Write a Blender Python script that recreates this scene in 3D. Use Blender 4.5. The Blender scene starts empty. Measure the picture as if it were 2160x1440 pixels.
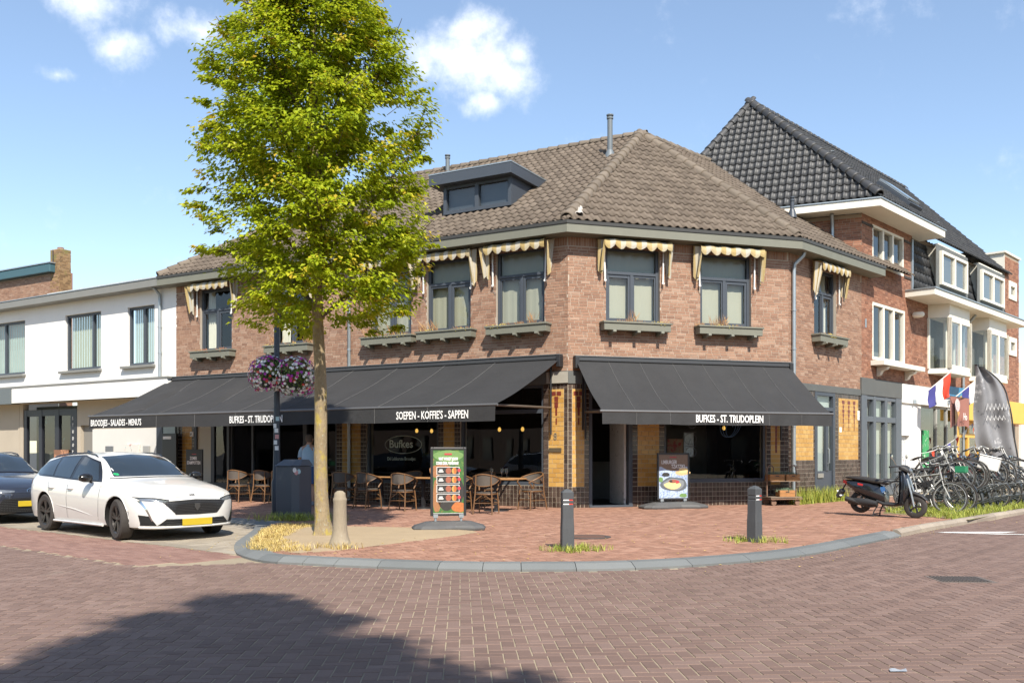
import bpy, bmesh, math, random
import numpy as np
from mathutils import Vector, Matrix
from mathutils.bvhtree import BVHTree
random.seed(7); np.random.seed(7)
R_ = math.radians
SC = bpy.context.scene
COL = SC.collection

# ------------------------------------------------------------------ camera
cam_d = bpy.data.cameras.new('camera'); cam = bpy.data.objects.new('camera', cam_d); COL.objects.link(cam)
cam.location = (0, 0, 1.42); cam.rotation_euler = (R_(90), 0, 0)
cam_d.sensor_width = 36; cam_d.lens = 32.0; cam_d.shift_y = (953-720)/2160
cam_d.clip_start = 0.1; cam_d.clip_end = 5000
SC.camera = cam
CAM = np.array([0, 0, 1.42])

# ------------------------------------------------------------------ sun and sky
SUN_EL, SUN_AZ = 45.5, 14.0        # azimuth: degrees to the right of straight behind the camera
to_sun = Vector((math.sin(R_(SUN_AZ))*math.cos(R_(SUN_EL)), -math.cos(R_(SUN_AZ))*math.cos(R_(SUN_EL)), math.sin(R_(SUN_EL))))
sd = bpy.data.lights.new('sun', 'SUN'); sun = bpy.data.objects.new('sun', sd); COL.objects.link(sun)
sd.energy = 4.5; sd.angle = R_(0.53); sd.color = (1.0, 0.93, 0.82)
sun.rotation_euler = to_sun.to_track_quat('Z', 'Y').to_euler(); sun.location = to_sun*60
world = bpy.data.worlds.new('World'); SC.world = world; world.use_nodes = True
wn, wl = world.node_tree.nodes, world.node_tree.links
wn.clear()
SKY_STRENGTH = 0.122
def build_world():
    out = wn.new('ShaderNodeOutputWorld'); bg = wn.new('ShaderNodeBackground'); bg.inputs[1].default_value = SKY_STRENGTH
    sky = wn.new('ShaderNodeTexSky'); sky.sky_type = 'NISHITA'; sky.sun_disc = False
    sky.sun_elevation = R_(SUN_EL); sky.sun_rotation = math.atan2(to_sun.x, to_sun.y)
    sky.air_density = 1.0; sky.dust_density = .25; sky.ozone_density = 1.2
    geo = wn.new('ShaderNodeNewGeometry'); inc = wn.new('ShaderNodeVectorMath'); inc.operation = 'SCALE'; inc.inputs[3].default_value = -1
    tc = wn.new('ShaderNodeTexCoord')
    vec = tc.outputs['Generated']
    def math_(op, a, b=None, c=None, clamp=False):
        m = wn.new('ShaderNodeMath'); m.operation = op; m.use_clamp = clamp
        for i, v in enumerate((a, b, c)):
            if v is None: continue
            if isinstance(v, (int, float)): m.inputs[i].default_value = v
            else: wl.new(v, m.inputs[i])
        return m.outputs[0]
    wn.remove(geo); wn.remove(inc)
    nz = wn.new('ShaderNodeTexNoise'); nz.inputs['Scale'].default_value = 9; nz.inputs['Detail'].default_value = 9; nz.inputs['Roughness'].default_value = .62
    wl.new(vec, nz.inputs['Vector'])
    nz2 = wn.new('ShaderNodeTexNoise'); nz2.inputs['Scale'].default_value = 26; nz2.inputs['Detail'].default_value = 6; nz2.inputs['Roughness'].default_value = .65
    wl.new(vec, nz2.inputs['Vector'])
    # fair-weather cumulus puffs scattered over the whole sky: azimuth, elevation (degrees), half width, half height, density
    puffs = [(-2.6,23.3,4.2,2.6,1.3),(-.2,22.4,2.6,2.2,1.2),(-3.0,24.8,2.8,1.5,1.15),(-1.6,20.9,2.0,1.4,1.0),(.4,23.6,1.8,1.6,1.1),(-25.2,24.0,3.0,2.2,.8),(-23.6,22.2,2.6,1.6,.72),(-18.8,23.6,3.2,1.7,.8),(-26.5,20.3,1.8,1.0,.6),
             (24,27.6,3,1.2,.5),(-60,24,9,4,.9),(-95,30,10,5,.9),(60,26,8,4,.8),(100,22,9,4,.8),(140,34,8,4,.7),(-150,26,9,4,.9),(-120,42,8,5,.7),(170,22,10,3,.8)]
    tot = None
    for az, el, w, hgt, dn in puffs:
        c = Vector((math.sin(R_(az))*math.cos(R_(el)), math.cos(R_(az))*math.cos(R_(el)), math.sin(R_(el))))
        rx = Vector((math.cos(R_(az)), -math.sin(R_(az)), 0)); uy = rx.cross(c)*-1
        if uy.z < 0: uy = -uy
        def dot(v):
            d = wn.new('ShaderNodeVectorMath'); d.operation = 'DOT_PRODUCT'; d.inputs[1].default_value = v; wl.new(vec, d.inputs[0]); return d.outputs['Value']
        a = math_('DIVIDE', dot(rx), math.sin(R_(w))); b = math_('DIVIDE', dot(uy), math.sin(R_(hgt)))
        r2 = math_('ADD', math_('MULTIPLY', a, a), math_('MULTIPLY', b, b))
        front = math_('GREATER_THAN', dot(c), 0.0)
        m = math_('MULTIPLY', math_('SUBTRACT', 1.0, math_('SQRT', r2)), front)      # 1 at the heart, falling below 0 outside
        m = math_('MAXIMUM', m, -3.0)
        m = math_('MULTIPLY_ADD', m, .95, -.45*(1-dn))
        tot = m if tot is None else math_('MAXIMUM', tot, m)
    nn = math_('MULTIPLY_ADD', nz.outputs['Fac'], 2.1, -1.15)
    n2 = math_('MULTIPLY_ADD', nz2.outputs['Fac'], .9, -.45)
    d = math_('ADD', math_('ADD', tot, nn), n2)
    cov = wn.new('ShaderNodeMapRange'); cov.interpolation_type = 'SMOOTHSTEP'
    cov.inputs['From Min'].default_value = .0; cov.inputs['From Max'].default_value = 1.05
    wl.new(d, cov.inputs['Value'])
    hz = wn.new('ShaderNodeMixRGB'); hz.inputs[0].default_value = .08; hz.inputs[2].default_value = (3.6, 4.3, 5.0, 1); wl.new(sky.outputs[0], hz.inputs[1])      # thin summer haze over the whole sky
    mix = wn.new('ShaderNodeMixRGB'); mix.inputs[2].default_value = (6.8, 7.0, 7.4, 1)
    wl.new(cov.outputs[0], mix.inputs[0]); wl.new(hz.outputs[0], mix.inputs[1])
    wl.new(mix.outputs[0], bg.inputs[0]); wl.new(bg.outputs[0], out.inputs[0])
build_world()
SC.view_settings.view_transform = 'Standard'; SC.view_settings.look = 'None'
SC.view_settings.exposure = 0.82; SC.view_settings.gamma = 1.0; SC.view_settings.use_curve_mapping = False
SC.cycles.max_bounces = 8; SC.cycles.transparent_max_bounces = 16; SC.cycles.use_denoising = True
SC.cycles.caustics_reflective = False; SC.cycles.caustics_refractive = False

# ------------------------------------------------------------------ materials
MATS = {}
def mat(name, ramp, rough=.7, noise=None, bump=None, metal=0., spec=.5, coat=0., wear=None, emit=None, coords='pos', rand=0., streak=None, stretch=None):
    """ramp: colour or list of (pos, colour) picked per piece; noise=(scale, amount); bump=(scale, strength); wear=(scale, threshold, colour)"""
    if name in MATS: return MATS[name]
    m = bpy.data.materials.new(name); m.use_nodes = True; MATS[name] = m
    N, L = m.node_tree.nodes, m.node_tree.links
    b = N['Principled BSDF']; b.inputs['Roughness'].default_value = rough; b.inputs['Metallic'].default_value = metal
    b.inputs['Specular IOR Level'].default_value = spec; b.inputs['Coat Weight'].default_value = coat; b.inputs['Coat Roughness'].default_value = .05
    def mth(op, a, c=None, d=None, cl=False):
        n = N.new('ShaderNodeMath'); n.operation = op; n.use_clamp = cl
        for i, v in enumerate((a, c, d)):
            if v is None: continue
            if isinstance(v, (int, float)): n.inputs[i].default_value = v
            else: L.new(v, n.inputs[i])
        return n.outputs[0]
    if coords == 'pos': g = N.new('ShaderNodeNewGeometry'); P = g.outputs['Position']
    else: g = N.new('ShaderNodeTexCoord'); P = g.outputs['Object']
    if stretch:
        mp = N.new('ShaderNodeMapping'); mp.inputs['Scale'].default_value = stretch; L.new(P, mp.inputs[0]); P = mp.outputs[0]
    if isinstance(ramp[0], (int, float)):
        rgb = N.new('ShaderNodeRGB'); rgb.outputs[0].default_value = (*ramp, 1); col = rgb.outputs[0]
    else:
        at = N.new('ShaderNodeAttribute'); at.attribute_name = 'pv'
        oi = N.new('ShaderNodeObjectInfo')
        v = mth('ADD', at.outputs['Fac'], mth('MULTIPLY', mth('LESS_THAN', at.outputs['Fac'], .0005), oi.outputs['Random']))
        cr = N.new('ShaderNodeValToRGB'); L.new(v, cr.inputs[0]); e = cr.color_ramp.elements
        e[0].position, e[0].color = ramp[0][0], (*ramp[0][1], 1); e[1].position, e[1].color = ramp[-1][0], (*ramp[-1][1], 1)
        for p_, c_ in ramp[1:-1]: k = e.new(p_); k.color = (*c_, 1)
        col = cr.outputs[0]
    f = None
    def noise_(scale, det=5, rg=.6):
        n = N.new('ShaderNodeTexNoise'); n.inputs['Scale'].default_value = scale; n.inputs['Detail'].default_value = det; n.inputs['Roughness'].default_value = rg
        L.new(P, n.inputs['Vector']); return n.outputs['Fac']
    if noise:
        ns = noise if isinstance(noise, list) else [noise]
        for s_, a_ in ns:
            t = mth('MULTIPLY_ADD', noise_(s_), 2*a_, 1-a_)
            f = t if f is None else mth('MULTIPLY', f, t)
    if rand:
        oi2 = N.new('ShaderNodeObjectInfo'); t = mth('MULTIPLY_ADD', oi2.outputs['Random'], 2*rand, 1-rand); f = t if f is None else mth('MULTIPLY', f, t)
    if f is not None:
        vm = N.new('ShaderNodeVectorMath'); vm.operation = 'SCALE'; L.new(col, vm.inputs[0]); L.new(f, vm.inputs[3]); col = vm.outputs[0]
    if wear:
        for s_, th, wc in (wear if isinstance(wear, list) else [wear]):
            mr = N.new('ShaderNodeMapRange'); mr.inputs['From Min'].default_value = th; mr.inputs['From Max'].default_value = th+.08; L.new(noise_(s_, 8, .65), mr.inputs[0])
            mx = N.new('ShaderNodeMixRGB'); mx.inputs[2].default_value = (*wc, 1); L.new(mr.outputs[0], mx.inputs[0]); L.new(col, mx.inputs[1]); col = mx.outputs[0]
    L.new(col, b.inputs['Base Color'])
    if bump:
        bp = N.new('ShaderNodeBump'); bp.inputs['Strength'].default_value = bump[1]; bp.inputs['Distance'].default_value = bump[2] if len(bump) > 2 else .01
        L.new(noise_(bump[0], 6), bp.inputs['Height']); L.new(bp.outputs[0], b.inputs['Normal'])
        rr = mth('MULTIPLY_ADD', noise_(bump[0]*.3, 3), .25, rough-.125, True); L.new(rr, b.inputs['Roughness'])
    if emit: b.inputs['Emission Color'].default_value = (*emit[0], 1); b.inputs['Emission Strength'].default_value = emit[1]
    return m
def glass(name, tint=(.75,.8,.8), ior=1.5, rough=.0, wav=0.):
    if name in MATS: return MATS[name]
    m = bpy.data.materials.new(name); m.use_nodes = True; MATS[name] = m
    N, L = m.node_tree.nodes, m.node_tree.links; N.clear()
    o = N.new('ShaderNodeOutputMaterial'); mx = N.new('ShaderNodeMixShader'); t = N.new('ShaderNodeBsdfTransparent'); g = N.new('ShaderNodeBsdfGlossy'); fr = N.new('ShaderNodeFresnel')
    t.inputs[0].default_value = (*tint, 1); g.inputs['Roughness'].default_value = rough; fr.inputs[0].default_value = ior
    mu = N.new('ShaderNodeMath'); mu.operation = 'MULTIPLY'; mu.use_clamp = True; mu.inputs[1].default_value = 1.7
    L.new(fr.outputs[0], mu.inputs[0]); L.new(mu.outputs[0], mx.inputs[0]); L.new(t.outputs[0], mx.inputs[1]); L.new(g.outputs[0], mx.inputs[2]); L.new(mx.outputs[0], o.inputs[0])
    ge = N.new('ShaderNodeNewGeometry'); nz = N.new('ShaderNodeTexNoise'); nz.inputs['Scale'].default_value = 1.3; nz.inputs['Detail'].default_value = 1; L.new(ge.outputs['Position'], nz.inputs['Vector'])
    mi = N.new('ShaderNodeMath'); mi.operation = 'MULTIPLY_ADD'; mi.inputs[1].default_value = 1/ior-ior; mi.inputs[2].default_value = ior    # a thin pane: same from both sides
    L.new(ge.outputs['Backfacing'], mi.inputs[0]); L.new(mi.outputs[0], fr.inputs[0])
    bp = N.new('ShaderNodeBump'); bp.inputs['Strength'].default_value = .05 + wav; bp.inputs['Distance'].default_value = .02; L.new(nz.outputs[0], bp.inputs['Height']); L.new(bp.outputs[0], g.inputs['Normal']); L.new(bp.outputs[0], fr.inputs['Normal'])
    return m
# ------------------------------------------------------------------ mesh helpers
def wm(o):
    M = o.matrix_parent_inverse @ o.matrix_basis
    return (wm(o.parent) @ M) if o.parent else o.matrix_basis.copy()
def attach(o, parent, keep=True):
    o.parent = parent
    if keep: o.matrix_parent_inverse = wm(parent).inverted()
def thing(name, label, cat, loc=(0,0,0), rotz=0., group=None):
    o = bpy.data.objects.new(name, None); COL.objects.link(o); o.empty_display_size = .2
    o.location = loc; o.rotation_euler = (0, 0, rotz); tag(o, label, cat, group); return o
def tag(o, label=None, cat=None, group=None, kind=None):
    if label: o['label'] = label
    if cat: o['category'] = cat
    if group: o['group'] = group
    if kind: o['kind'] = kind
    return o
def link_mesh(name, me, m=None, parent=None, keep=False):
    o = bpy.data.objects.new(name, me); COL.objects.link(o)
    if m is not None and not me.materials:
        for x in (m if isinstance(m, (list, tuple)) else [m]): me.materials.append(x)
    if parent is not None: attach(o, parent, keep)
    return o
def unit(v):
    v = np.asarray(v, float); n = np.linalg.norm(v); return v/n if n > 1e-12 else v
def lin(a, b, n): return [a+(b-a)*i/(n-1) for i in range(n)]
class MB:
    def __init__(s, T=None): s.v = []; s.f = []; s.m = []; s.p = []; s.T = None if T is None else np.array(T, float); s.mi = 0; s.pv = 0.
    def add(s, vs, fs, pv=None):
        b = len(s.v); s.v.extend([tuple(map(float, v)) for v in vs])
        for f in fs: s.f.append(tuple(b+i for i in f)); s.m.append(s.mi); s.p.append(s.pv if pv is None else pv)
        return s
    def box(s, x0, x1, y0, y1, z0, z1, pv=None):
        return s.add([(x0,y0,z0),(x1,y0,z0),(x1,y1,z0),(x0,y1,z0),(x0,y0,z1),(x1,y0,z1),(x1,y1,z1),(x0,y1,z1)],
                     [(0,3,2,1),(4,5,6,7),(0,1,5,4),(1,2,6,5),(2,3,7,6),(3,0,4,7)], pv)
    def obox(s, c, ax, ay, az, pv=None):
        c, ax, ay, az = (np.array(q, float) for q in (c, ax, ay, az))
        vs = [c+i*ax+j*ay+k*az for k in (-1,1) for i, j in ((-1,-1),(1,-1),(1,1),(-1,1))]
        return s.add(vs, [(0,3,2,1),(4,5,6,7),(0,1,5,4),(1,2,6,5),(2,3,7,6),(3,0,4,7)], pv)
    def beam(s, p0, p1, w, h, up=(0,0,1)):
        p0, p1 = np.array(p0, float), np.array(p1, float); d = unit(p1-p0); sd_ = unit(np.cross(d, up)); u = np.cross(sd_, d)
        return s.obox((p0+p1)/2, (p1-p0)/2, sd_*w/2, u*h/2)
    def tube(s, pts, r, n=8, closed=False, cap=True, flat=1.):
        pts = [np.array(p, float) for p in pts]; k = len(pts)
        rs = [r]*k if isinstance(r, (int, float)) else list(r)
        tg = []
        for i in range(k):
            a = pts[(i-1) % k] if (closed or i > 0) else pts[i]; c = pts[(i+1) % k] if (closed or i < k-1) else pts[i]; tg.append(unit(c-a))
        u = unit(np.cross(tg[0], (0,0,1) if abs(tg[0][2]) < .9 else (1,0,0))); vs = []
        for i in range(k):
            u = unit(u-tg[i]*np.dot(u, tg[i])); w = np.cross(tg[i], u)
            for j in range(n):
                a = 2*math.pi*j/n; vs.append(pts[i]+rs[i]*(math.cos(a)*u+math.sin(a)*w*flat))
        fs = []
        for i in range(k if closed else k-1):
            for j in range(n):
                a, b = i*n+j, i*n+(j+1) % n; c, d = ((i+1) % k)*n+(j+1) % n, ((i+1) % k)*n+j; fs.append((a, b, c, d))
        if cap and not closed: fs.append(tuple(range(n-1, -1, -1))); fs.append(tuple((k-1)*n+j for j in range(n)))
        return s.add(vs, fs)
    def cyl(s, p0, p1, r0, r1=None, n=12): return s.tube([p0, p1], [r0, r0 if r1 is None else r1], n)
    def grid(s, fn, nu, nv, flip=False, pv=None):
        vs = [fn(i/(nu-1), j/(nv-1)) for i in range(nu) for j in range(nv)]; fs = []
        for i in range(nu-1):
            for j in range(nv-1):
                q = (i*nv+j, (i+1)*nv+j, (i+1)*nv+j+1, i*nv+j+1); fs.append(q[::-1] if flip else q)
        return s.add(vs, fs, pv)
    def poly(s, pts, pv=None): return s.add(pts, [tuple(range(len(pts)))], pv)
    def prism(s, pts, a0, a1, axis='z', pv=None):
        n = len(pts)
        def mk(p, a): return {'z': (p[0], p[1], a), 'y': (p[0], a, p[1]), 'x': (a, p[0], p[1])}[axis]
        vs = [mk(p, a0) for p in pts]+[mk(p, a1) for p in pts]
        fs = [tuple(range(n-1, -1, -1)), tuple(range(n, 2*n))]+[(i, (i+1) % n, n+(i+1) % n, n+i) for i in range(n)]
        return s.add(vs, fs, pv)
    def lathe(s, prof, c=(0,0,0), n=16, axis='z', cap=True):
        vs = []; k = len(prof)
        for r, z in prof:
            for j in range(n):
                a = 2*math.pi*j/n; x, y = r*math.cos(a), r*math.sin(a)
                q = {'z': (x, y, z), 'y': (x, z, y), 'x': (z, x, y)}[axis]; vs.append((c[0]+q[0], c[1]+q[1], c[2]+q[2]))
        fs = [(i*n+j, i*n+(j+1) % n, (i+1)*n+(j+1) % n, (i+1)*n+j) for i in range(k-1) for j in range(n)]
        if cap and prof[0][0] > 1e-6: fs.append(tuple(range(n-1, -1, -1)))
        if cap and prof[-1][0] > 1e-6: fs.append(tuple((k-1)*n+j for j in range(n)))
        return s.add(vs, fs)
    def mesh(s, name, recalc=True, smooth=False):
        V = np.array(s.v, float).reshape(-1, 3)
        if s.T is not None: V = V @ s.T[:3, :3].T + s.T[:3, 3]
        me = bpy.data.meshes.new(name); me.from_pydata(V.tolist(), [], s.f)
        if any(s.m): me.polygons.foreach_set('material_index', np.array(s.m, np.int32))
        if any(p > 0 for p in s.p): me.attributes.new('pv', 'FLOAT', 'FACE').data.foreach_set('value', np.array(s.p, np.float32))
        if recalc:
            bm = bmesh.new(); bm.from_mesh(me); bmesh.ops.recalc_face_normals(bm, faces=bm.faces); bm.to_mesh(me); bm.free()
        if smooth: me.polygons.foreach_set('use_smooth', np.ones(len(me.polygons), bool))
        me.update(); return me
    def build(s, name, m, parent=None, smooth=False, keep=False, bevel=0., recalc=True, label=None):
        o = link_mesh(name, s.mesh(name, recalc, smooth), m, parent, keep)
        if smooth is True and bevel == 0. : auto_smooth(o)
        if bevel: bv = o.modifiers.new('bevel', 'BEVEL'); bv.width = bevel; bv.segments = 2; bv.limit_method = 'ANGLE'; bv.angle_limit = R_(35)
        if label: o['label'] = label
        return o
def auto_smooth(o, deg=42):
    me = o.data; bm = bmesh.new(); bm.from_mesh(me)
    lim = R_(deg)
    for e in bm.edges:
        if len(e.link_faces) == 2 and e.calc_face_angle(0) > lim: e.smooth = False
    bm.to_mesh(me); bm.free()
def frame(o, d):
    """facade frame: x along the wall (left to right seen from outside), y into the building, z up"""
    d = unit([d[0], d[1], 0]); M = np.eye(4); M[:3,0] = d; M[:3,1] = (-d[1], d[0], 0); M[:3,3] = (o[0], o[1], 0); return M
def FP(T, x, y, z): return tuple(T[:3,0]*x + T[:3,1]*y + np.array([0,0,z]) + T[:3,3])
def tmat(T, x=0, y=0, z=0, sx=1, sy=1, sz=1):
    A = np.eye(4); A[0,0], A[1,1], A[2,2] = sx, sy, sz; A[:3,3] = (x, y, z); return T @ A
def bricktpl():     # unit piece: x 0..1, y 0 (front) .. 1, z 0..1, small chamfer at the face
    c = .03; v = [(0,1,0),(1,1,0),(1,1,1),(0,1,1),(0,0,0),(1,0,0),(1,0,1),(0,0,1)]
    return np.array(v, float), [(4,5,6,7),(0,1,5,4),(1,2,6,5),(2,3,7,6),(3,0,4,7)]
def pieces(name, parent, m, tpls, insts, nind=300, rest=None, clip=None, score=None, smooth=False):
    """insts: (template index, 4x4, pv, whole?) ; the nind that show largest become objects, the others one joined part"""
    sc = []
    for i, (t, M, pv, ok) in enumerate(insts):
        c = M[:3,3]; dist = np.linalg.norm(c-CAM); vis = abs(c[0]/max(c[1], .1)) < .565 and c[1] > 1 and (c[2]-1.42)/c[1] < .5 and (c[2]-1.42)/c[1] > -.255
        sc.append(((0 if (ok and vis) else 1e4) + dist, i))
    sc.sort(); pick = set(i for s_, i in sc[:nind] if s_ < 1e4)
    mes = []
    for v, f in tpls:
        me = bpy.data.meshes.new(name); me.from_pydata(v.tolist(), [], f); me.materials.append(m)
        if smooth: me.polygons.foreach_set('use_smooth', np.ones(len(me.polygons), bool))
        me.update(); mes.append(me)
    for i in pick:
        t, M, pv, ok = insts[i]; o = bpy.data.objects.new(name, mes[t]); COL.objects.link(o); o.parent = parent
        o.matrix_parent_inverse = wm(parent).inverted(); o.matrix_basis = Matrix(M.tolist())
    V, Fc, PV, b = [], [], [], 0
    for i, (t, M, pv, ok) in enumerate(insts):
        if i in pick: continue
        v, f = tpls[t]; V.append(v @ M[:3,:3].T + M[:3,3]); Fc.extend([tuple(b+k for k in q) for q in f]); PV.extend([max(pv, .001)]*len(f)); b += len(v)
    if not V: return None
    me = bpy.data.meshes.new(name); me.from_pydata(np.vstack(V).tolist(), [], Fc)
    me.attributes.new('pv', 'FLOAT', 'FACE').data.foreach_set('value', np.array(PV, np.float32))
    if smooth: me.polygons.foreach_set('use_smooth', np.ones(len(me.polygons), bool))
    if clip:
        bm = bmesh.new(); bm.from_mesh(me)
        for p, n in clip: bmesh.ops.bisect_plane(bm, geom=bm.verts[:]+bm.edges[:]+bm.faces[:], plane_co=p, plane_no=n, clear_outer=True)
        bm.to_mesh(me); bm.free()
    me.update(); o = link_mesh(rest or name, me, m, parent, True); o['kind'] = 'stuff'; return o
def inpoly(x, y, P):
    c = False; n = len(P)
    for i in range(n):
        x0, y0 = P[i]; x1, y1 = P[(i+1) % n]
        if (y0 > y) != (y1 > y) and x < (x1-x0)*(y-y0)/(y1-y0)+x0: c = not c
    return c
_tc = {}
def text_part(s, size, T, m, parent, name='lettering', sx=1., bold=.0, ext=.002, align='LEFT', keep=True):
    """flat lettering: T maps (x right, y up, z out) to the world (4x4)"""
    k = (s, size, sx, bold, ext, align)
    if k not in _tc:
        cu = bpy.data.curves.new('lettering', 'FONT'); cu.body = s; cu.size = size; cu.extrude = ext; cu.offset = bold; cu.align_x = align; cu.resolution_u = 2
        o = bpy.data.objects.new('tmp', cu); COL.objects.link(o); bpy.context.view_layer.update()
        me = bpy.data.meshes.new_from_object(o.evaluated_get(bpy.context.evaluated_depsgraph_get())); bpy.data.objects.remove(o); bpy.data.curves.remove(cu)
        me.transform(Matrix.Diagonal((sx, 1, 1, 1))); _tc[k] = me
    me = _tc[k].copy(); me.name = name; me.transform(Matrix(np.array(T).tolist())); me.materials.clear(); me.materials.append(m)
    o = bpy.data.objects.new(name, me); COL.objects.link(o)
    if parent is not None: attach(o, parent, keep)
    return o
def textT(T, x, y, z):      # facade frame -> text axes, text standing at (x, y, z)
    M = np.eye(4); M[:3,0] = T[:3,0]; M[:3,1] = (0,0,1); M[:3,2] = -T[:3,1]; M[:3,3] = FP(T, x, y, z); return M
def copy_tree(o, parent=None):
    c = o.copy(); COL.objects.link(c)
    if parent is not None: c.parent = parent
    for ch in list(o.children): copy_tree(ch, c)
    return c
def panel_wall(mb, x0, x1, z0, z1, ops, depth=.25, y=0.):
    xs = sorted({x0, x1, *[min(max(a, x0), x1) for o in ops for a in o[:2]]}); zs = sorted({z0, z1, *[min(max(a, z0), z1) for o in ops for a in o[2:4]]})
    for i in range(len(xs)-1):
        for j in range(len(zs)-1):
            cx, cz = (xs[i]+xs[i+1])/2, (zs[j]+zs[j+1])/2
            if any(o[0] < cx < o[1] and o[2] < cz < o[3] for o in ops): continue
            mb.poly([(xs[i],y,zs[j]),(xs[i+1],y,zs[j]),(xs[i+1],y,zs[j+1]),(xs[i],y,zs[j+1])])
    for a, b, c, d in [o[:4] for o in ops]:
        mb.poly([(a,y,c),(a,y+depth,c),(a,y+depth,d),(a,y,d)]); mb.poly([(b,y+depth,c),(b,y,c),(b,y,d),(b,y+depth,d)])
        mb.poly([(a,y,d),(a,y+depth,d),(b,y+depth,d),(b,y,d)]); mb.poly([(a,y+depth,c),(a,y,c),(b,y,c),(b,y+depth,c)])
def courses(T, x0, x1, z0, z1, ops, bw=.205, bh=.057, joint=.011, proud=.006, header=.3, rnd=random, soldier=None):
    """lay bricks course by course around the openings"""
    out = []; z = z0; row = 0; ch = bh+joint
    while z+bh*.6 < z1:
        hh = min(bh, z1-z); ivs = [(x0, x1)]
        for o in ops:
            if o[3] > z+.02 and o[2] < z+hh-.02:
                nv = []
                for a, b in ivs:
                    if o[1] <= a or o[0] >= b: nv.append((a, b)); continue
                    if o[0] > a: nv.append((a, o[0]))
                    if o[1] < b: nv.append((o[1], b))
                ivs = nv
        for a, b in ivs:
            x = x0 - rnd.random()*.1 - (row % 2)*.11
            while x < b:
                w = bw if rnd.random() > header else bw*.475
                p, q = max(x, a), min(x+w, b); x += w+joint
                if q-p < .025: continue
                dy = proud+rnd.uniform(-.002, .002)
                out.append((0, tmat(T, p, -dy, z+rnd.uniform(-.0012,.0012), q-p, dy+.004, hh), rnd.uniform(.002, 1), True))
        z += ch; row += 1
    return out
# ------------------------------------------------------------------ palette
M_ = {}
M_['road_paver'] = mat('road_paver', [(0,(.138,.088,.07)),(.3,(.158,.101,.08)),(.7,(.171,.111,.089)),(1,(.192,.128,.104))], .82, noise=[(.33,.13),(1.4,.12),(60,.16)], wear=[(1.7,.67,(.105,.076,.064)),(.8,.64,(.19,.14,.112))], bump=(120,.35,.004))
M_['walk_paver'] = mat('walk_paver', [(0,(.22,.115,.075)),(.4,(.275,.142,.094)),(.75,(.305,.162,.108)),(1,(.35,.2,.14))], .85, noise=[(.4,.12),(1.3,.13),(50,.16)], bump=(120,.35,.004))
M_['red_paver'] = mat('red_paver', [(0,(.185,.102,.08)),(.5,(.22,.124,.098)),(1,(.25,.148,.118))], .85, noise=[(1.3,.14),(50,.15)], bump=(120,.3,.004))
M_['bay_paver'] = mat('bay_paver', [(0,(.24,.205,.16)),(.5,(.28,.24,.185)),(1,(.33,.285,.225))], .88, noise=[(.8,.14),(40,.15)], bump=(120,.3,.004))
M_['joint'] = mat('joint_sand', (.36,.29,.2), .95, noise=[(2.5,.35),(90,.3)])
M_['joint_dark'] = mat('joint_dirt', (.3,.245,.17), .95, noise=[(.5,.8),(90,.3)])
M_['asphalt'] = mat('asphalt', (.085,.08,.075), .9, noise=[(.4,.2),(80,.25)], bump=(150,.5,.006))
M_['granite'] = mat('granite_kerb', [(0,(.115,.123,.122)),(1,(.165,.172,.168))], .7, noise=[(2.,.15),(220,.35)], bump=(200,.25,.003))
M_['sand'] = mat('sand', (.35,.265,.165), .95, noise=[(3,.14),(45,.2)], bump=(40,.7,.02))
M_['paint'] = mat('road_paint', (.74,.72,.68), .7, noise=[(30,.12)], wear=(18,.62,(.2,.14,.12)))
M_['dry_grass'] = mat('dry_grass', [(0,(.36,.25,.07)),(.5,(.5,.37,.12)),(1,(.62,.5,.22))], .8)
M_['green_grass'] = mat('green_grass', [(0,(.14,.2,.02)),(.5,(.28,.33,.04)),(1,(.45,.43,.1))], .7)
M_['iron'] = mat('cast_iron', (.07,.06,.055), .65, noise=(20,.3), bump=(60,.3))

# ------------------------------------------------------------------ ground sheets
KERB = [(-3.95,12.98),(-3.72,12.42),(-3.2,11.72),(-2.64,11.46),(-1.86,11.17),(-.68,10.88),(.11,10.84),(1.25,10.92),(2.5,11.4),(4.02,12.45),(5.79,14.42),(7.57,16.5),(8.6,17.55),(10.68,19.75),(12.1,21.2),(16.1,25.2),(26,35.1)]
def catmull(P, n=6):
    out = []; P = [np.array(p, float) for p in P]
    for i in range(len(P)-1):
        p0, p1, p2, p3 = P[max(i-1,0)], P[i], P[i+1], P[min(i+2, len(P)-1)]
        for k in range(n):
            t = k/n; out.append(.5*((2*p1)+(-p0+p2)*t+(2*p0-5*p1+4*p2-p3)*t*t+(-p0+3*p1-3*p2+p3)*t**3))
    out.append(P[-1]); return out
KO = [tuple(p) for p in catmull(KERB, 5)]
def offset_line(P, d):
    out = []
    for i, p in enumerate(P):
        a = np.array(P[max(i-1,0)]); b = np.array(P[min(i+1,len(P)-1)]); t = unit(b-a); dd = d[i] if isinstance(d, list) else d
        out.append((p[0]-t[1]*dd, p[1]+t[0]*dd))
    return out
KW = [max(.28, .52-.04*max(0, i-2)) if i < 14 else .28 for i in range(len(KO))]
KI = offset_line(KO, KW)
m = MB(); m.poly([(-900,-900,-.06),(900,-900,-.06),(900,1500,-.06),(-900,1500,-.06)])
tag(m.build('ground', M_['asphalt'], recalc=False), kind='structure')
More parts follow.
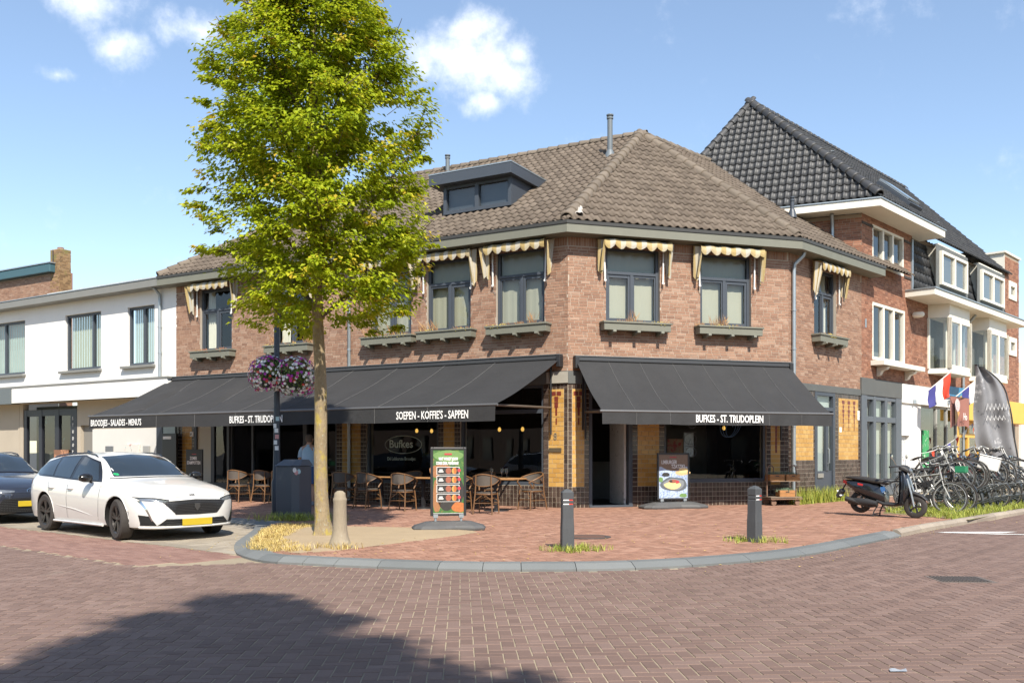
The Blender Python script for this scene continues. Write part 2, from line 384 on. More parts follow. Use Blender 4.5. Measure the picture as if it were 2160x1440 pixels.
# bay edge: line from the kerb corner to the upper left
BAY_D = unit((-5.97, 4.8)); BAY_N = np.array([-BAY_D[1], BAY_D[0]])*-1
if BAY_N[1] < 0: BAY_N = -BAY_N
B0 = np.array([-3.85, 12.62])
def bay(t, n_): p = B0+BAY_D*t+BAY_N*n_; return (p[0], p[1])
road_poly = [bay(-.2,-1.55)]+[bay(t,-1.55) for t in (3,10,24)]+[(-30,-6),(40,-6),(40,46),(26.4,34.9)]+[p for p in KO[::-1] if p[1] < 34.9 and p[0] > -3.3]
m = MB(); m.poly([(-40,-12,-.005),(44,-12,-.005),(44,48,-.005),(-40,48,-.005)])
road = tag(m.build('road', M_['joint_dark'], recalc=False), kind='structure')
paver_t = []
def pavtpl(w, l, t=.03, c=.004):
    v = [(0,0,-t),(w,0,-t),(w,l,-t),(0,l,-t),(0,0,-c),(w,0,-c),(w,l,-c),(0,l,-c),(c,c,0),(w-c,c,0),(w-c,l-c,0),(c,l-c,0)]
    f = [(8,9,10,11)]+[(4+i,4+(i+1)%4,8+(i+1)%4,8+i) for i in range(4)]+[(i,(i+1)%4,4+(i+1)%4,4+i) for i in range(4)]
    return np.array(v, float), f
def herring(poly, ang, w, z, joint, xr, yr, vis=True, jit=.0012, tilt=.006, keepf=None):
    """90 degree herringbone, piece w by 2w"""
    ca, sa = math.cos(ang), math.sin(ang); out = []
    xs = [p[0] for p in poly]; ys = [p[1] for p in poly]
    cx, cy = (min(xs)+max(xs))/2, (min(ys)+max(ys))/2
    r = int(max(max(xs)-min(xs), max(ys)-min(ys))/w*.75)+4
    for i in range(-r, r):
        for j in range(-r, r):
            k = (i-j) % 4
            if k == 0: a, b, v = i, j, 0            # horizontal piece covering (i,j),(i+1,j)
            elif k == 3: a, b, v = i, j, 1          # vertical piece covering (i,j),(i,j+1)
            else: continue
            lx, ly = a*w, b*w
            mx, my = (lx+(w if not v else w/2)), (ly+(w/2 if not v else w))
            X, Y = cx+ca*mx-sa*my, cy+sa*mx+ca*my
            if not (xr[0] < X < xr[1] and yr[0] < Y < yr[1]): continue
            if vis and (abs(X) > .60*max(Y,0)+1.2 or Y < 4.6): continue
            if not inpoly(X, Y, poly): continue
            if keepf and not keepf(X, Y): continue
            M = np.eye(4); th = ang+(0 if v else -math.pi/2)+random.uniform(-.012,.012)
            c, s_ = math.cos(th), math.sin(th); M[:2,:2] = [[c,-s_],[s_,c]]
            M[2,0] = random.uniform(-tilt,tilt); M[2,1] = random.uniform(-tilt,tilt)
            g = joint/2
            off = M[:3,:3] @ np.array([-(w-joint)/2, -(2*w-joint)/2, 0]); M[:3,3] = (X+off[0], Y+off[1], z+random.uniform(-jit,jit)+off[2])
            out.append((0, M, random.uniform(.002,1), True))
    return out
w_ = .102
rp = herring(road_poly, R_(3.2), w_, 0, .009, (-14,20), (4.4,25))
pieces('paver', road, M_['road_paver'], [pavtpl(w_-.009, 2*w_-.009)], rp, 300, 'paver_field')
# red band along the parking bay, laid in rows across it
def rows(poly, o, u, wv, ln, wd, z, joint, stag=True, tilt=.004):
    u = np.array(u); v = np.array(wv); out = []
    P2 = [((p[0]-o[0])*u[0]+(p[1]-o[1])*u[1], (p[0]-o[0])*v[0]+(p[1]-o[1])*v[1]) for p in poly]
    a0, a1 = min(p[0] for p in P2), max(p[0] for p in P2); b0, b1 = min(p[1] for p in P2), max(p[1] for p in P2)
    j = 0; b = b0
    while b < b1:
        a = a0-(ln/2 if (stag and j % 2) else 0)
        while a < a1:
            c = np.array(o[:2])+u*(a+ln/2)+v*(b+wd/2)
            if inpoly(c[0], c[1], poly) and abs(c[0]) < .62*c[1]+1 and c[1] > 4.5:
                M = np.eye(4); M[:2,0] = u; M[:2,1] = v; M[2,0] = random.uniform(-tilt,tilt); M[2,1] = random.uniform(-tilt,tilt)
                q = np.array(o[:2])+u*(a+joint/2)+v*(b+joint/2); M[:3,3] = (q[0], q[1], z+random.uniform(-.0015,.0015)); out.append((0, M, random.uniform(.002,1), True))
            a += ln
        b += wd; j += 1
    return out
red_poly = [bay(-.35,-.02), bay(-.2,-1.5), bay(3,-1.5), bay(24,-1.5), bay(24,-.02)]
m = MB(); m.poly([(*p,-.003) for p in red_poly]); rb_ = tag(m.build('red_paved_strip', M_['joint'], recalc=False), kind='structure')
pieces('paver', rb_, M_['red_paver'], [pavtpl(.093,.203)], rows(red_poly, bay(0,0), BAY_N*-1, BAY_D, .1, .21, .002, .007), 150, 'paver_field')
m = MB(); m.poly([(*bay(t,n_),-.002) for t, n_ in ((.1,0),(26,0),(26,3.2),(3.3,3.2))]); bay_ = tag(m.build('parking_bay', M_['joint'], recalc=False), kind='structure')
bp_ = [bay(.45,.26), bay(26,.26), bay(26,3.15), bay(3.2,3.15)]
pieces('paver', bay_, M_['bay_paver'], [pavtpl(.098,.203)], rows(bp_, bay(0,0), -BAY_D, BAY_N, .105, .21, .006, .007), 150, 'paver_field')
m = MB()
for i in range(40):
    a, b = i*.62, i*.62+.61
    m.prism([bay(a,.01), bay(b,.01), bay(b,.25), bay(a,.25)], -.02, .008+random.uniform(-.002,.002), pv=random.uniform(.01,1))
edge_ = tag(m.build('bay_edge_stones', M_['bay_paver'], recalc=True), kind='structure')
# pavement
PZ = .08
walk_poly = [bay(.5,.55), bay(3.5,3.35), bay(26,3.35), (-30,45), (34,45), (26,35.4)]+[p for p in KI[::-1] if p[1] < 35.3]
m = MB(); m.poly([(*p,PZ-.008) for p in walk_poly]); walk = tag(m.build('pavement', M_['joint'], recalc=False), kind='structure')
PIT = [(-3.35,12.55),(-3.05,12.25),(-2.45,12.35),(-.55,15.25),(-1.2,16.1),(-3.7,16.7),(-4.15,16.0)]
GRASSP = [(9.0,17.9),(10.75,19.95),(16,25.2),(14.6,26.6),(9.0,21.6),(8.1,19.9)]
wp = herring(walk_poly, R_(20), .1, PZ, .006, (-12,14), (10.5,27.5), keepf=lambda x, y: not inpoly(x, y, PIT) and not inpoly(x, y, GRASSP))
pieces('paver', walk, M_['walk_paver'], [pavtpl(.094,.194)], wp, 300, 'paver_field')
# kerb stones: dark granite, sloped face
def kerb_run(name, outer, inner, step, z0, z1, mt, parent, drop=.02):
    n = len(outer); i = 0; k = 0
    while i < n-1:
        j = min(i+step, n-1); mb = MB()
        seg = range(i, j+1); vs = []; fs = []
        for q in seg:
            o, a = np.array(outer[q]), np.array(inner[q]); t = unit(a-o)
            if q == i: sh = unit(np.array(outer[q+1])-o)*.004
            elif q == j: sh = -unit(o-np.array(outer[q-1]))*.004
            else: sh = 0
            o, a = o+sh, a+sh
            vs += [(*o,-.03),(*o,z0),(*(o+(a-o)*.42),z1-.004),(*(o+(a-o)*.5),z1),(*a,z1+.002),(*a,-.03)]
        c = 6; L_ = j-i+1
        for r in range(L_-1):
            for e in range(c-1): fs.append((r*c+e, (r+1)*c+e, (r+1)*c+e+1, r*c+e+1))
        fs += [tuple(range(c)), tuple((L_-1)*c+e for e in range(c-1,-1,-1))]
        mb.add(vs, fs, random.uniform(.01,1)); mb.build(name, mt, parent, keep=True); i = j; k += 1
kerb = bpy.data.objects.new('kerb', None); COL.objects.link(kerb); tag(kerb, kind='structure'); kerb.location = (1.2,11,0)
n1 = [i for i, p in enumerate(KO) if p[0] < 6.6][-1]
kerb_run('kerb_stone', KO[:n1+1], KI[:n1+1], 3, .025, PZ+.004, M_['granite'], kerb)
M_['kerb_old'] = mat('old_concrete_kerb', [(0,(.24,.2,.16)),(1,(.33,.28,.22))], .9, noise=[(3,.25),(60,.2)], bump=(60,.4,.006))
kerb_run('kerb_stone', KO[n1:], [(p[0]-.1,p[1]+.1) for p in KO[n1:]], 2, .06, PZ+.03, M_['kerb_old'], kerb)
bo = [(-3.98,13.03),(-4.12,13.6),(-4.22,14.2),(-4.33,14.9),(-4.45,15.6),(-4.6,16.3),(-4.72,16.75)]
bi = [(p[0]+.5,p[1]+.06) for p in bo]
kerb_run('kerb_stone', bi[::-1], bo[::-1], 2, .03, PZ, M_['granite'], kerb)
bb = [bay(3.35+.7*i,3.05) for i in range(16)]; kerb_run('kerb_stone', bb, [bay(3.35+.7*i,3.5) for i in range(16)], 1, .03, PZ+.002, M_['granite'], kerb)
# tree pit
m = MB(); nP = 26
ctr = np.mean(np.array(PIT), 0)
ring = catmull(PIT+[PIT[0]], 4)[:-1]
vs = [(*ctr, PZ+.03)]
for k in (.35,.7,1.): vs += [(*(ctr+(np.array(p)-ctr)*k), PZ+(.028 if k < .9 else -.004)+random.uniform(-.008,.008)) for p in ring]
nr = len(ring); fs = [(0,1+i,1+(i+1)%nr) for i in range(nr)]
for k in range(2): fs += [(1+k*nr+i, 1+(k+1)*nr+i, 1+(k+1)*nr+(i+1)%nr, 1+k*nr+(i+1)%nr) for i in range(nr)]
m.add(vs, fs); tag(m.build('sand_pit', M_['sand'], smooth=True), kind='structure')
# verge under the bicycle racks
m = MB(); m.poly([(*p,PZ+.004) for p in GRASSP]); tag(m.build('verge', mat('verge_soil', (.2,.15,.08), .95, noise=[(4,.3),(50,.3)], wear=(5,.5,(.16,.19,.05))), recalc=False), kind='structure')
# road markings: white chevrons of the raised junction
m = MB()
for tri in ([(7.45,16.15),(8.6,15.95),(9.0,16.2),(8.0,16.18)],[(7.5,16.05),(10.2,15.0),(10.4,15.15),(7.7,16.12)],[(8.1,15.75),(11.6,14.9),(11.5,15.2)]): m.poly([(*p,.0055) for p in tri])
tag(m.build('road_marking', M_['paint'], recalc=False), kind='structure')
def tufts(name, pts, hgt, mtl, parent=None, n=6, lean=.5, wid=.0036):
    m = MB()
    for x, y, z in pts:
        for k in range(n):
            a = random.uniform(0, 6.28); h_ = hgt*random.uniform(.5,1.15); l = lean*h_*random.uniform(.2,1); w = wid*random.uniform(.6,1.4)
            dx, dy = math.cos(a), math.sin(a); px, py = -dy*w, dx*w; bx, by = x+random.uniform(-.03,.03), y+random.uniform(-.03,.03)
            m.add([(bx-px,by-py,z),(bx+px,by+py,z),(bx+dx*l*.5+px*.7,by+dy*l*.5+py*.7,z+h_*.65),(bx+dx*l*.5-px*.7,by+dy*l*.5-py*.7,z+h_*.65),(bx+dx*l*1.15,by+dy*l*1.15,z+h_)],
                  [(0,1,2,3),(3,2,4)], random.uniform(.01,1))
    return m.build(name, mtl, parent, recalc=False)
def scatter(poly, n, z=PZ):
    xs = [p[0] for p in poly]; ys = [p[1] for p in poly]; out = []
    while len(out) < n:
        x, y = random.uniform(min(xs),max(xs)), random.uniform(min(ys),max(ys))
        if inpoly(x, y, poly): out.append((x, y, z))
    return out
tag(tufts('verge_grass', scatter([(8.75,17.95),(10.7,19.9),(15.8,25.2),(14.6,26.6),(9.6,21.9),(8.3,20.3)], 1700), .14, M_['green_grass'], n=9, lean=.9), 'sunlit yellow green grass growing under the bicycle racks', 'grass', kind='stuff')
dry = scatter([(-3.75,12.75),(-3.3,12.25),(-2.7,12.3),(-3.0,12.9),(-3.5,14.0),(-3.6,15.6),(-3.5,16.6),(-4.25,16.8),(-4.25,15.5)], 650)
tag(tufts('dry_grass', dry, .065, M_['dry_grass'], n=9, lean=1.1), 'straw coloured dry grass along the edge of the tree pit', 'grass', kind='stuff')
# manhole, grate and litter
t = thing('manhole_cover', 'round rusty brown manhole cover in the brick pavement behind a bollard', 'manhole', (1.2,14.35,PZ))
m = MB(); m.lathe([(0,.012),(.27,.012),(.275,.006)], n=32); m.build('lid', mat('rusty_iron', (.12,.065,.045), .75, noise=[(12,.25)]), t)
m = MB(); m.lathe([(.28,.004),(.28,.011),(.36,.011),(.36,.003)], n=32); m.build('rim', M_['iron'], t)
t = thing('drain_grate', 'rectangular slotted iron drain grate set in the brown brick road', 'grate', (5.0,10.15,0), R_(-4))
m = MB(); m.box(-.3,.3,-.25,.25,-.01,.004); m.build('frame', mat('grate_frame', (.13,.105,.09), .8), t)
m = MB()
for i in range(13): m.box(-.26+i*.04,-.235+i*.04,-.21,.21,.005,.010)
m.build('grille_bars', mat('grate_bars', (.09,.075,.065), .7), t)
m = MB(); m.grid(lambda u, v: (2.44+u*.11+.02*v, 5.87+v*.07, .008+.006*math.sin(u*7)*v), 7, 4)
tag(m.build('paper_scrap', mat('paper', (.3,.32,.35), .8)), 'small white scrap of paper lying on the brick road', 'litter')
M_['fallen_leaf'] = mat('fallen_leaf', [(0,(.42,.28,.06)),(1,(.62,.46,.14))], .8)
lf = MB()
for i in range(340):
    x, y, z = scatter([(-5,12.2),(3,10.6),(11,19),(10,21),(5,18),(-2,17),(-4.6,17.2)], 1)[0]; s_ = random.uniform(.012,.03); a = random.uniform(0,6.28); c, d = math.cos(a)*s_, math.sin(a)*s_
    z = (PZ if inpoly(x,y,walk_poly) else 0)+.012
    lf.add([(x-c,y-d,z),(x+d*.5,y-c*.5,z+.006),(x+c,y+d,z),(x-d*.5,y+c*.5,z+.004)], [(0,1,2,3)], random.uniform(.01,1))
tag(lf.build('fallen_leaves', M_['fallen_leaf'], recalc=False), 'yellow fallen leaves sprinkled over the paving', 'leaves', kind='stuff')
# ------------------------------------------------------------------ the corner building
E_ = np.array([-10.523,28.536]); C1 = np.array([1.343,21.85]); C2 = np.array([7.163,23.591]); D_ = np.array([10.234,26.662])
TL = frame(E_, C1-E_); TF = frame(C1, C2-C1); TT = frame(C2, D_-C2); WL, WF, WT = 13.62, 6.075, 4.343
ZB, ZW, ZE = 3.37, 6.58, 6.87          # foot of the brickwork, top of the wall, gutter
M_['brick'] = mat('brick', [(0,(.215,.12,.08)),(.2,(.262,.146,.095)),(.5,(.29,.165,.108)),(.75,(.312,.182,.12)),(.92,(.355,.23,.163)),(1,(.225,.133,.092))], .88, noise=[(.45,.1),(2.2,.1),(35,.16)], bump=(90,.5,.004))
M_['mortar'] = mat('mortar', (.42,.36,.29), .95, noise=[(3,.15),(80,.2)])
M_['anthracite'] = mat('anthracite_paint', (.055,.065,.08), .45, noise=[(6,.1)])
M_['olive'] = mat('grey_olive_paint', (.165,.165,.13), .6, noise=[(4,.12)], wear=(9,.7,(.4,.38,.32)))
M_['zinc'] = mat('zinc', (.36,.4,.42), .42, metal=.6, noise=[(5,.15)])
M_['tile'] = mat('concrete_roof_tile', [(0,(.098,.075,.056)),(.5,(.124,.096,.072)),(1,(.15,.118,.09))], .85, noise=[(1.5,.16),(40,.2)], bump=(70,.5,.006), wear=(3.2,.68,(.13,.11,.08)))
M_['ridge'] = mat('ridge_tile', [(0,(.13,.104,.078)),(1,(.185,.15,.115))], .85, noise=[(6,.2),(50,.2)], bump=(60,.4), wear=(7,.66,(.2,.175,.125)))
M_['yellow_tile'] = mat('yellow_glazed_tile', [(0,(.44,.24,.06)),(.5,(.5,.29,.08)),(1,(.55,.345,.115))], .3, noise=[(5,.12),(50,.16)], spec=.35)
M_['brown_tile'] = mat('brown_glazed_tile', [(0,(.04,.026,.02)),(.5,(.062,.042,.034)),(1,(.1,.072,.058))], .22, noise=[(7,.2)])
M_['orn_tile'] = mat('oxblood_tile', (.16,.035,.025), .35, noise=[(20,.2)])
M_['grout'] = mat('grout', (.5,.44,.34), .9)
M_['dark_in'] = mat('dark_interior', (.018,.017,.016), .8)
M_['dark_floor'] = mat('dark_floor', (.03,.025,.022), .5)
M_['lintel'] = mat('grey_lintel', (.1,.105,.1), .7, noise=[(3,.15)])
M_['blind'] = mat('cream_blind', (.36,.355,.28), .8, noise=[(2,.06)])
M_['curtain'] = mat('white_curtain', (.62,.6,.52), .85, noise=[(4,.1)])
M_['pane'] = glass('window_glass', (.93,.95,.93))
M_['ribbed'] = glass('ribbed_glass', (.78,.82,.8), rough=.22)
M_['shopglass'] = glass('shop_glass', (.7,.74,.74), wav=.05)
M_['white'] = mat('white_paint', (.78,.77,.73), .55, noise=[(3,.05)])
M_['print_white'] = mat('white_print', (.8,.8,.78), .7)
BR = thing('corner_building', 'two storey brick corner building with chamfered front, tiled hip roof and black awnings', 'building', (2.0,24,0))
btpl = [bricktpl()]
# upper windows: facade frame, left, right, sill, head, casement on the left?
UPW = [(TL,WL-12.56,WL-11.2,4.5,6.40,'curt'),(TL,WL-9.5,WL-8.16,4.5,6.42,'curt'),(TL,WL-5.94,WL-4.6,4.52,6.42,'blind'),(TL,WL-4.11,WL-2.75,4.55,6.42,'blind'),(TL,WL-2.0,WL-.63,4.55,6.44,'blind'),
       (TF,.98,2.42,4.58,6.43,'bright'),(TF,3.53,4.98,4.58,6.43,'blind'),(TT,1.4,2.72,4.6,6.40,'curt')]
wallspec = [('wall', TL, WL, ZB), ('wall', TF, WF, ZB), ('wall', TT, WT, ZB)]
for nm, T, W, zb in wallspec:
    ops = [w[1:5] for w in UPW if w[0] is T]
    zb2 = zb if T is not TT else 3.25
    m = MB(T); panel_wall(m, 0, W, zb2, ZW+.05, ops, .22); wl_ = m.build(nm, M_['mortar'], BR, keep=True, recalc=False)
    ins = courses(T, 0, W, zb2+.004, ZW-.21, ops)
    # soldier course under the eaves
    x = .004
    while x < W-.06: ins.append((0, tmat(T, x, -.008, ZW-.2, .056, .012, .2), random.uniform(.01,1), True)); x += .067
    for a, b, z0, z1 in ops: pass
    pieces('brick', wl_, M_['brick'], btpl, ins, 120, 'brickwork')
def window_upper(T, a, b, z0, z1, kind, parent, left_open=True):
    y = .1; w = MB(T); fr_ = .075; zt = z0+(z1-z0)*.66; mid = (a+b)/2
    for x0, x1 in ((a,a+fr_),(b-fr_,b),(mid-fr_*.55,mid+fr_*.55)): w.box(x0,x1,y-.02,y+.06,z0,z1 if x0 != mid-fr_*.55 else zt-.03)
    w.box(a+fr_,b-fr_,y-.018,y+.058,z0,z0+.06); w.box(a+fr_,b-fr_,y-.018,y+.058,z1-.09,z1); w.box(a+fr_,b-fr_,y-.024,y+.056,zt-.035,zt+.035)
    for x0, x1 in ((a+fr_,mid-fr_*.55),(mid+fr_*.55,b-fr_)):
        s_ = .035
        if (kind in ('blind','curt')) == (x0 > mid): s_ = .06
        w.box(x0,x0+s_,y,y+.045,z0+.06,zt-.035); w.box(x1-s_,x1,y,y+.045,z0+.06,zt-.035); w.box(x0+s_,x1-s_,y+.002,y+.043,zt-.035-s_-.02,zt-.035); w.box(x0+s_,x1-s_,y+.002,y+.043,z0+.06,z0+.06+s_)
    wo = w.build('window', M_['anthracite'], parent, keep=True, bevel=.004)
    for x0, x1, c, d, mt in ((a+fr_,mid-fr_*.55,z0+.06,zt-.03,'pane'),(mid+fr_*.55,b-fr_,z0+.06,zt-.03,'pane'),(a+fr_,b-fr_,zt+.03,z1-.09,'ribbed' if kind in('blind','bright') else 'pane')):
        p = MB(T); p.poly([(x0,y+.03,c),(x1,y+.03,c),(x1,y+.03,d),(x0,y+.03,d)]); p.build('pane', M_[mt], wo, keep=True, recalc=False)
    if kind != 'curt':
        p = MB(T); p.grid(lambda u, v: (a+.02+u*(b-a-.04), y+.16+.004*math.sin(u*40), z0+.02+v*(z1-z0-.08)), 24, 2); p.build('blind', M_['blind'], wo, keep=True, recalc=False)
    else:
        for x0, x1 in ((a+.05,a+.38),(b-.3,b-.05)):
            p = MB(T); p.grid(lambda u, v: (x0+u*(x1-x0)*(1-.35*(v-.3)**2), y+.2+.03*math.sin(u*22), z0+v*(z1-z0)), 30, 5); p.build('curtain', M_['curtain'], wo, keep=True, smooth=True, recalc=False)
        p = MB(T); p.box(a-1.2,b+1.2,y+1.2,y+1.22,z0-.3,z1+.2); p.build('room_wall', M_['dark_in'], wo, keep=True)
    return wo
for T, a, b, z0, z1, k in UPW: window_upper(T, a, b, z0, z1, k, BR)
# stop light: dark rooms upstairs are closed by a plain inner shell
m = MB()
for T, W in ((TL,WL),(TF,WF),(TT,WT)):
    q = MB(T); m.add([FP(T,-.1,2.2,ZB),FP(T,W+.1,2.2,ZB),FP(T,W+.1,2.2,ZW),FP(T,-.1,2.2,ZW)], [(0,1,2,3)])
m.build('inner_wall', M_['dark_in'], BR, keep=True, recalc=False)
# ---- eaves: fascia with gutter, soffit
OV = .45
def eave_corner(Ta, Wa, Tb, ov):
    p = np.array(FP(Ta, Wa, -ov, 0))[:2]; d = Ta[:2,0]; q = np.array(FP(Tb, 0, -ov, 0))[:2]; e = Tb[:2,0]
    A = np.array([[d[0],-e[0]],[d[1],-e[1]]]); t = np.linalg.solve(A, q-p); return p+d*t[0]
def eline(ov):
    return [np.array(FP(TL,-.35,-ov,0))[:2], eave_corner(TL,WL,TF,ov), eave_corner(TF,WF,TT,ov), np.array(FP(TT,WT+.62,-ov,0))[:2]]
def strip(prof, closed=True):      # prof: (overhang, z) swept round the three eaves
    m = MB(); rr = [[(*p, z) for p in eline(o)] for o, z in prof]; n = len(prof)
    vs = [rr[i][k] for k in range(4) for i in range(n)]; fs = []
    for k in range(3):
        for i in range(n if closed else n-1): fs.append((k*n+i, (k+1)*n+i, (k+1)*n+(i+1)%n, k*n+(i+1)%n))
    if closed: fs += [tuple(range(n)), tuple(3*n+i for i in range(n-1,-1,-1))]
    m.add(vs, fs); return m
strip([(OV,6.59),(OV,6.79),(OV-.04,6.79),(OV-.04,6.61),(-.02,6.61),(-.02,6.588)]).build('fascia', M_['olive'], BR, keep=True)
strip([(OV+.02,6.795),(OV+.03,6.87),(OV+.005,6.875),(OV-.005,6.81),(OV-.16,6.81),(OV-.17,6.9),(OV-.19,6.9),(OV-.19,6.795)]).build('gutter', mat('gutter_dark', (.055,.055,.053), .5), BR, keep=True)
m = MB()
c1s = eline(.28)
for k in range(3):
    a, b = c1s[k], c1s[k+1]; pass
# ---- roof
APEX = np.array([3.826,27.0,10.81])
def e3(ov, z): return [np.array([*p, z]) for p in eline(ov)]
EV = e3(OV-.06, ZE+.0)
dL3, dF3, dT3 = TL[:3,0], TF[:3,0], TT[:3,0]
RL = APEX - dL3*9.9; RT = APEX + dT3*8.5
faces = [('roof_plane', EV[0]-dL3*.0, EV[1], [EV[0],EV[1],APEX,RL], dL3), ('roof_plane', EV[1], EV[2], [EV[1],EV[2],APEX], dF3), ('roof_plane', EV[2], EV[3], [EV[2],EV[3]+dT3*.3,EV[3]+dT3*3.2+np.array([0,0,0]),RT,APEX], dT3)]
faces[2][3][2] = EV[3]+dT3*2.2
def tiletpl(w, l, amp, n=8, th=.02, lift=.03):
    v = []; f = []
    for j, (y, dz) in enumerate(((0,lift),(l,0))):
        for i in range(n+1):
            u = i/n; z = amp*math.cos(2*math.pi*(u-.28))+.25*amp*math.cos(4*math.pi*(u-.28)); v.append((u*w, y, z+dz))
    for i in range(n+1): v.append((v[i][0], .004, v[i][2]-th))
    k = n+1
    f = [(i,i+1,k+i+1,k+i) for i in range(n)]+[(i+1,i,2*k+i,2*k+i+1) for i in range(n)]
    return np.array(v, float), f
def roof_face(poly, p0, u, tw, tl, parent, mt, amp=.026, nind=110, up=None, skip=None, name='roof_tile', smooth=True):
    poly = [np.array(p, float) for p in poly]; n = None
    for i in range(2, len(poly)):
        n = np.cross(poly[1]-poly[0], poly[i]-poly[0])
        if np.linalg.norm(n) > 1e-3: break
    n = unit(n); n = n if n[2] > 0 else -n; u = unit(u); v = np.cross(n, u); v = v if v[2] > 0 else -v
    P2 = [(np.dot(p-p0,u), np.dot(p-p0,v)) for p in poly]
    a0, a1 = min(p[0] for p in P2), max(p[0] for p in P2); b0, b1 = min(p[1] for p in P2), max(p[1] for p in P2)
    ins = []; b = 0.; 
    while b > b0: b -= tl
    while b < b1:
        a = math.floor(a0/tw)*tw
        while a < a1:
            cs = [(a,b),(a+tw,b),(a+tw,b+tl),(a,b+tl)]; inn = [inpoly(x, y, P2) for x, y in cs]
            ctr_ = p0+u*(a+tw/2)+v*(b+tl/2)
            if (any(inn) or inpoly(a+tw/2,b+tl/2,P2)) and not (skip and skip(ctr_)):
                M = np.eye(4); M[:3,0] = u; M[:3,1] = v; M[:3,2] = n; M[:3,3] = p0+u*a+v*b+n*(.035+random.uniform(-.003,.003))
                M[:3,1] = v+n*random.uniform(-.006,.006); M[:3,0] = u+n*random.uniform(-.006,.006)
                ins.append((0, M, random.uniform(.002,1), all(inn)))
            a += tw
        b += tl
    m = MB(); m.poly([p for p in poly]); base = m.build('roof_plane', mt, parent, keep=True, recalc=False)
    clip = []; c = sum(poly)/len(poly)
    for i in range(len(poly)):
        e = poly[(i+1)%len(poly)]-poly[i]
        if np.linalg.norm(e) < 1e-4: continue
        cn = unit(np.cross(e, n)); cn = cn if np.dot(c-poly[i], cn) < 0 else -cn
        clip.append((tuple(poly[i]+cn*.06), tuple(cn)))
    pieces(name, base, mt, [tiletpl(tw*1.02, tl+.05, amp)], ins, nind, name+'s', clip=clip, smooth=smooth)
    return base, n, v
# dormer footprint on the long slope (x along TL, y inward)
DX0, DX1, DY0, DZ0, DZ1 = 9.38, 11.5, 1.0, 7.86, 8.62
Ti = np.linalg.inv(TL)
def in_dormer(p):
    q = Ti @ np.array([*p,1.]); return DX0-.05 < q[0] < DX1+.05 and DY0+.05 < q[1] and q[2] < 9.0
roofs = []
RP = [roof_face(f_[3], f_[1], f_[4], .215, .34, BR, M_['tile'], nind=110, skip=in_dormer if i == 0 else None) for i, f_ in enumerate(faces)]
# left hip end (hardly seen) and back slope
HE = np.array(FP(TL,-.35,9,ZE)); HA = np.array(EV[0])
m = MB(); m.poly([HA, RL, HE]); m.poly([RL, APEX, APEX+np.array([0,7,-4.2]), HE]); m.poly([APEX, RT, RT+np.array([-5,6,-4.]), APEX+np.array([0,7,-4.2])]); m.build('back_slope', M_['tile'], BR, keep=True, recalc=False)
def ridge_run(p0, p1, parent, mt, r=.125, l=.36, name='ridge_tile'):
    p0, p1 = np.array(p0, float), np.array(p1, float); L_ = np.linalg.norm(p1-p0); d = unit(p1-p0); n = int(L_/l); sd_ = unit(np.cross(d,(0,0,1))); up = np.cross(sd_, d)
    v = []; f = []; K = 8
    for j, (y, rr) in enumerate(((0,r*1.2),(l*.18,r*1.16),(l*1.04,r*.93))):
        for i in range(K+1):
            a = math.pi*(-.06+1.12*i/K); v.append((math.cos(a)*rr*1.08, y, math.sin(a)*rr))
    for i in range(K+1): a = math.pi*(-.06+1.12*i/K); v.append((math.cos(a)*r*.9*1.08, 0, math.sin(a)*r*.9))
    k = K+1
    for j in range(2): f += [(j*k+i, j*k+i+1, (j+1)*k+i+1, (j+1)*k+i) for i in range(K)]
    f += [(i+1,i,3*k+i,3*k+i+1) for i in range(K)]
    ins = []
    for i in range(n+1):
        M = np.eye(4); M[:3,0] = sd_; M[:3,1] = d; M[:3,2] = up; M[:3,3] = p0+d*l*i+up*random.uniform(-.004,.004)
        if l*i < L_-.1: ins.append((0, M, random.uniform(.01,1), True))
    pieces(name, parent, mt, [(np.array(v), f)], ins, 300, smooth=True)
hip1, _, _ = RP[0]; hip2, _, _ = RP[1]
up_ = np.array([0,0,.03])
ridge_run(EV[1]+up_+np.array([0,.1,.06]), APEX+up_, hip2, M_['ridge']); ridge_run(EV[2]+up_+np.array([-.05,.1,.06]), APEX+up_, RP[2][0], M_['ridge'])
ridge_run(RL+up_, APEX+up_, hip1, M_['ridge'], r=.105); ridge_run(APEX+up_, RT+up_, RP[2][0], M_['ridge'], r=.105); ridge_run(HA+up_, RL+up_, hip1, M_['ridge'])
m = MB(); m.add([APEX+up_+np.array(p) for p in ((.2,0,-.02),(0,.2,0),(-.2,0,-.02),(0,-.2,-.06),(0,0,.14))], [(0,1,4),(1,2,4),(2,3,4),(3,0,4)]); m.build('ridge_cap', M_['ridge'], BR, keep=True, smooth=True)
# white mortar blob at the foot of the hip
m = MB(); m.grid(lambda u, v: tuple(EV[1]+np.array([.2+u*.2, .2+v*.42, .2+v*.3+.02*math.sin(u*9+v*7)+.05*math.sin(u*math.pi)])), 7, 9); m.build('mortar_patch', mat('fresh_mortar', (.4,.37,.33), .9, noise=[(20,.3)]), BR, keep=True, smooth=True)
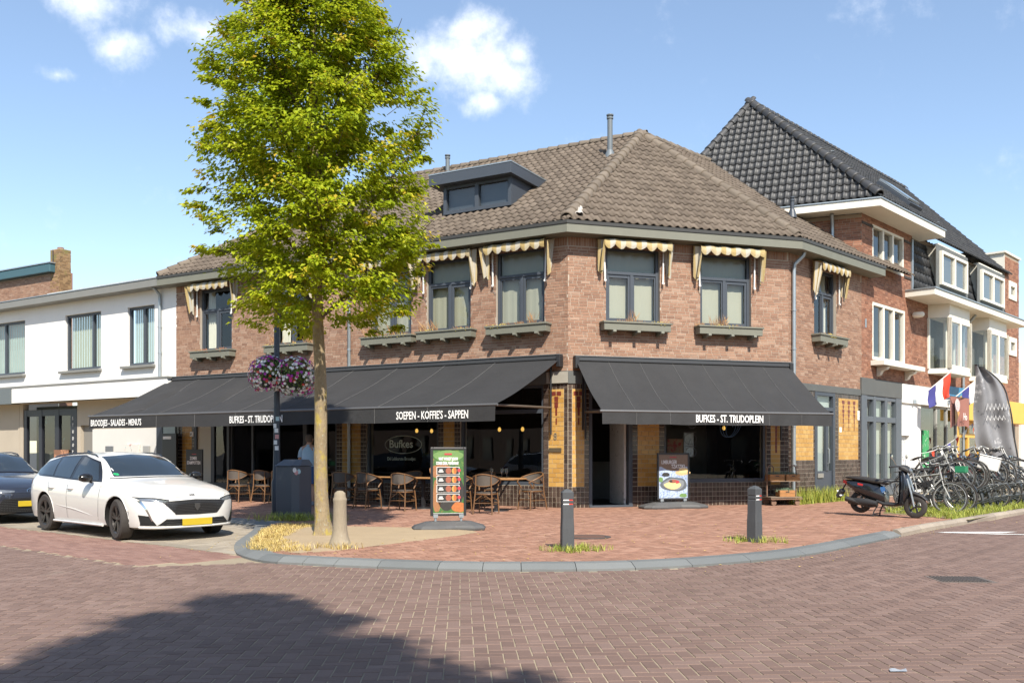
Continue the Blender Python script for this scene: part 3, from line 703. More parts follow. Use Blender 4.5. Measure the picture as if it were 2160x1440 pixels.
# ---- dormer
dm = MB(TL); zr = 8.95
dm.prism([(DX0,DZ0-.05),(DX1,DZ0-.05),(DX1,DZ1),(DX0,DZ1)], DY0+.12, DY0+2.6, 'y'); dm = dm.build('dormer', M_['anthracite'], BR, keep=True)
m = MB(TL); m.box(DX0-.3,DX1+.14,DY0-.28,DY0+2.3,DZ1+.002,8.9); m.build('dormer_roof', M_['anthracite'], dm, keep=True, bevel=.006)
m = MB(TL); m.box(DX0-.31,DX1+.15,DY0-.29,DY0+2.3,8.903,8.935); m.build('dormer_roof_edge', M_['zinc'], dm, keep=True)
m = MB(TL)
for x0, x1 in ((DX0,DX0+.1),(DX1-.1,DX1),((DX0+DX1)/2-.06,(DX0+DX1)/2+.06)): m.box(x0,x1,DY0-.02,DY0+.12,DZ0,DZ1)
m.box(DX0+.1,DX1-.1,DY0-.015,DY0+.118,DZ0,DZ0+.1); m.box(DX0+.1,DX1-.1,DY0-.015,DY0+.118,DZ1-.08,DZ1); m.build('dormer_window_frame', M_['anthracite'], dm, keep=True, bevel=.004)
mid = (DX0+DX1)/2
for x0, x1 in ((DX0+.1,mid-.06),(mid+.06,DX1-.1)):
    m = MB(TL); m.poly([(x0,DY0+.05,DZ0+.1),(x1,DY0+.05,DZ0+.1),(x1,DY0+.05,DZ1-.08),(x0,DY0+.05,DZ1-.08)]); m.build('pane', M_['pane'], dm, keep=True, recalc=False)
# ---- flues
def flue(T, x, y, z0, z1, r, parent, col='anthracite'):
    p = FP(T, x, y, 0); m = MB(); m.lathe([(r,z0),(r,z1-.12),(r*1.25,z1-.12),(r*1.25,z1-.07),(r*.9,z1-.07),(r*.9,z1-.03),(r*1.35,z1-.03),(r*1.35,z1)], (p[0],p[1],0), 16)
    m.lathe([(r*2.2,z0-.05),(r*1.6,z0+.12),(r*1.1,z0+.2)], (p[0],p[1],0), 16); return m.build('flue_pipe', M_[col], parent, keep=True, smooth=True)
M_['flue'] = mat('flue_grey', (.13,.15,.165), .5)
flue(TL, 12.95, 4.1, 9.75, 10.95, .075, BR, 'flue'); flue(TL, 6.6, 5.4, 10.3, 11.2, .07, BR, 'flue')
# ---- downpipes
def downpipe(name, pts, r, parent, mt='zinc'):
    m = MB(); m.tube(pts, r, 10)
    for i in range(len(pts)-1):
        a, b = np.array(pts[i]), np.array(pts[i+1]); L_ = np.linalg.norm(b-a)
        if L_ > 1.2:
            for k in range(1, int(L_/1.1)+1):
                c = a+(b-a)*k/(int(L_/1.1)+1); d = unit(b-a); m.cyl(c-d*.02, c+d*.02, r*1.25, n=10)
    return m.build(name, M_[mt], parent, keep=True, smooth=True)
downpipe('downpipe', [FP(TT,.28,-.3,6.6),FP(TT,.26,-.28,6.5),FP(TT,.17,-.09,6.3),FP(TT,.16,-.07,6.1),FP(TT,.16,-.07,.1)], .05, BR)
downpipe('downpipe', [FP(TL,WL-6.65,-.3,6.6),FP(TL,WL-6.65,-.07,6.3),FP(TL,WL-6.65,-.07,.1)], .045, BR)
# ------------------------------------------------------------------ ground floor of the corner building: tiled piers, shop windows, doors
def tiles(T, x0, x1, z0, z1, tw, th, stag=False, joint=.011, proud=.007, y=0.):
    out = []; nz = max(1, round((z1-z0)/th)); hz = (z1-z0)/nz; nx = max(1, round((x1-x0)/tw)); hx = (x1-x0)/nx
    for j in range(nz):
        off = hx*.5 if (stag and j % 2 and nx > 1) else 0
        for i in range(nx+(1 if off else 0)):
            a, b = x0+i*hx-off, x0+(i+1)*hx-off; a, b = max(a, x0), min(b, x1)
            if b-a < .02: continue
            d = proud+random.uniform(-.001,.001)
            out.append((0, tmat(T, a+joint/2, y-d, z0+j*hz+joint/2, b-a-joint, d+.002, hz-joint), random.uniform(.01,1), True))
    return out
ot = []
def pier(T, x0, x1, kind='y', z0=.08, z1=3.06, plinth=.58):
    """tile-clad pier: brown foot, yellow (or brown) field above"""
    g = MB(T); g.box(x0,x1,0,.3,z0-.05,z1); g = g.build('pier', M_['grout'], BR, keep=True)
    b_ = tiles(T, x0, x1, z0, plinth, .104, .1145); f_ = tiles(T, x0, x1, plinth, z1-.12, .2 if kind == 'y' else .104, .1145, kind == 'y')
    b_ += tiles(T, x0, x1, z1-.12, z1, .104, .12)
    if kind != 'y': b_ += f_
    else: pieces('tile', g, M_['yellow_tile'], btpl, f_, 30, 'tiling')
    pieces('tile', g, M_['brown_tile'], btpl, b_, 14, 'tiling')
    return g
def orn(T, xc, z):      # dark red ornament let into the yellow field
    for dx, dz, w, h_ in ((-.07,0,.12,.1),(.07,0,.12,.1),(0,-.14,.1,.12),(0,-.29,.1,.14),(0,-.48,.05,.2),(0,-.7,.035,.16)):
        ot.append((0, tmat(T, xc+dx-w/2, -.011, z+dz, w, .01, h_), random.uniform(.01,1), True))
xl = lambda s_: WL-s_       # distance from the corner on the long side
# long side
pier(TL, xl(.105), xl(0), 'b'); pier(TL, xl(.52), xl(.105), 'y'); pier(TL, xl(.66), xl(.52), 'b'); orn(TL, xl(.31), 2.78)
pier(TL, xl(3.24), xl(3.06), 'b'); pier(TL, xl(3.58), xl(3.24), 'y'); pier(TL, xl(3.74), xl(3.58), 'b')
pier(TL, xl(6.3), xl(6.1), 'b'); pier(TL, xl(6.95), xl(6.3), 'y'); pier(TL, xl(7.15), xl(6.95), 'b')
pier(TL, xl(12.92), xl(12.8), 'b'); pier(TL, xl(13.35), xl(12.92), 'y'); pier(TL, xl(13.6), xl(13.35), 'b')
# chamfer
pier(TF, 0, .105, 'b'); pier(TF, .105, .42, 'y'); pier(TF, .42, .54, 'b'); orn(TF, .27, 2.78)
pier(TF, 1.68, 1.82, 'b'); pier(TF, 1.82, 2.4, 'y'); pier(TF, 2.4, 2.54, 'b'); orn(TF, 2.11, 2.78)
pier(TF, 5.42, 5.55, 'b'); pier(TF, 5.55, 5.83, 'y'); pier(TF, 5.83, 6.07, 'b')
for z_ in np.arange(1.4,2.75,.1): ot.append((0, tmat(TF, 5.68, -.011, z_, .055, .01, .095), .5, True))
# side
pier(TT, .0, .2, 'b', plinth=1.2); pier(TT, .2, 1.36, 'y', plinth=1.2); pier(TT, 1.36, 1.44, 'b', plinth=1.2)
pier(TT, 2.62, 2.86, 'b', plinth=1.2); pier(TT, 2.86, 4.12, 'y', plinth=1.2); pier(TT, 4.12, 4.34, 'b', plinth=1.2)
for xc in (3.15,3.5,3.85):
    for dz, w, h_ in ((0,.15,.1),(-.13,.08,.1),(-.25,.12,.1),(-.38,.08,.11),(-.55,.05,.15),(-.75,.03,.18)): ot.append((0, tmat(TT, xc-w/2, -.011, 2.78+dz, w, .01, h_), .5, True))
# plinths below the shop windows
def plinth(T, x0, x1, z1):
    g = MB(T); g.box(x0,x1,.004,.25,.03,z1); g = g.build('plinth', M_['grout'], BR, keep=True); pieces('tile', g, M_['brown_tile'], btpl, tiles(T, x0, x1, .08, z1, .104, .1145, y=.004), 80, 'tiling')
plinth(TL, xl(3.06), xl(.66), .60); plinth(TL, xl(6.1), xl(3.74), .60); plinth(TF, 2.54, 5.42, .66); plinth(TL, xl(11.3), xl(8.35), .4)
pieces('ornament_tile', BR, M_['orn_tile'], btpl, ot, 100)
# lintel band
m = MB(TL); m.box(xl(13.6),xl(0)+.02,-.03,.25,3.062,3.366); m.build('lintel', M_['lintel'], BR, keep=True, bevel=.008)
m = MB(TF); m.box(0.0,6.07,-.033,.25,3.062,3.366); m.build('lintel', M_['lintel'], BR, keep=True, bevel=.008)
m = MB(TT); m.box(0,WT,-.03,.25,3.062,3.248); m.build('lintel', M_['lintel'], BR, keep=True, bevel=.008)
m = MB(TL); m.box(xl(.55),xl(-.02),-.06,-.034,3.08,3.35); m.build('lintel_block', mat('pale_stone', (.33,.31,.26), .85, noise=[(8,.15)]), BR, keep=True)
def shop_window(T, x0, x1, z0, z1, trans, parent, mull=(), gl='shopglass'):
    y = .06; m = MB(T); f = .07
    m.box(x0,x0+f,y-.03,y+.07,z0,z1); m.box(x1-f,x1,y-.03,y+.07,z0,z1); m.box(x0+f,x1-f,y-.028,y+.068,z0,z0+.09); m.box(x0+f,x1-f,y-.028,y+.068,z1-.07,z1); m.box(x0+f,x1-f,y-.033,y+.066,trans-.05,trans+.05)
    for q in mull: m.box(q-.035,q+.035,y-.025,y+.065,z0+.09,z1-.07)
    wo = m.build('shop_window', M_['anthracite'], parent, keep=True, bevel=.004)
    xs = [x0+f]+[q for q in mull]+[x1-f]
    for a, b in zip(xs[:-1], xs[1:]):
        p = MB(T); p.poly([(a,y+.03,z0+.09),(b,y+.03,z0+.09),(b,y+.03,trans-.05),(a,y+.03,trans-.05)]); p.build('pane', M_[gl], wo, keep=True, recalc=False)
        p = MB(T); p.poly([(a,y+.03,trans+.05),(b,y+.03,trans+.05),(b,y+.03,z1-.07),(a,y+.03,z1-.07)]); p.build('transom_pane', M_['ribbed'], wo, keep=True, recalc=False)
    return wo
w_corner = shop_window(TL, xl(3.06), xl(.66), .60, 3.06, 2.42, BR)
w_name = shop_window(TL, xl(6.1), xl(3.74), .60, 3.06, 2.42, BR)
shop_window(TL, xl(8.35), xl(7.15), .12, 3.06, 2.42, BR, (xl(7.75),))
w_long = shop_window(TL, xl(11.3), xl(8.35), .4, 3.06, 2.42, BR, (xl(9.4),xl(10.4)))
w_front = shop_window(TF, 2.54, 5.42, .66, 3.06, 2.42, BR)
# entrance on the chamfer: frame, sidelight, open door leaf
m = MB(TF); m.box(.54,.62,-.02,.1,.1,3.06); m.box(1.58,1.68,-.02,.1,.1,3.06); m.box(.62,1.58,-.015,.09,2.36,2.46); m.box(.62,1.58,-.015,.09,2.98,3.06); m.box(.54,1.68,-.05,.3,.08,.13)
dr = m.build('door', M_['anthracite'], BR, keep=True, bevel=.004, label='open entrance doorway with anthracite frame')
p = MB(TF); p.poly([(.62,.04,2.46),(1.58,.04,2.46),(1.58,.04,2.98),(.62,.04,2.98)]); p.build('transom_pane', M_['ribbed'], dr, keep=True, recalc=False)
m = MB(TF); m.box(1.5,1.56,.1,1.0,.13,2.36); m.build('door_leaf', mat('worn_white_door', (.5,.49,.46), .6, noise=[(6,.2)], wear=(10,.6,(.15,.13,.12))), dr, keep=True)
# side street door with glazed panel
m = MB(TT); m.box(1.44,1.56,-.02,.1,.1,3.06); m.box(2.5,2.62,-.02,.1,.1,3.06); m.box(1.56,2.5,-.018,.09,2.55,2.65); m.box(1.56,2.5,-.018,.09,2.96,3.06); m.box(1.56,2.5,.02,.07,.1,.9); m.box(2.12,2.26,0,.08,.9,2.55); m.box(1.56,1.62,0,.08,.9,2.55)
d2 = m.build('door', M_['anthracite'], BR, keep=True, bevel=.004, label='grey side door with frosted glass panel')
for a, b, c, d in ((1.62,2.12,.9,2.55),(2.26,2.5,.9,2.55),(1.56,2.5,2.65,2.96)):
    p = MB(TT); p.poly([(a,.04,c),(b,.04,c),(b,.04,d),(a,.04,d)]); p.build('pane', M_['pane'], d2, keep=True, recalc=False)
p = MB(TT); p.box(1.5,2.55,.12,.14,.5,2.96); p.build('frosted_film', mat('frosted_film', (.42,.48,.46), .6), d2, keep=True)
m = MB(TT); m.tube([(2.17,-.02,1.1),(2.17,-.07,1.12),(2.17,-.07,1.5),(2.17,-.02,1.52)], .014, 8); m.build('handle', M_['zinc'], d2, keep=True, smooth=True)
m = MB(TT); m.box(1.62,1.95,-.012,.02,.72,.84); m.build('letter_plate', mat('brushed_steel', (.5,.48,.44), .35, metal=.8), d2, keep=True)
# left end door 8A
m = MB(TL); m.box(xl(12.8),xl(12.7),-.02,.1,.1,3.06); m.box(xl(11.4),xl(11.3),-.02,.1,.1,3.06); m.box(xl(12.7),xl(11.4),-.018,.09,2.42,2.52); m.box(xl(12.7),xl(11.4),.02,.07,.1,.5); m.box(xl(12.1),xl(11.95),0,.08,.5,2.42)
d3 = m.build('door', M_['anthracite'], BR, keep=True, bevel=.004, label='dark door with cream panel at the far end under the awning')
p = MB(TL); p.box(xl(12.7),xl(12.1),.03,.05,.5,2.42); p.build('cream_panel', mat('cream_panel', (.5,.48,.4), .7), d3, keep=True)
p = MB(TL); p.poly([(xl(11.95),.04,.5),(xl(11.4),.04,.5),(xl(11.4),.04,2.42),(xl(11.95),.04,2.42)]); p.build('pane', M_['shopglass'], d3, keep=True, recalc=False)
# house numbers, letter slot, brackets on the corner pier
bm_ = mat('black_metal', (.02,.02,.022), .5)
text_part('8', .24, textT(TL, xl(.38), -.02, 1.72), mat('steel_number', (.45,.42,.35), .35, metal=.7), BR, 'house_number', sx=.8)
m = MB(TL); m.box(xl(.5),xl(.17),-.03,-.008,1.42,1.52); m.build('letter_slot', mat('bronze', (.14,.11,.07), .45, metal=.4), BR, keep=True)
m = MB(TL); m.box(xl(12.98),xl(12.83),-.03,-.01,1.9,2.05); pl8 = m.build('number_plate', M_['white'], BR, keep=True)
text_part('8A', .1, textT(TL, xl(12.97), -.032, 1.94), bm_, pl8, 'number_lettering', sx=.8)
m = MB(TT); m.box(2.9,3.02,-.02,-.008,1.98,2.12); m.build('notice_plate', M_['white'], BR, keep=True)
m = MB(TT); m.box(4.05,4.17,-.022,-.01,2.35,2.62); m.build('notice_plate', M_['white'], BR, keep=True)
m = MB(TF)
for x in (.15,): m.box(x+.2,x+.24,-.06,-.02,1.95,3.3)
m.build('awning_rail', bm_, BR, keep=True)
# interior: dark room, back wall, counter with lit screens
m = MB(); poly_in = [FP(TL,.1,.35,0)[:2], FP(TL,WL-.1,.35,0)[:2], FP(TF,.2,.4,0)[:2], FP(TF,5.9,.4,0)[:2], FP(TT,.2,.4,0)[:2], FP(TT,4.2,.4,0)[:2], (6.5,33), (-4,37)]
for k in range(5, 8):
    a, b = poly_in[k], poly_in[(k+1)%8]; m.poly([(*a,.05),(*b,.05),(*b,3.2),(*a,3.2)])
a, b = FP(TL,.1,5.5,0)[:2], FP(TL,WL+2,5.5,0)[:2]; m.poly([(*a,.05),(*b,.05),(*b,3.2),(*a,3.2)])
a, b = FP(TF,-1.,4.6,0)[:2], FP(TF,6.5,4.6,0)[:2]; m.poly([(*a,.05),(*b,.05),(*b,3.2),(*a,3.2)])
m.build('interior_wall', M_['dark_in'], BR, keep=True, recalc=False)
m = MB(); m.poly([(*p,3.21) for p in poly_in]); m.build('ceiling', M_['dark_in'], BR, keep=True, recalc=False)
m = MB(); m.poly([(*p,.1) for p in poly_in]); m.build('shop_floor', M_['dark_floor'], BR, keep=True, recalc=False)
m = MB(TF); m.box(.5,3.6,3.2,3.8,.1,1.15); m.build('counter', mat('counter_wood', (.12,.1,.085), .5, noise=[(3,.2)]), BR, keep=True, bevel=.01)
m = MB(TF); m.box(3.6,5.3,2.6,2.64,.1,3.2); m.build('partition', mat('grey_partition', (.16,.165,.15), .8), BR, keep=True)
# window print
gp_ = mat('window_print', (.5,.55,.47), .7)
m = MB(TL); cx_, cz_ = xl(4.93), 1.62
m.tube([(cx_+.60*math.cos(a), .085, cz_+.235*math.sin(a)) for a in np.linspace(0,2*math.pi,48,endpoint=False)], .010, 4, closed=True); m.build('window_print', gp_, w_name, keep=True)
text_part('Bufkes', .3, textT(TL, xl(5.40), .084, 1.54), gp_, w_name, 'window_print', sx=1.0, bold=.004)
text_part('Dé Lekkerste Broodjes', .13, textT(TL, xl(5.46), .084, 1.2), gp_, w_name, 'window_print', sx=.76)
gf = mat('faint_window_print', (.13,.15,.17), .7)
for (x, z, s_) in ((3.35,2.1,.1),(3.3,1.75,.17),(3.32,1.42,.15)):
    m = MB(TF); m.tube([(x+s_*math.cos(a), .085, z+s_*.8*math.sin(a)) for a in np.linspace(0,2*math.pi,20,endpoint=False)], .006, 4, closed=True)
    m.tube([(x-s_,.085,z+s_),(x+s_,.085,z+s_)], .006, 4); m.tube([(x-s_*.4,.085,z-s_),(x,.085,z),(x+s_*.4,.085,z-s_)], .006, 4); m.build('window_print', gf, w_front, keep=True)
bl_ = mat('blue_scribble', (.06,.13,.24), .7)
m = MB(TF); m.tube([(4.3+.2*math.cos(a)+.04*a/3, .085, 2.05+.25*math.sin(a*1.03)) for a in np.linspace(0,19,80)], .007, 4); m.build('window_print', bl_, w_front, keep=True)
# curtain panel inside the front window, small posters
m = MB(TF); m.box(2.7,3.15,.16,.18,1.3,1.75); m.build('window_poster', mat('poster_red', (.3,.2,.12), .7, wear=(9,.5,(.35,.05,.05))), w_front, keep=True)
m = MB(TF); m.box(3.16,3.42,.14,.2,1.3,1.9); m.build('window_display', mat('silver_box', (.5,.55,.6), .3, metal=.3, noise=[(14,.4)]), w_front, keep=True)
# ---- pendant lamps inside
bulb = mat('lamp_filament', (.9,.6,.2), .4, emit=((1.0,.52,.12), 6.0)); bglass = mat('amber_bulb', (.25,.14,.03), .15, emit=((1.0,.55,.12), .8))
pend = [(TL,xl(5.35),1.3,2.05,'name'),(TL,xl(5.12),1.7,2.05,'name'),(TL,xl(4.1),1.1,2.05,'name'),(TL,xl(2.6),1.2,2.05,'corner'),(TL,xl(1.9),1.2,2.05,'corner'),(TL,xl(.98),.9,2.08,'corner'),(TL,xl(8.1),1.2,2.0,'far'),(TF,5.0,1.4,2.1,'front')]
LN = ['outer of two close-set','inner of two close-set','single','single','middle','pier-side','lone','lone']
first = None
for T, x, y, z, wh in pend:
    p = FP(T, x, y, z)
    lab = {'name':'glowing pendant bulb behind the shop window with the oval name print','corner':'glowing pendant bulb behind the shop window beside the corner pier','far':'glowing pendant bulb behind the glass beside the tree trunk','front':'glowing pendant bulb behind the window of the chamfered front'}[wh]
    if first is None:
        first = thing('pendant_lamp', lab, 'lamp', p, 0, 'pendant lamps inside the shop')
        m = MB(); m.lathe([(.0,-.09),(.03,-.08),(.045,-.04),(.035,.0),(.015,.03)], n=12); m.build('bulb', bglass, first, smooth=True)
        m = MB(); m.lathe([(.0,-.07),(.015,-.05),(.015,-.02),(0,0)], n=8); m.build('filament', bulb, first)
        m = MB(); m.lathe([(.018,.02),(.02,.07),(.004,.08),(.004,1.12)], n=8); m.build('cord', bm_, first)
        o = first
    else: o = copy_tree(first); o.location = p
    o['label'] = lab.replace('glowing', LN.pop(0)+' glowing')
# ------------------------------------------------------------------ awnings
M_['awning'] = mat('black_awning_cloth', (.026,.026,.027), .8, noise=[(.7,.22),(3.,.16),(200,.2)], bump=(6,.35,.03), wear=[(40,.8,(.09,.09,.09)),(60,.76,(.2,.2,.19))])
M_['seam'] = mat('awning_seam', (.11,.11,.11), .8)
def awning(name, label, T, xa, xb, ztop, xc, xd, out, zbar, drop, texts, seams, folds, parent_wall_y=-.12):
    t = thing(name, label, 'awning', FP(T, (xa+xb)/2, parent_wall_y, ztop-.9))
    def surf(u, v):
        x = (xa+(xb-xa)*u)*(1-v)+(xc+(xd-xc)*u)*v; y = parent_wall_y-(out+parent_wall_y)*v; z = ztop+(zbar-ztop)*v
        s_ = -.09*math.sin(math.pi*v)*(.6+.4*math.sin(u*37+v)**2)+.012*math.sin(u*61+v*9)*v
        for fu, fv, am, w in folds:
            d = (u-fu-(v-.5)*.05)/w; s_ += am*math.exp(-d*d)*math.sin(math.pi*min(1,max(0,v)))**.7
        return (x, y, z+s_)
    m = MB(T); m.grid(surf, 90, 18); m.build('canopy', M_['awning'], t, keep=True, smooth=True, recalc=False)
    m = MB(T)
    def val(u, v):
        x = xc+(xd-xc)*u; return (x, -out-.012+.012*math.sin(u*60)*v-.01*v, zbar-.02-drop*v+.006*math.sin(u*31)*v)
    m.grid(val, 90, 4); va = m.build('valance', M_['awning'], t, keep=True, smooth=True, recalc=False)
    m = MB(T); m.cyl((xc-.05,-out,zbar),(xd+.05,-out,zbar),.03); m.build('front_bar', mat('awning_bar', (.16,.16,.16), .4, metal=.5), t, keep=True, smooth=True)
    m = MB(T); m.box(xa-.03,xb+.03,-.16,-.005,ztop+.0,ztop+.11); m.build('cassette', mat('awning_cassette', (.05,.052,.055), .4), t, keep=True, bevel=.02)
    m = MB(T); m.box(xa-.04,xb+.04,-.18,-.012,ztop+.112,ztop+.13); m.build('cassette_cover', mat('awning_cover', (.2,.21,.21), .4, metal=.4), t, keep=True)
    for x in (xa, xb):
        m = MB(T); m.box(x-.05,x+.05,-.2,-.01,ztop-.18,ztop+.1); m.build('end_bracket', bm_, t, keep=True, bevel=.01)
    for xw, xe in ((xa+.25,xc+.12),(xb-.25,xd-.12)):
        m = MB(T); m.tube([(xw,-.1,zbar+.05),(xe,-out,zbar)], .028, 8); m.build('arm', mat('awning_arm', (.14,.11,.085), .5, metal=.3), t, keep=True, smooth=True)
        m = MB(T); m.tube([(xw,-.08,ztop-.1),(xw,-.08,zbar-.6)], .025, 8); m.build('arm_rail', bm_, t, keep=True, smooth=True)
    for u in seams:
        m = MB(T); m.tube([tuple(np.array(surf(u,v))+np.array([0,-.003,.006])) for v in lin(0,1,14)]+[tuple(np.array(val(u,v))+np.array([0,-.004,0])) for v in (0,1)], .0055, 4); m.build('seam', M_['seam'], t, keep=True)
    for s_, x, size, sxx in texts: text_part(s_, size, textT(T, x, -out-.04, zbar-drop*.84), M_['print_white'], va, 'lettering', sx=sxx, bold=.0045, ext=.001)
    return t
awning('long_awning', 'long black awning with white lettering over the terrace behind the tree', TL, xl(13.8), xl(.17), 3.64, xl(13.88), xl(.34), 2.85, 2.44, .33,
       [('BROODJES - SALADES - MENU\'S', xl(13.78), .25, .62),('BUFKES - ST. TRUDOPLEIN', xl(8.25), .25, .62),('SOEPEN - KOFFIE\'S - SAPPEN', xl(2.95), .25, .62)], [.1,.21,.32,.43,.54,.65,.76,.87], [(.10,.5,-.17,.012),(.135,.5,.08,.025),(.30,.5,-.16,.010),(.335,.5,.06,.02),(.47,.5,-.1,.008),(.5,.5,.04,.02),(.6,.5,-.05,.03),(.8,.5,-.04,.04)])
awning('front_awning', 'shorter black awning with white lettering over the chamfered shop front', TF, .17, 6.05, 3.6, .12, 6.03, 1.85, 2.33, .27,
       [('BUFKES - ST. TRUDOPLEIN', 2.4, .24, .62)], [.14,.28,.43,.57,.71,.86], [(.5,.5,-.02,.2)])
# ------------------------------------------------------------------ window blinds and flower boxes of the upper floor
M_['cloth_y'] = mat('yellow_check_cloth', [(0,(.36,.26,.1)),(.5,(.4,.3,.13)),(1,(.42,.34,.2))], .85, noise=[(9,.12)], stretch=(1,1,3.2), wear=(5,.62,(.55,.5,.4)))
M_['cloth_w'] = mat('offwhite_check_cloth', [(0,(.4,.37,.31)),(.6,(.47,.44,.37)),(1,(.45,.39,.26))], .85, noise=[(9,.1)], stretch=(1,1,3.2))
M_['lath'] = mat('white_arm', (.72,.71,.68), .5)
UPN = ['first window from the white building','second window from the white building, behind crown','long side window half hidden by crown','long side window just clear of the tree','long side window nearest the chamfer corner','chamfer window nearest the tree side corner','chamfer window beside the zinc downpipe','the only side street window']
def blind(T, a, b, zt, lab):
    t = thing('window_blind', 'yellow white checked folded blind over '+lab, 'blind', FP(T, (a+b)/2, -.1, zt-.8), 0, 'checked blinds over the upper windows')
    a, b = a-.17, b+.17; n = 13; o = .33+random.uniform(-.03,.03); rnd = random.Random(int(a*100))
    hood = MB(T)
    for k in range(n):      # striped hood: top slope and scalloped valance, one column per stripe
        x0, x1 = a+(b-a)*k/n, a+(b-a)*(k+1)/n; hood.mi = k % 2; K = 5
        hood.grid(lambda u, v: (x0+(x1-x0)*u, -.02-o*(1-(1-v)**2)*.98, zt-.1*v-.02*math.sin((k+u)*2.3)*v), K, 4, pv=rnd.uniform(.01,1))
        hood.grid(lambda u, v: (x0+(x1-x0)*u, -.02-o*.98-.02*math.sin(v*3), zt-.1-.02*math.sin((k+u)*2.3)-v*(.12+.075*abs(math.sin(math.pi*(k/2+u/2)))**.8)), K, 4, pv=rnd.uniform(.01,1))
    hood.build('hood', [M_['cloth_y'],M_['cloth_w']], t, keep=True, smooth=True, recalc=False)
    for s_, e in ((a,1),(b,-1)):
        m = MB(T); J = 16; L_ = .86+rnd.uniform(-.05,.05); ph = rnd.uniform(0,6); wd = rnd.uniform(.17,.22)
        for j in range(J):      # pleated side drape hanging from the hood
            m.mi = 0 if (j//2) % 2 else 1
            def f(u, v, j=j):
                q = (j+u)/J; taper = 1-.45*v; yy = -.03-o*q*taper
                x = s_+e*(-.02+.035*math.sin(q*19+ph+v*2)*(1-.3*v)+wd*.35*math.sin(q*7+ph)*(1-.5*v))
                return (x, yy, zt-.03-.09*q-L_*v*(.92+.08*math.sin(q*9+ph)))
            m.grid(f, 3, 7, pv=rnd.uniform(.01,1))
        m.build('side_drape', [M_['cloth_y'],M_['cloth_w']], t, keep=True, smooth=True, recalc=False)
        m = MB(T); m.beam((s_+e*.1,-.06,zt-.2),(s_+e*.12,-.07,zt-1.0),.035,.02,(0,1,0)); m.lathe([(.03,-.015),(.03,.015)], (s_+e*.12,-.08,zt-1.02), 10, 'y'); m.build('arm', M_['lath'], t, keep=True)
        m = MB(T); m.tube([(s_+e*.12,-.06,zt-1.0),(s_+e*.1,-.03,zt-1.12),(s_+e*.17,-.02,zt-1.25)], .005, 4); m.build('cord', bm_, t, keep=True)
    return t
M_['dead_plant'] = mat('dried_plant', [(0,(.22,.1,.04)),(.5,(.36,.19,.08)),(1,(.48,.32,.16))], .9)
M_['sedum'] = mat('yellow_sedum', [(0,(.5,.38,.05)),(1,(.66,.55,.16))], .8)
M_['red_flower'] = mat('red_flower', [(0,(.45,.09,.03)),(1,(.6,.2,.06))], .7)
def flower_box(T, a, b, z, lab, i):
    t = thing('flower_box', 'olive flower box with dried plants under '+lab, 'flower box', FP(T, (a+b)/2, -.15, z-.35), 0, 'flower boxes under the upper windows')
    a, b = a-.15, b+.17; d = .27; rnd = random.Random(i*7+1)
    m = MB(T); m.box(a,b,-d,-.02,z-.2,z-.005); m.box(a-.03,b+.03,-d-.03,-d+.012,z-.028,z+.012); m.box(a-.03,a+.012,-d+.012,-.01,z-.028,z+.012); m.box(b-.012,b+.03,-d+.012,-.01,z-.028,z+.012); m.build('trough', M_['olive'], t, keep=True, bevel=.004)
    m = MB(T); m.poly([(a+.01,-d+.01,z-.0),(b-.01,-d+.01,z-.0),(b-.01,-.03,z-.0),(a+.01,-.03,z-.0)]); m.build('soil', mat('soil', (.09,.06,.04), .95), t, keep=True, recalc=False)
    for q in (.14,.5,.86):
        x = a+(b-a)*q; m = MB(T); m.prism([(-.02,z-.2),(-d-.06,z-.2),(-d-.07,z-.25),(-d-.02,z-.27),(-.02,z-.3)], x-.04, x+.04, 'x'); m.build('bracket', M_['olive'], t, keep=True)
    m = MB()
    def spray(x, hgt, n, pvr, spread=.6):
        for k in range(n):
            bx, by = x+rnd.uniform(-.1,.1), -d*rnd.uniform(.2,.95); h_ = hgt*rnd.uniform(.3,1); dx, dy = rnd.uniform(-1,1)*spread*h_, rnd.uniform(-1,.4)*spread*h_
            p = [FP(T,bx,by,z-.01), FP(T,bx+.006,by,z-.01), FP(T,bx+dx*.5+.004,by+dy*.5,z+h_*.6), FP(T,bx+dx,by+dy,z+h_)]; m.add(p, [(0,1,2),(0,2,3)], rnd.uniform(*pvr))
    for k in range(7): spray(a+(b-a)*rnd.random(), rnd.choice((.06,.09,.12,.34)), 34, (.01,1))
    m.build('dried_plants', M_['dead_plant'], t, keep=True, recalc=False)['kind'] = 'stuff'
    m = MB()
    for k in range(2):
        x = a+(b-a)*rnd.uniform(.1,.9)
        for q in range(40):
            bx, by = x+rnd.gauss(0,.09), -d-rnd.uniform(-.1,.03); zz = z+rnd.uniform(-.06,.04); s_ = .018
            m.add([FP(T,bx-s_,by,zz),FP(T,bx,by-s_*.6,zz+s_*.4),FP(T,bx+s_,by,zz),FP(T,bx,by,zz+s_)], [(0,1,2),(0,1,3),(1,2,3)], rnd.uniform(.01,1))
    m.build('sedum', M_['sedum'] if i else M_['red_flower'], t, keep=True, recalc=False)['kind'] = 'stuff'
for i, (T, a, b, z0, z1, k) in enumerate(UPW):
    blind(T, a, b, 6.6 if T is not TT else 6.57, UPN[i]); flower_box(T, a, b, z0-.02 if T is not TL or i > 1 else z0-.02, UPN[i], i)

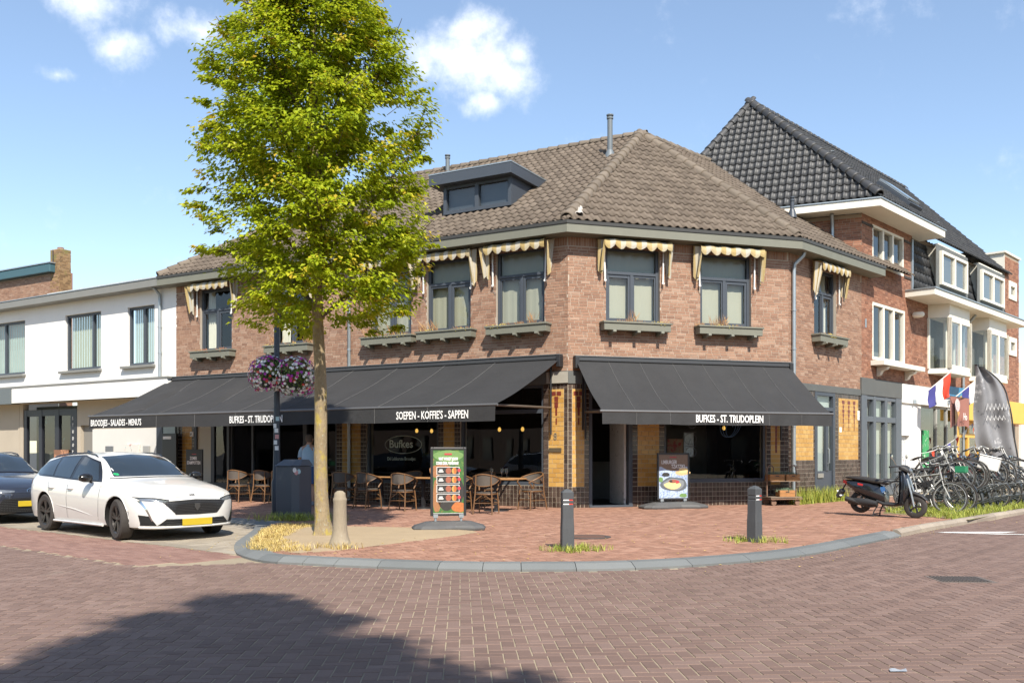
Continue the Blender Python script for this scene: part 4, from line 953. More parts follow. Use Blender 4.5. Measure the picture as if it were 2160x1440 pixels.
# ------------------------------------------------------------------ tall brick house with dark glazed roof
dR = np.array([math.cos(R_(46.5)), math.sin(R_(46.5))]); TR = frame(D_, dR)
sdv = np.array([.915,-.403]); TS = frame(D_-sdv*8.0, sdv)     # side wall above the lower roof, running towards the street
M_['brick2'] = mat('orange_brick', [(0,(.19,.085,.052)),(.3,(.25,.11,.066)),(.6,(.3,.135,.08)),(.9,(.35,.175,.11)),(1,(.2,.095,.066))], .88, noise=[(1.5,.12),(35,.16)], bump=(90,.5,.004))
M_['mortar2'] = mat('mortar_dark', (.3,.24,.18), .95, noise=[(3,.2)])
M_['gtile'] = mat('glazed_black_tile', [(0,(.034,.034,.035)),(.5,(.045,.045,.046)),(1,(.06,.059,.058))], .52, noise=[(2,.15)], spec=.5)
M_['cream'] = mat('cream_paint', (.72,.69,.6), .6, noise=[(2.5,.07)], wear=(6,.72,(.5,.46,.38)))
M_['plaster_white'] = mat('white_plaster', (.74,.73,.7), .8, noise=[(1.2,.06),(30,.05)], stretch=(1,1,.22), wear=[(3.,.66,(.62,.6,.55)),(7,.7,(.52,.5,.45))])
BT = thing('tall_brick_house', 'taller orange brick house with black glazed roof tiles and white eaves beside the side street', 'building', FP(TR,2,2,0))
rops = [(.8,3.3,7.0,8.26),(.8,3.4,4.2,5.92)]
m = MB(TR); panel_wall(m, 0, 14.2, 3.6, 8.45, rops+[(3.9,14.2,6.55,8.45)], .2); wr = m.build('wall', M_['mortar2'], BT, keep=True, recalc=False)
ins = courses(TR, 0, 4.0, 3.62, 8.42, rops)+courses(TR, 4.0, 14.2, 3.62, 6.5, [])
pieces('brick', wr, M_['brick2'], btpl, ins, 100, 'brickwork')
m = MB(TR); m.box(.3,14.1,1.2,6,0,8.9); m.build('core', M_['dark_in'], BT, keep=True)
m = MB(TR); m.box(4.0,14.1,.43,1.1,6.6,8.75); m.build('mansard_back', M_['dark_in'], BT, keep=True)
m = MB(TS); panel_wall(m, 0, 8.0, 6.2, 8.4, []); ws = m.build('wall', M_['mortar2'], BT, keep=True, recalc=False)
pieces('brick', ws, M_['brick2'], btpl, courses(TS, 3.0, 8.0, 6.6, 8.3, []), 60, 'brickwork')
m = MB(TR); m.box(3.88,3.98,-.06,.25,6.6,8.3); m.build('corner_strip', M_['zinc'], BT, keep=True)
def white_window(T, a, b, z0, z1, parts, parent, y=.05, fr_=.09, dark=True, name='window', mt='cream', depth=.9):
    m = MB(T); m.box(a,a+fr_,y-.05,y+.08,z0,z1); m.box(b-fr_,b,y-.05,y+.08,z0,z1); m.box(a+fr_,b-fr_,y-.048,y+.078,z0,z0+fr_); m.box(a+fr_,b-fr_,y-.048,y+.078,z1-fr_,z1)
    n = parts; xs = [a+fr_+(b-a-2*fr_)*i/n for i in range(n+1)]
    for q in xs[1:-1]: m.box(q-.06,q+.06,y-.046,y+.076,z0+fr_,z1-fr_)
    w = m.build(name, M_[mt], parent, keep=True, bevel=.006)
    for i in range(n):
        p = MB(T); p.poly([(xs[i],y+.03,z0+fr_),(xs[i+1],y+.03,z0+fr_),(xs[i+1],y+.03,z1-fr_),(xs[i],y+.03,z1-fr_)]); p.build('pane', M_['pane'], w, keep=True, recalc=False)
    p = MB(T); p.box(a-.3,b+.3,y+depth,y+depth+.02,z0-.2,z1+.2); p.build('room_wall', M_['room'], w, keep=True)
    return w
M_['room'] = mat('dim_room', (.12,.125,.12), .8, noise=[(2,.4)])
white_window(TR, .8, 3.3, 7.0, 8.26, 3, BT); w2 = white_window(TR, .8, 3.4, 4.2, 5.92, 3, BT)
m = MB(TR); m.box(.65,4.0,-.42,-.005,4.0,4.14); m.prism([(-.005,3.99),(-.36,3.99),(-.3,3.9),(-.16,3.86),(-.1,3.74),(-.005,3.7)], 1.1, 1.28, 'x'); m.prism([(-.005,3.99),(-.36,3.99),(-.3,3.9),(-.16,3.86),(-.1,3.74),(-.005,3.7)], 3.35, 3.53, 'x'); m.build('balcony_sill', M_['cream'], BT, keep=True, bevel=.008)
for z_ in (8.12,6.98): 
    m = MB(TR); m.box(.0,.8 if z_ > 8 else .02,-.03,-.002,z_,z_+.07); m.box(3.3,3.88,-.03,-.002,z_,z_+.07); m.build('brick_band', mat('dark_band', (.05,.04,.035), .8), BT, keep=True)
# upper eaves: white box cornice round the corner
ovR, ovS = .72, .62
def crn(T, x0, x1, o, z0, z1, mt='cream'): m = MB(T); m.box(x0,x1,-o,.05,z0,z1); return m
cpt = lambda o1, o2: eave_corner(TS, 8.0, TR, 0)  # plain corner
def corner_poly(z, oR, oS, xr):
    p = np.array(FP(TS,8.0,-oS,0))[:2]; d = TS[:2,0]; q = np.array(FP(TR,0,-oR,0))[:2]; e = TR[:2,0]
    t = np.linalg.solve(np.array([[d[0],-e[0]],[d[1],-e[1]]]), q-p); c = p+d*t[0]
    return [np.array(FP(TS,1.2,-oS,0))[:2], c, np.array(FP(TR,xr,-oR,0))[:2], np.array(FP(TR,xr,.1,0))[:2], np.array(FP(TR,0,.1,0))[:2], np.array(FP(TS,1.2,.1,0))[:2]]
m = MB(); m.prism(corner_poly(0,ovR,ovS,4.95), 8.42, 8.64); m.build('cornice', M_['cream'], BT, keep=True, bevel=.01)
m = MB(); m.prism(corner_poly(0,ovR+.03,ovS+.03,4.98), 8.642, 8.675); m.build('cornice_edge', M_['zinc'], BT, keep=True)
a_ = 1.5; AP2 = np.array([8.07,30.8,13.18]); cE = corner_poly(0,ovR-.05,ovS-.05,4.95)
eC = np.array([*cE[1],8.68]); eS = np.array([*(cE[1]-sdv*6.8),8.68])
dR3 = np.array([*dR,0]); RR = AP2+dR3*14.0
eR = np.array([*cE[2],8.68]); eM = np.array(FP(TR,5.0,-.12,8.62)); eM2 = np.array(FP(TR,14.6,-.12,8.62))
rf = [roof_face([eS,eC,AP2], eC, np.array([*sdv,0]), .205, .33, BT, M_['gtile'], amp=.027, nind=160, name='roof_tile'),
      roof_face([eC,eR,AP2+dR3*5.3,AP2], eC, dR3, .205, .33, BT, M_['gtile'], amp=.027, nind=60, name='roof_tile'),
      roof_face([eM,eM2,RR,AP2+dR3*5.2], eM, dR3, .205, .33, BT, M_['gtile'], amp=.027, nind=60, name='roof_tile')]
ridge_run(eC+np.array([0,0,.08]), AP2+np.array([0,0,.05]), rf[0][0], M_['gtile'], r=.13); ridge_run(eS+np.array([0,0,.05]), AP2+np.array([0,0,.05]), rf[0][0], M_['gtile'], r=.11); ridge_run(AP2+np.array([0,0,.05]), RR+np.array([0,0,.05]), rf[1][0], M_['gtile'], r=.11)
m = MB(); m.poly([eS, AP2, RR, RR+np.array([-7,7,-4.5]), eS+np.array([-1,9,0])]); m.build('back_slope', M_['gtile'], BT, keep=True, recalc=False)
# mansard below: steep glazed tiling with dormer windows, white lower cornice
mp = [np.array(FP(TR,3.98,-.02,6.72)), np.array(FP(TR,14.2,-.02,6.72)), np.array(FP(TR,14.2,.42,8.66)), np.array(FP(TR,3.98,.42,8.66))]
roof_face(mp, mp[0], dR3, .26, .33, BT, M_['gtile'], amp=.03, nind=60, name='roof_tile')
for a, b in ((6.2,9.0),(10.6,13.5)):
    m = MB(TR); m.box(a,b,-.1,.9,7.12,8.55); dmr = m.build('dormer', M_['cream'], BT, keep=True, bevel=.01)
    w = white_window(TR, a+.05, b-.05, 7.14, 8.3, 2, BT, y=-.16, fr_=.1, depth=.055)
m = MB(TR); m.box(3.4,13.9,-.92,.1,6.36,6.56); m.build('cornice', M_['cream'], BT, keep=True, bevel=.01)
m = MB(TR); m.box(3.37,13.93,-.95,.1,6.562,6.6); m.build('cornice_edge', M_['zinc'], BT, keep=True)
# two bay windows
for a, b in ((5.45,8.0),(9.75,12.4)):
    m = MB(TR); pl = [(a,0),(a+.25,-.62),(b-.25,-.62),(b,0)]; m.prism(pl, 5.9, 6.358); m.prism([(a-.02,0),(a+.23,-.65),(b-.23,-.65),(b+.02,0)], 4.05, 4.22)
    for (x0,y0),(x1,y1) in zip(pl[:-1], pl[1:]):
        for t0 in (0,1):
            px, py = (x0+(x1-x0)*t0, y0+(y1-y0)*t0); m.box(px-.07,px+.07,py-.06,py+.06,4.21,5.91)
    m.box((a+b)/2-.06,(a+b)/2+.06,-.66,-.56,4.21,5.91)
    m.box(a+.3,b-.3,-.65,-.57,5.78,5.91); m.box(a+.3,b-.3,-.65,-.57,4.21,4.34)
    bw_ = m.build('bay_window', M_['cream'], BT, keep=True, bevel=.006)
    for (x0,y0),(x1,y1) in zip(pl[:-1], pl[1:]):
        p = MB(TR); p.poly([(x0,y0,4.2),(x1,y1,4.2),(x1,y1,5.92),(x0,y0,5.92)]); p.build('pane', M_['pane'], bw_, keep=True, recalc=False)
    p = MB(TR); p.box(a+.02,b-.02,-.02,-.012,4.22,5.9); p.build('room_wall', M_['room'], bw_, keep=True)
    p = MB(TR); p.grid(lambda u, v: (a+.35+u*.5, -.4+.03*math.sin(u*25), 4.25+v*1.6), 24, 3); p.build('curtain', M_['curtain'], bw_, keep=True, smooth=True, recalc=False)
downpipe('downpipe', [FP(TR,8.85,-.5,6.35),FP(TR,8.85,-.1,5.9),FP(TR,8.85,-.07,5.7),FP(TR,8.85,-.07,.1)], .05, BT)
downpipe('downpipe', [FP(TS,7.2,-.3,8.4),FP(TS,7.2,-.1,8.2),FP(TS,7.2,-.07,8.0),FP(TS,7.2,-.07,7.25),FP(TS,7.3,-.2,7.1)], .05, BT)
# stair tower with white block
m = MB(TR); panel_wall(m, 14.2, 16.2, 0, 9.5, [(14.75,15.7,7.75,8.4),(14.75,15.7,5.45,6.1)]); wt_ = m.build('tower_wall', M_['mortar2'], BT, keep=True, recalc=False)
pieces('brick', wt_, M_['brick2'], btpl, courses(TR, 14.2, 16.2, 2.5, 9.4, [(14.75,15.7,7.75,8.4),(14.75,15.7,5.45,6.1)]), 30, 'brickwork')
white_window(TR, 14.7, 15.75, 7.7, 8.45, 1, BT, y=0, fr_=.2); white_window(TR, 14.7, 15.75, 5.4, 6.15, 1, BT, y=0, fr_=.2)
m = MB(TR); m.box(14.18,14.26,0,6,6,9.5); m.box(14.1,16.3,-.06,3,9.5,9.58); m.build('tower_coping', M_['cream'], BT, keep=True)
m = MB(TR); m.box(13.6,14.15,1.1,4.5,8.5,9.62); m.build('roof_block', M_['plaster_white'], BT, keep=True)
flue(TR, 4.6, 3.0, 10.9, 12.0, .09, BT, 'flue'); flue(TR, 9.5, 1.5, 9.7, 10.25, .12, BT, 'flue'); flue(TR, 10.9, 1.6, 9.9, 10.4, .12, BT, 'flue')
flue(TS, 6.2, -1.3, 8.2, 8.75, .06, BT, 'anthracite')
n2, v2 = rf[1][1], rf[1][2]; c0 = eC+dR3*4.5+v2*1.6+n2*.12
m = MB(); m.obox(c0, dR3*.55, v2*.7, n2*.07); sk = m.build('skylight', M_['anthracite'], BT, keep=True, bevel=.01)
m = MB(); m.obox(c0+n2*.12+v2*.1, dR3*.47, v2*.62-n2*.0, n2*.03); m.build('skylight_sash', M_['zinc'], sk, keep=True)
m = MB(); m.poly([c0+n2*.155+dR3*a+v2*(b+.1) for a, b in ((-.42,-.55),(.42,-.55),(.42,.55),(-.42,.55))]); m.build('pane', mat('skylight_glass', (.2,.26,.24), .08), sk, keep=True, recalc=False)
m = MB(TR); m.lathe([(.05,-.35),(.09,-.3),(.1,-.05),(.06,0)], (3.95,-.05,5.85), 12, 'y'); m.build('wall_lamp', M_['cream'], BT, keep=True, smooth=True)
m = MB(TR); m.box(.25,.35,-.012,-.002,5.1,5.35); m.build('notice_plate', M_['zinc'], BT, keep=True)
# ---- ground floor along the side street
m = MB(TR); m.box(-.1,3.0,-.06,.2,3.1,3.6); m.build('lintel', M_['lintel'], BT, keep=True, bevel=.01)
m = MB(TR)
for a, b in ((-.08,.3),(2.55,3.0)): m.box(a,b,-.05,.12,.1,3.098)
for a in (.9,1.78): m.box(a-.09,a+.09,-.04,.1,.1,3.098)
m.box(.3,2.55,-.03,.09,2.98,3.098); m.box(.3,2.55,-.035,.095,2.32,2.48); m.box(.3,2.55,-.03,.09,.1,.6)
sd2 = m.build('grey_shopfront', M_['lintel2'] if 'lintel2' in M_ else mat('slate_paint', (.1,.115,.13), .5), BT, keep=True, bevel=.006)
for a, b in ((.3,.81),(.99,1.69),(1.87,2.55)):
    for c, d in ((.6,2.32),(2.48,2.98)):
        p = MB(TR); p.poly([(a,.03,c),(b,.03,c),(b,.03,d),(a,.03,d)]); p.build('pane', M_['pane'], sd2, keep=True, recalc=False)
p = MB(TR); p.box(.2,2.6,.16,.18,.3,3.05); p.build('frosted_film', mat('frosted_film2', (.4,.46,.42), .6, noise=[(1.5,.3)]), sd2, keep=True)
m = MB(TR); m.box(3.0,7.4,-.08,.15,2.98,3.58); m.build('shop_fascia', M_['plaster_white'], BT, keep=True, bevel=.008)
m = MB(TR); panel_wall(m, 3.0, 4.75, .1, 2.978, [(3.02,3.75,.1,1.95)], .15, y=-.02); m.build('white_wall', M_['plaster_white'], BT, keep=True, recalc=False)
m = MB(TR); m.box(3.02,3.75,.1,.14,.1,1.95); m.build('graffiti_door', mat('graffiti_panel', (.58,.58,.56), .7, wear=[(7,.56,(.5,.1,.08)),(9,.58,(.1,.12,.15)),(6,.6,(.15,.3,.5))]), BT, keep=True)
m = MB(TR)
for x in (4.75,6.3,7.35,8.4): m.box(x-.05,x+.05,.0,.1,.1,2.978)
m.box(4.8,8.4,.01,.09,.1,.55); m.box(4.8,8.4,.01,.09,2.9,2.978); sh = m.build('shop_front', mat('grey_frame', (.4,.4,.37), .5), BT, keep=True)
p = MB(TR); p.poly([(4.8,.05,.55),(8.4,.05,.55),(8.4,.05,2.9),(4.8,.05,2.9)]); p.build('pane', M_['shopglass'], sh, keep=True, recalc=False)
p = MB(TR); p.box(4.8,8.35,.9,.92,.1,2.9); p.build('window_display', mat('shop_display', (.16,.18,.16), .7, noise=[(2,.5)], wear=[(3,.58,(.4,.4,.42)),(5,.62,(.35,.08,.08))]), sh, keep=True)
p = MB(TR); p.box(5.0,5.55,-.0,.03,.9,2.15); p.build('green_poster', mat('green_poster', (.04,.3,.1), .6, wear=(8,.56,(.6,.6,.55))), sh, keep=True)
m = MB(TR); m.box(8.3,15.4,-.45,-.05,2.55,3.42); m.build('yellow_sign_box', mat('yellow_sign', (.7,.42,.07), .5, noise=[(2,.05)]), BT, keep=True, bevel=.02)
m = MB(TR)
for x in (8.5,9.6,10.9,14.9): m.box(x-.09,x+.09,-.02,.1,.1,2.55)
m.box(8.5,10.9,-.018,.09,1.95,2.1); m.box(8.5,14.9,-.018,.09,2.42,2.55); ys = m.build('yellow_shop_frame', mat('yellow_frame', (.66,.38,.08), .55), BT, keep=True)
p = MB(TR); p.poly([(8.5,.05,.1),(14.9,.05,.1),(14.9,.05,2.5),(8.5,.05,2.5)]); p.build('pane', M_['shopglass'], ys, keep=True, recalc=False)
p = MB(TR); p.box(8.5,14.9,.6,.62,.1,2.5); p.build('window_display', mat('shelf_display', (.1,.1,.11), .7, stretch=(1,1,3), wear=[(5,.56,(.5,.5,.52)),(7,.6,(.4,.05,.06)),(6,.63,(.55,.42,.12))]), ys, keep=True)
m = MB(TR); m.box(6.9,8.9,-.14,-.09,3.32,3.72); sg = m.build('blue_sign', mat('blue_sign', (.04,.2,.36), .5), BT, keep=True)
m = MB(TR); m.box(16.2,19,-.1,3,.1,5.2); m.build('white_brick_annex', M_['plaster_white'], BT, keep=True)
# ------------------------------------------------------------------ white rendered building on the left
dW = np.array([.848,-.53]); E2 = E_; TW = frame(E2-dW*22, dW); XW = 22.0; wx = lambda s_: XW-s_      # s_: distance left of the brick building
M_['beige'] = mat('beige_concrete', (.4,.35,.28), .85, noise=[(1.2,.1),(25,.08)], wear=(3,.72,(.3,.26,.2)))
M_['grey_metal'] = mat('grey_fascia', (.2,.2,.185), .6, noise=[(3,.1)])
WB = thing('white_building', 'low white rendered building with grey fascia and solar panels beside the brick corner building', 'building', FP(TW,16,2,0))
wops = [(wx(2.45),wx(1.07),4.24,6.14),(wx(5.92),wx(3.88),4.24,6.16),(wx(10.6),wx(8.4),4.26,6.2)]
m = MB(TW); panel_wall(m, wx(21.5), wx(-.02), 3.72, 6.6, wops, .2); m.build('wall', M_['plaster_white'], WB, keep=True, recalc=False)
for i, (a, b, z0, z1) in enumerate(wops):
    m = MB(TW); f = .08; y = .1; q = a+(b-a)*(.55,.72,.35)[i]
    m.box(a,a+f,y-.02,y+.08,z0,z1); m.box(b-f,b,y-.02,y+.08,z0,z1); m.box(a+f,b-f,y-.018,y+.078,z0,z0+f); m.box(a+f,b-f,y-.018,y+.078,z1-f,z1); m.box(q-.05,q+.05,y-.016,y+.076,z0+f,z1-f)
    w = m.build('window', M_['anthracite'], WB, keep=True, bevel=.004)
    for c, d in ((a+f,q-.05),(q+.05,b-f)):
        p = MB(TW); p.poly([(c,y+.03,z0+f),(d,y+.03,z0+f),(d,y+.03,z1-f),(c,y+.03,z1-f)]); p.build('pane', M_['pane'], w, keep=True, recalc=False)
    p = MB(TW); n = 26
    for k in range(n): p.box(a+f+(b-a-2*f)*k/n,a+f+(b-a-2*f)*(k+.96)/n,y+.14+.02*(k%2),y+.15+.02*(k%2),z0,z1-.05)
    p.build('vertical_blind', mat('vertical_blind%d' % i, ((.42,.5,.46),(.42,.44,.33),(.4,.5,.46))[i], .8, noise=[(2,.15)]), w, keep=True)
    m = MB(TW); m.box(a-.22,b+.05,-.14,.0,z0-.1,z0-.02); m.build('sill', M_['grey_metal'], w, keep=True, bevel=.005)
m = MB(TW); m.box(wx(21.5),wx(.1),-.42,.1,6.6,6.84); m.build('fascia', M_['grey_metal'], WB, keep=True, bevel=.01)
m = MB(TW); m.box(wx(21.5),wx(.08),-.44,-.36,6.842,6.87); m.build('fascia_edge', M_['zinc'], WB, keep=True)
rs = [np.array(FP(TW,wx(21.5),-.36,6.86)), np.array(FP(TW,wx(.2),-.36,6.86)), np.array(FP(TW,wx(.2),6,7.9)), np.array(FP(TW,wx(21.5),6,7.9))]
m = MB(); m.poly(rs); m.build('roof', mat('roof_felt', (.08,.08,.08), .9), WB, keep=True, recalc=False)
M_['pv'] = mat('solar_cells', (.02,.03,.075), .15, noise=[(40,.2)])
for k in range(7):      # solar panels lying on the roof slope
    a = wx(7.2)+k*1.02; m = MB(TW); z = lambda y: 6.9+.17*(y+.3); m.add([(a,.1,z(.1)+.05),(a+.97,.1,z(.1)+.05),(a+.97,1.7,z(1.7)+.05),(a,1.7,z(1.7)+.05)], [(0,1,2,3)]); 
    pn = MB(TW); t0 = FP(TW,a+.485,.9,z(.9)+.07)
    t = thing('solar_panel', 'dark blue solar panel, number %s from the brick corner building along the roof' % ('one two three four five six seven'.split()[6-k]), 'solar panel', t0, 0, 'solar panels on the white building')
    c = np.array([(0.1+1.7)/2]); u = TW[:3,0]; v = unit(TW[:3,1]+np.array([0,0,.17])); n = np.cross(u, v)
    q = MB(); q.obox(np.array(t0), u*.485, v*.8, n*.018); q.build('frame', M_['white'], t, keep=True)
    q = MB()
    for i in range(4):
        for j in range(6): q.obox(np.array(t0)+u*(-.345+.23*i)+v*(-.65+.26*j)+n*.02, u*.108, v*.124, n*.004)
    q.build('cells', M_['pv'], t, keep=True)
downpipe('downpipe', [FP(TW,wx(.72),-.3,6.6),FP(TW,wx(.72),-.08,6.4),FP(TW,wx(.72),-.07,6.2),FP(TW,wx(.72),-.07,3.74)], .05, WB)
# fascia band of white panels over a recessed ground floor
m = MB(TW); m.box(wx(21.5),wx(.0),-.32,.1,3.72,3.78); m.build('band_flashing', M_['grey_metal'], WB, keep=True)
xs = [wx(8.75),wx(6.95),wx(4.2),wx(2.1),wx(.05)]
for a, b in zip(xs[:-1], xs[1:]):
    m = MB(TW); m.box(a+.004,b-.004,-.3,.0,3.18,3.716); m.build('fascia_panel', M_['plaster_white'], WB, keep=True, bevel=.004)
m = MB(TW); m.box(wx(12.6),wx(8.76),-.33,.0,3.16,3.716); sg = m.build('sign_board', mat('grey_sign', (.12,.14,.145), .6), WB, keep=True)
gy = mat('pale_yellow_print', (.75,.62,.3), .6)
text_part('R-FIT.', .27, textT(TW, wx(10.02), -.334, 3.44), gy, sg, 'lettering', sx=.85, bold=.005)
text_part('Small Group Training', .14, textT(TW, wx(10.65), -.334, 3.24), gy, sg, 'lettering', sx=.92)
m = MB(TW); m.box(wx(21.5),wx(9.3),.3,.5,.05,3.18); m.box(wx(9.25),wx(9.02),.28,.5,.05,3.18); m.build('pillar', M_['beige'], WB, keep=True)
m = MB(TW); panel_wall(m, wx(5.7), wx(0), .05, 3.19, [(wx(5.5),wx(4.75),.05,2.35)], .3, y=.3); m.build('recessed_wall', M_['beige'], WB, keep=True, recalc=False)
m = MB(TW); m.box(wx(5.5),wx(4.75),.42,.46,.05,2.35); m.build('grey_door', mat('concrete_door', (.2,.19,.17), .8), WB, keep=True)
m = MB(TW); m.box(wx(4.72),wx(.55),.24,.298,.05,2.2); m.build('white_wall_panel', mat('pale_panel', (.58,.57,.54), .7, noise=[(2,.06)]), WB, keep=True)
m = MB(TW); m.poly([(wx(21.5),-.3,3.18),(wx(0),-.3,3.18),(wx(0),.6,3.18),(wx(21.5),.6,3.18)]); m.build('soffit', M_['beige'], WB, keep=True, recalc=False)
m = MB(TW)
for a, b in ((9.02,8.82),(8.05,7.85),(7.05,6.8),(6.1,5.72)): m.box(wx(a),wx(b),.3,.42,.05,2.95)
m.box(wx(8.82),wx(5.9),.31,.41,2.72,2.95); dd = m.build('studio_doors', mat('black_frame', (.02,.022,.03), .4), WB, keep=True, bevel=.004)
for a, b in ((8.82,8.05),(7.85,7.05),(6.8,6.1)):
    p = MB(TW); p.poly([(wx(a),.36,.1),(wx(b),.36,.1),(wx(b),.36,2.72),(wx(a),.36,2.72)]); p.build('pane', M_['shopglass'], dd, keep=True, recalc=False)
p = MB(TW); p.box(wx(9.2),wx(5.6),.9,.92,.05,3.1); p.build('room_wall', mat('studio_dim', (.1,.11,.09), .8, noise=[(1.5,.5)], wear=(2.5,.6,(.12,.3,.36))), dd, keep=True)
for i, ch in enumerate('STUDOPLEIN'): text_part(ch, .16, textT(TW, wx(5.98), .292, 2.55-i*.235), M_['print_white'], dd, 'lettering', sx=.8)
m = MB(TW); m.box(wx(7.0),wx(6.15),.24,.28,.55,1.5); m.build('studio_poster', mat('orange_poster', (.2,.1,.06), .6, wear=[(4,.5,(.45,.22,.12)),(8,.6,(.5,.42,.36))]), WB, keep=True)
def wallbox(name, a, b, z0, z1, mt, y0=.1): m = MB(TW); m.box(wx(a),wx(b),y0,.238,z0,z1); return m.build(name, mt, WB, keep=True, bevel=.008)
wallbox('letter_box', 9.72, 9.42, .75, 1.28, bm_, .12)
wallbox('meter_panel', 3.95, 3.55, .5, 1.62, mat('grey_meter', (.13,.14,.15), .5), .2)
wallbox('graffiti_cabinet', 2.85, 2.1, .5, 1.68, mat('graffiti_white', (.6,.58,.54), .6, wear=[(5,.57,(.5,.07,.05)),(8,.57,(.06,.07,.08)),(6,.62,(.2,.4,.45))]), .16)
wallbox('intercom', 1.9, 1.6, 1.22, 1.62, mat('grey_intercom', (.3,.3,.29), .5), .17)
m = MB(TW); m.box(wx(1.25),wx(.95),.2,.24,.05,3.1); m.box(wx(.95),wx(.05),.26,.28,.05,3.1); m.build('dark_side_frame', mat('navy_frame', (.025,.03,.045), .4), WB, keep=True)
m = MB(TW); m.box(wx(.95),wx(.3),.22,.25,.05,3.0); m.build('frosted_side_pane', mat('grey_green_pane', (.25,.3,.28), .3), WB, keep=True)
t = thing('menu_board', 'tall black menu board with white notes against the white building wall', 'menu board', FP(TW,wx(.0),-.2,.08))
m = MB(TW); m.box(wx(.32),wx(-.35),-.28,-.2,.1,2.0); m.build('board', mat('black_board', (.015,.015,.017), .35), t, keep=True, bevel=.006)
for z_, c in ((1.82,.09),(1.05,.1),(.4,.06)):
    m = MB(TW); m.box(wx(.27),wx(-.12),-.286,-.281,z_,z_+c); m.build('paper_note', M_['print_white'], t, keep=True)
# brick block with chimney further back
TB = frame((-28.7,49.6), (.86,-.51)); 
BK = thing('rear_brick_building', 'red brick building with blue cornice and chimney behind the white building', 'building', FP(TB,4,2,0))
m = MB(TB); panel_wall(m, -10, 6.6, 2, 10.6, []); wb_ = m.build('wall', M_['mortar'], BK, keep=True, recalc=False)
m = MB(TB); m.box(6.61,6.7,0,.7,2,10.6); m.build('end_wall', M_['brick'], BK, keep=True)
pieces('brick', wb_, M_['brick'], btpl, courses(TB, -8, 6.6, 6.8, 10.5, [], bw=.23, bh=.065), 60, 'brickwork')
m = MB(TB); m.box(-10,6.3,-.3,.2,10.55,11.0); m.build('cornice', mat('blue_cornice', (.05,.11,.13), .5), BK, keep=True, bevel=.04)
m = MB(TB); m.box(-10,6.35,-.34,.2,11.002,11.06); m.build('cornice_edge', M_['zinc'], BK, keep=True)
m = MB(TB); panel_wall(m, 5.9, 6.7, 9, 11.75, []); m.box(5.902,6.698,.01,.6,9,11.75); ch = m.build('chimney', M_['mortar'], BK, keep=True, recalc=False)
M_['brick_old'] = mat('weathered_brick', [(0,(.15,.09,.04)),(.5,(.25,.15,.07)),(1,(.33,.21,.1))], .9, noise=[(1.5,.2),(30,.2)], wear=(1.6,.58,(.2,.17,.05)))
pieces('brick', ch, M_['brick_old'], btpl, courses(TB, 5.9, 6.7, 9.0, 11.75, [], bw=.23, bh=.065)+courses(TB @ np.array([[0,-1,0,6.7],[1,0,0,0],[0,0,1,0],[0,0,0,1.]]), 0, .6, 9.0, 11.75, [], bw=.23, bh=.065), 30, 'brickwork')
m = MB(TB); m.lathe([(.16,11.75),(.16,11.87),(.12,11.89)], (6.3,.3,0), 12); m.build('chimney_pot', M_['brick'], BK, keep=True)
m = MB(TB); m.tube([(6.2,-.06,10.6),(6.2,-.06,11.7)], .03, 6); m.build('chimney_stay', M_['iron'], BK, keep=True)
# houses across the square, behind the photographer: they give the windows something to mirror
def plain_house(loc, rot, w, h_, lab, bm2):
    t = thing('terraced_house', lab, 'building', loc, rot, 'houses across the square')
    m = MB(); ops = [(a-w/2, a-w/2+1.2, z, z+1.5) for z in (.9,3.9) for a in np.arange(1.2, w-1.5, 2.6)]
    panel_wall(m, -w/2, w/2, 0, h_, ops, .2); m.build('wall', bm2, t, recalc=False)
    for a, b, c, d in ops:
        q = MB(); q.box(a,b,.12,.15,c,d); q.build('window', mat('far_window', (.05,.06,.07), .1), t)
    m = MB(); m.prism([(-.5,h_),(8.5,h_),(4,h_+3.5)], -w/2, w/2, 'x'); m.build('roof', M_['tile'], t); m = MB(); m.box(-w/2,w/2,.3,8,0,h_); m.build('body', bm2, t)
plain_house((-34,6,0), R_(62), 26, 6.2, 'row house across the street left of the photographer', mat('dark_house_brick', (.07,.05,.042), .9, noise=[(2,.3)]))
plain_house((6,-22,0), R_(178), 40, 6.4, 'row house across the square behind the photographer', M_['brick'])
plain_house((36,4,0), R_(-108), 26, 6.0, 'row house across the street right of the photographer', MATS['dark_house_brick'])
# ------------------------------------------------------------------ trees
def leafmat(name, ramp):
    m = bpy.data.materials.new(name); m.use_nodes = True; N, L = m.node_tree.nodes, m.node_tree.links; N.clear()
    o = N.new('ShaderNodeOutputMaterial'); at = N.new('ShaderNodeAttribute'); at.attribute_name = 'pv'; cr = N.new('ShaderNodeValToRGB'); L.new(at.outputs['Fac'], cr.inputs[0])
    e = cr.color_ramp.elements; e[0].position, e[0].color = ramp[0][0], (*ramp[0][1],1); e[1].position, e[1].color = ramp[-1][0], (*ramp[-1][1],1)
    for p_, c_ in ramp[1:-1]: k = e.new(p_); k.color = (*c_,1)
    d = N.new('ShaderNodeBsdfPrincipled'); d.inputs['Roughness'].default_value = .45; d.inputs['Specular IOR Level'].default_value = .22; tr = N.new('ShaderNodeBsdfTranslucent'); mx = N.new('ShaderNodeMixShader'); mx.inputs[0].default_value = .42
    hs = N.new('ShaderNodeHueSaturation'); hs.inputs['Value'].default_value = 1.25; hs.inputs['Hue'].default_value = .485; L.new(cr.outputs[0], hs.inputs['Color'])
    L.new(cr.outputs[0], d.inputs['Base Color']); L.new(hs.outputs[0], tr.inputs[0]); L.new(d.outputs[0], mx.inputs[1]); L.new(tr.outputs[0], mx.inputs[2]); L.new(mx.outputs[0], o.inputs[0]); return m
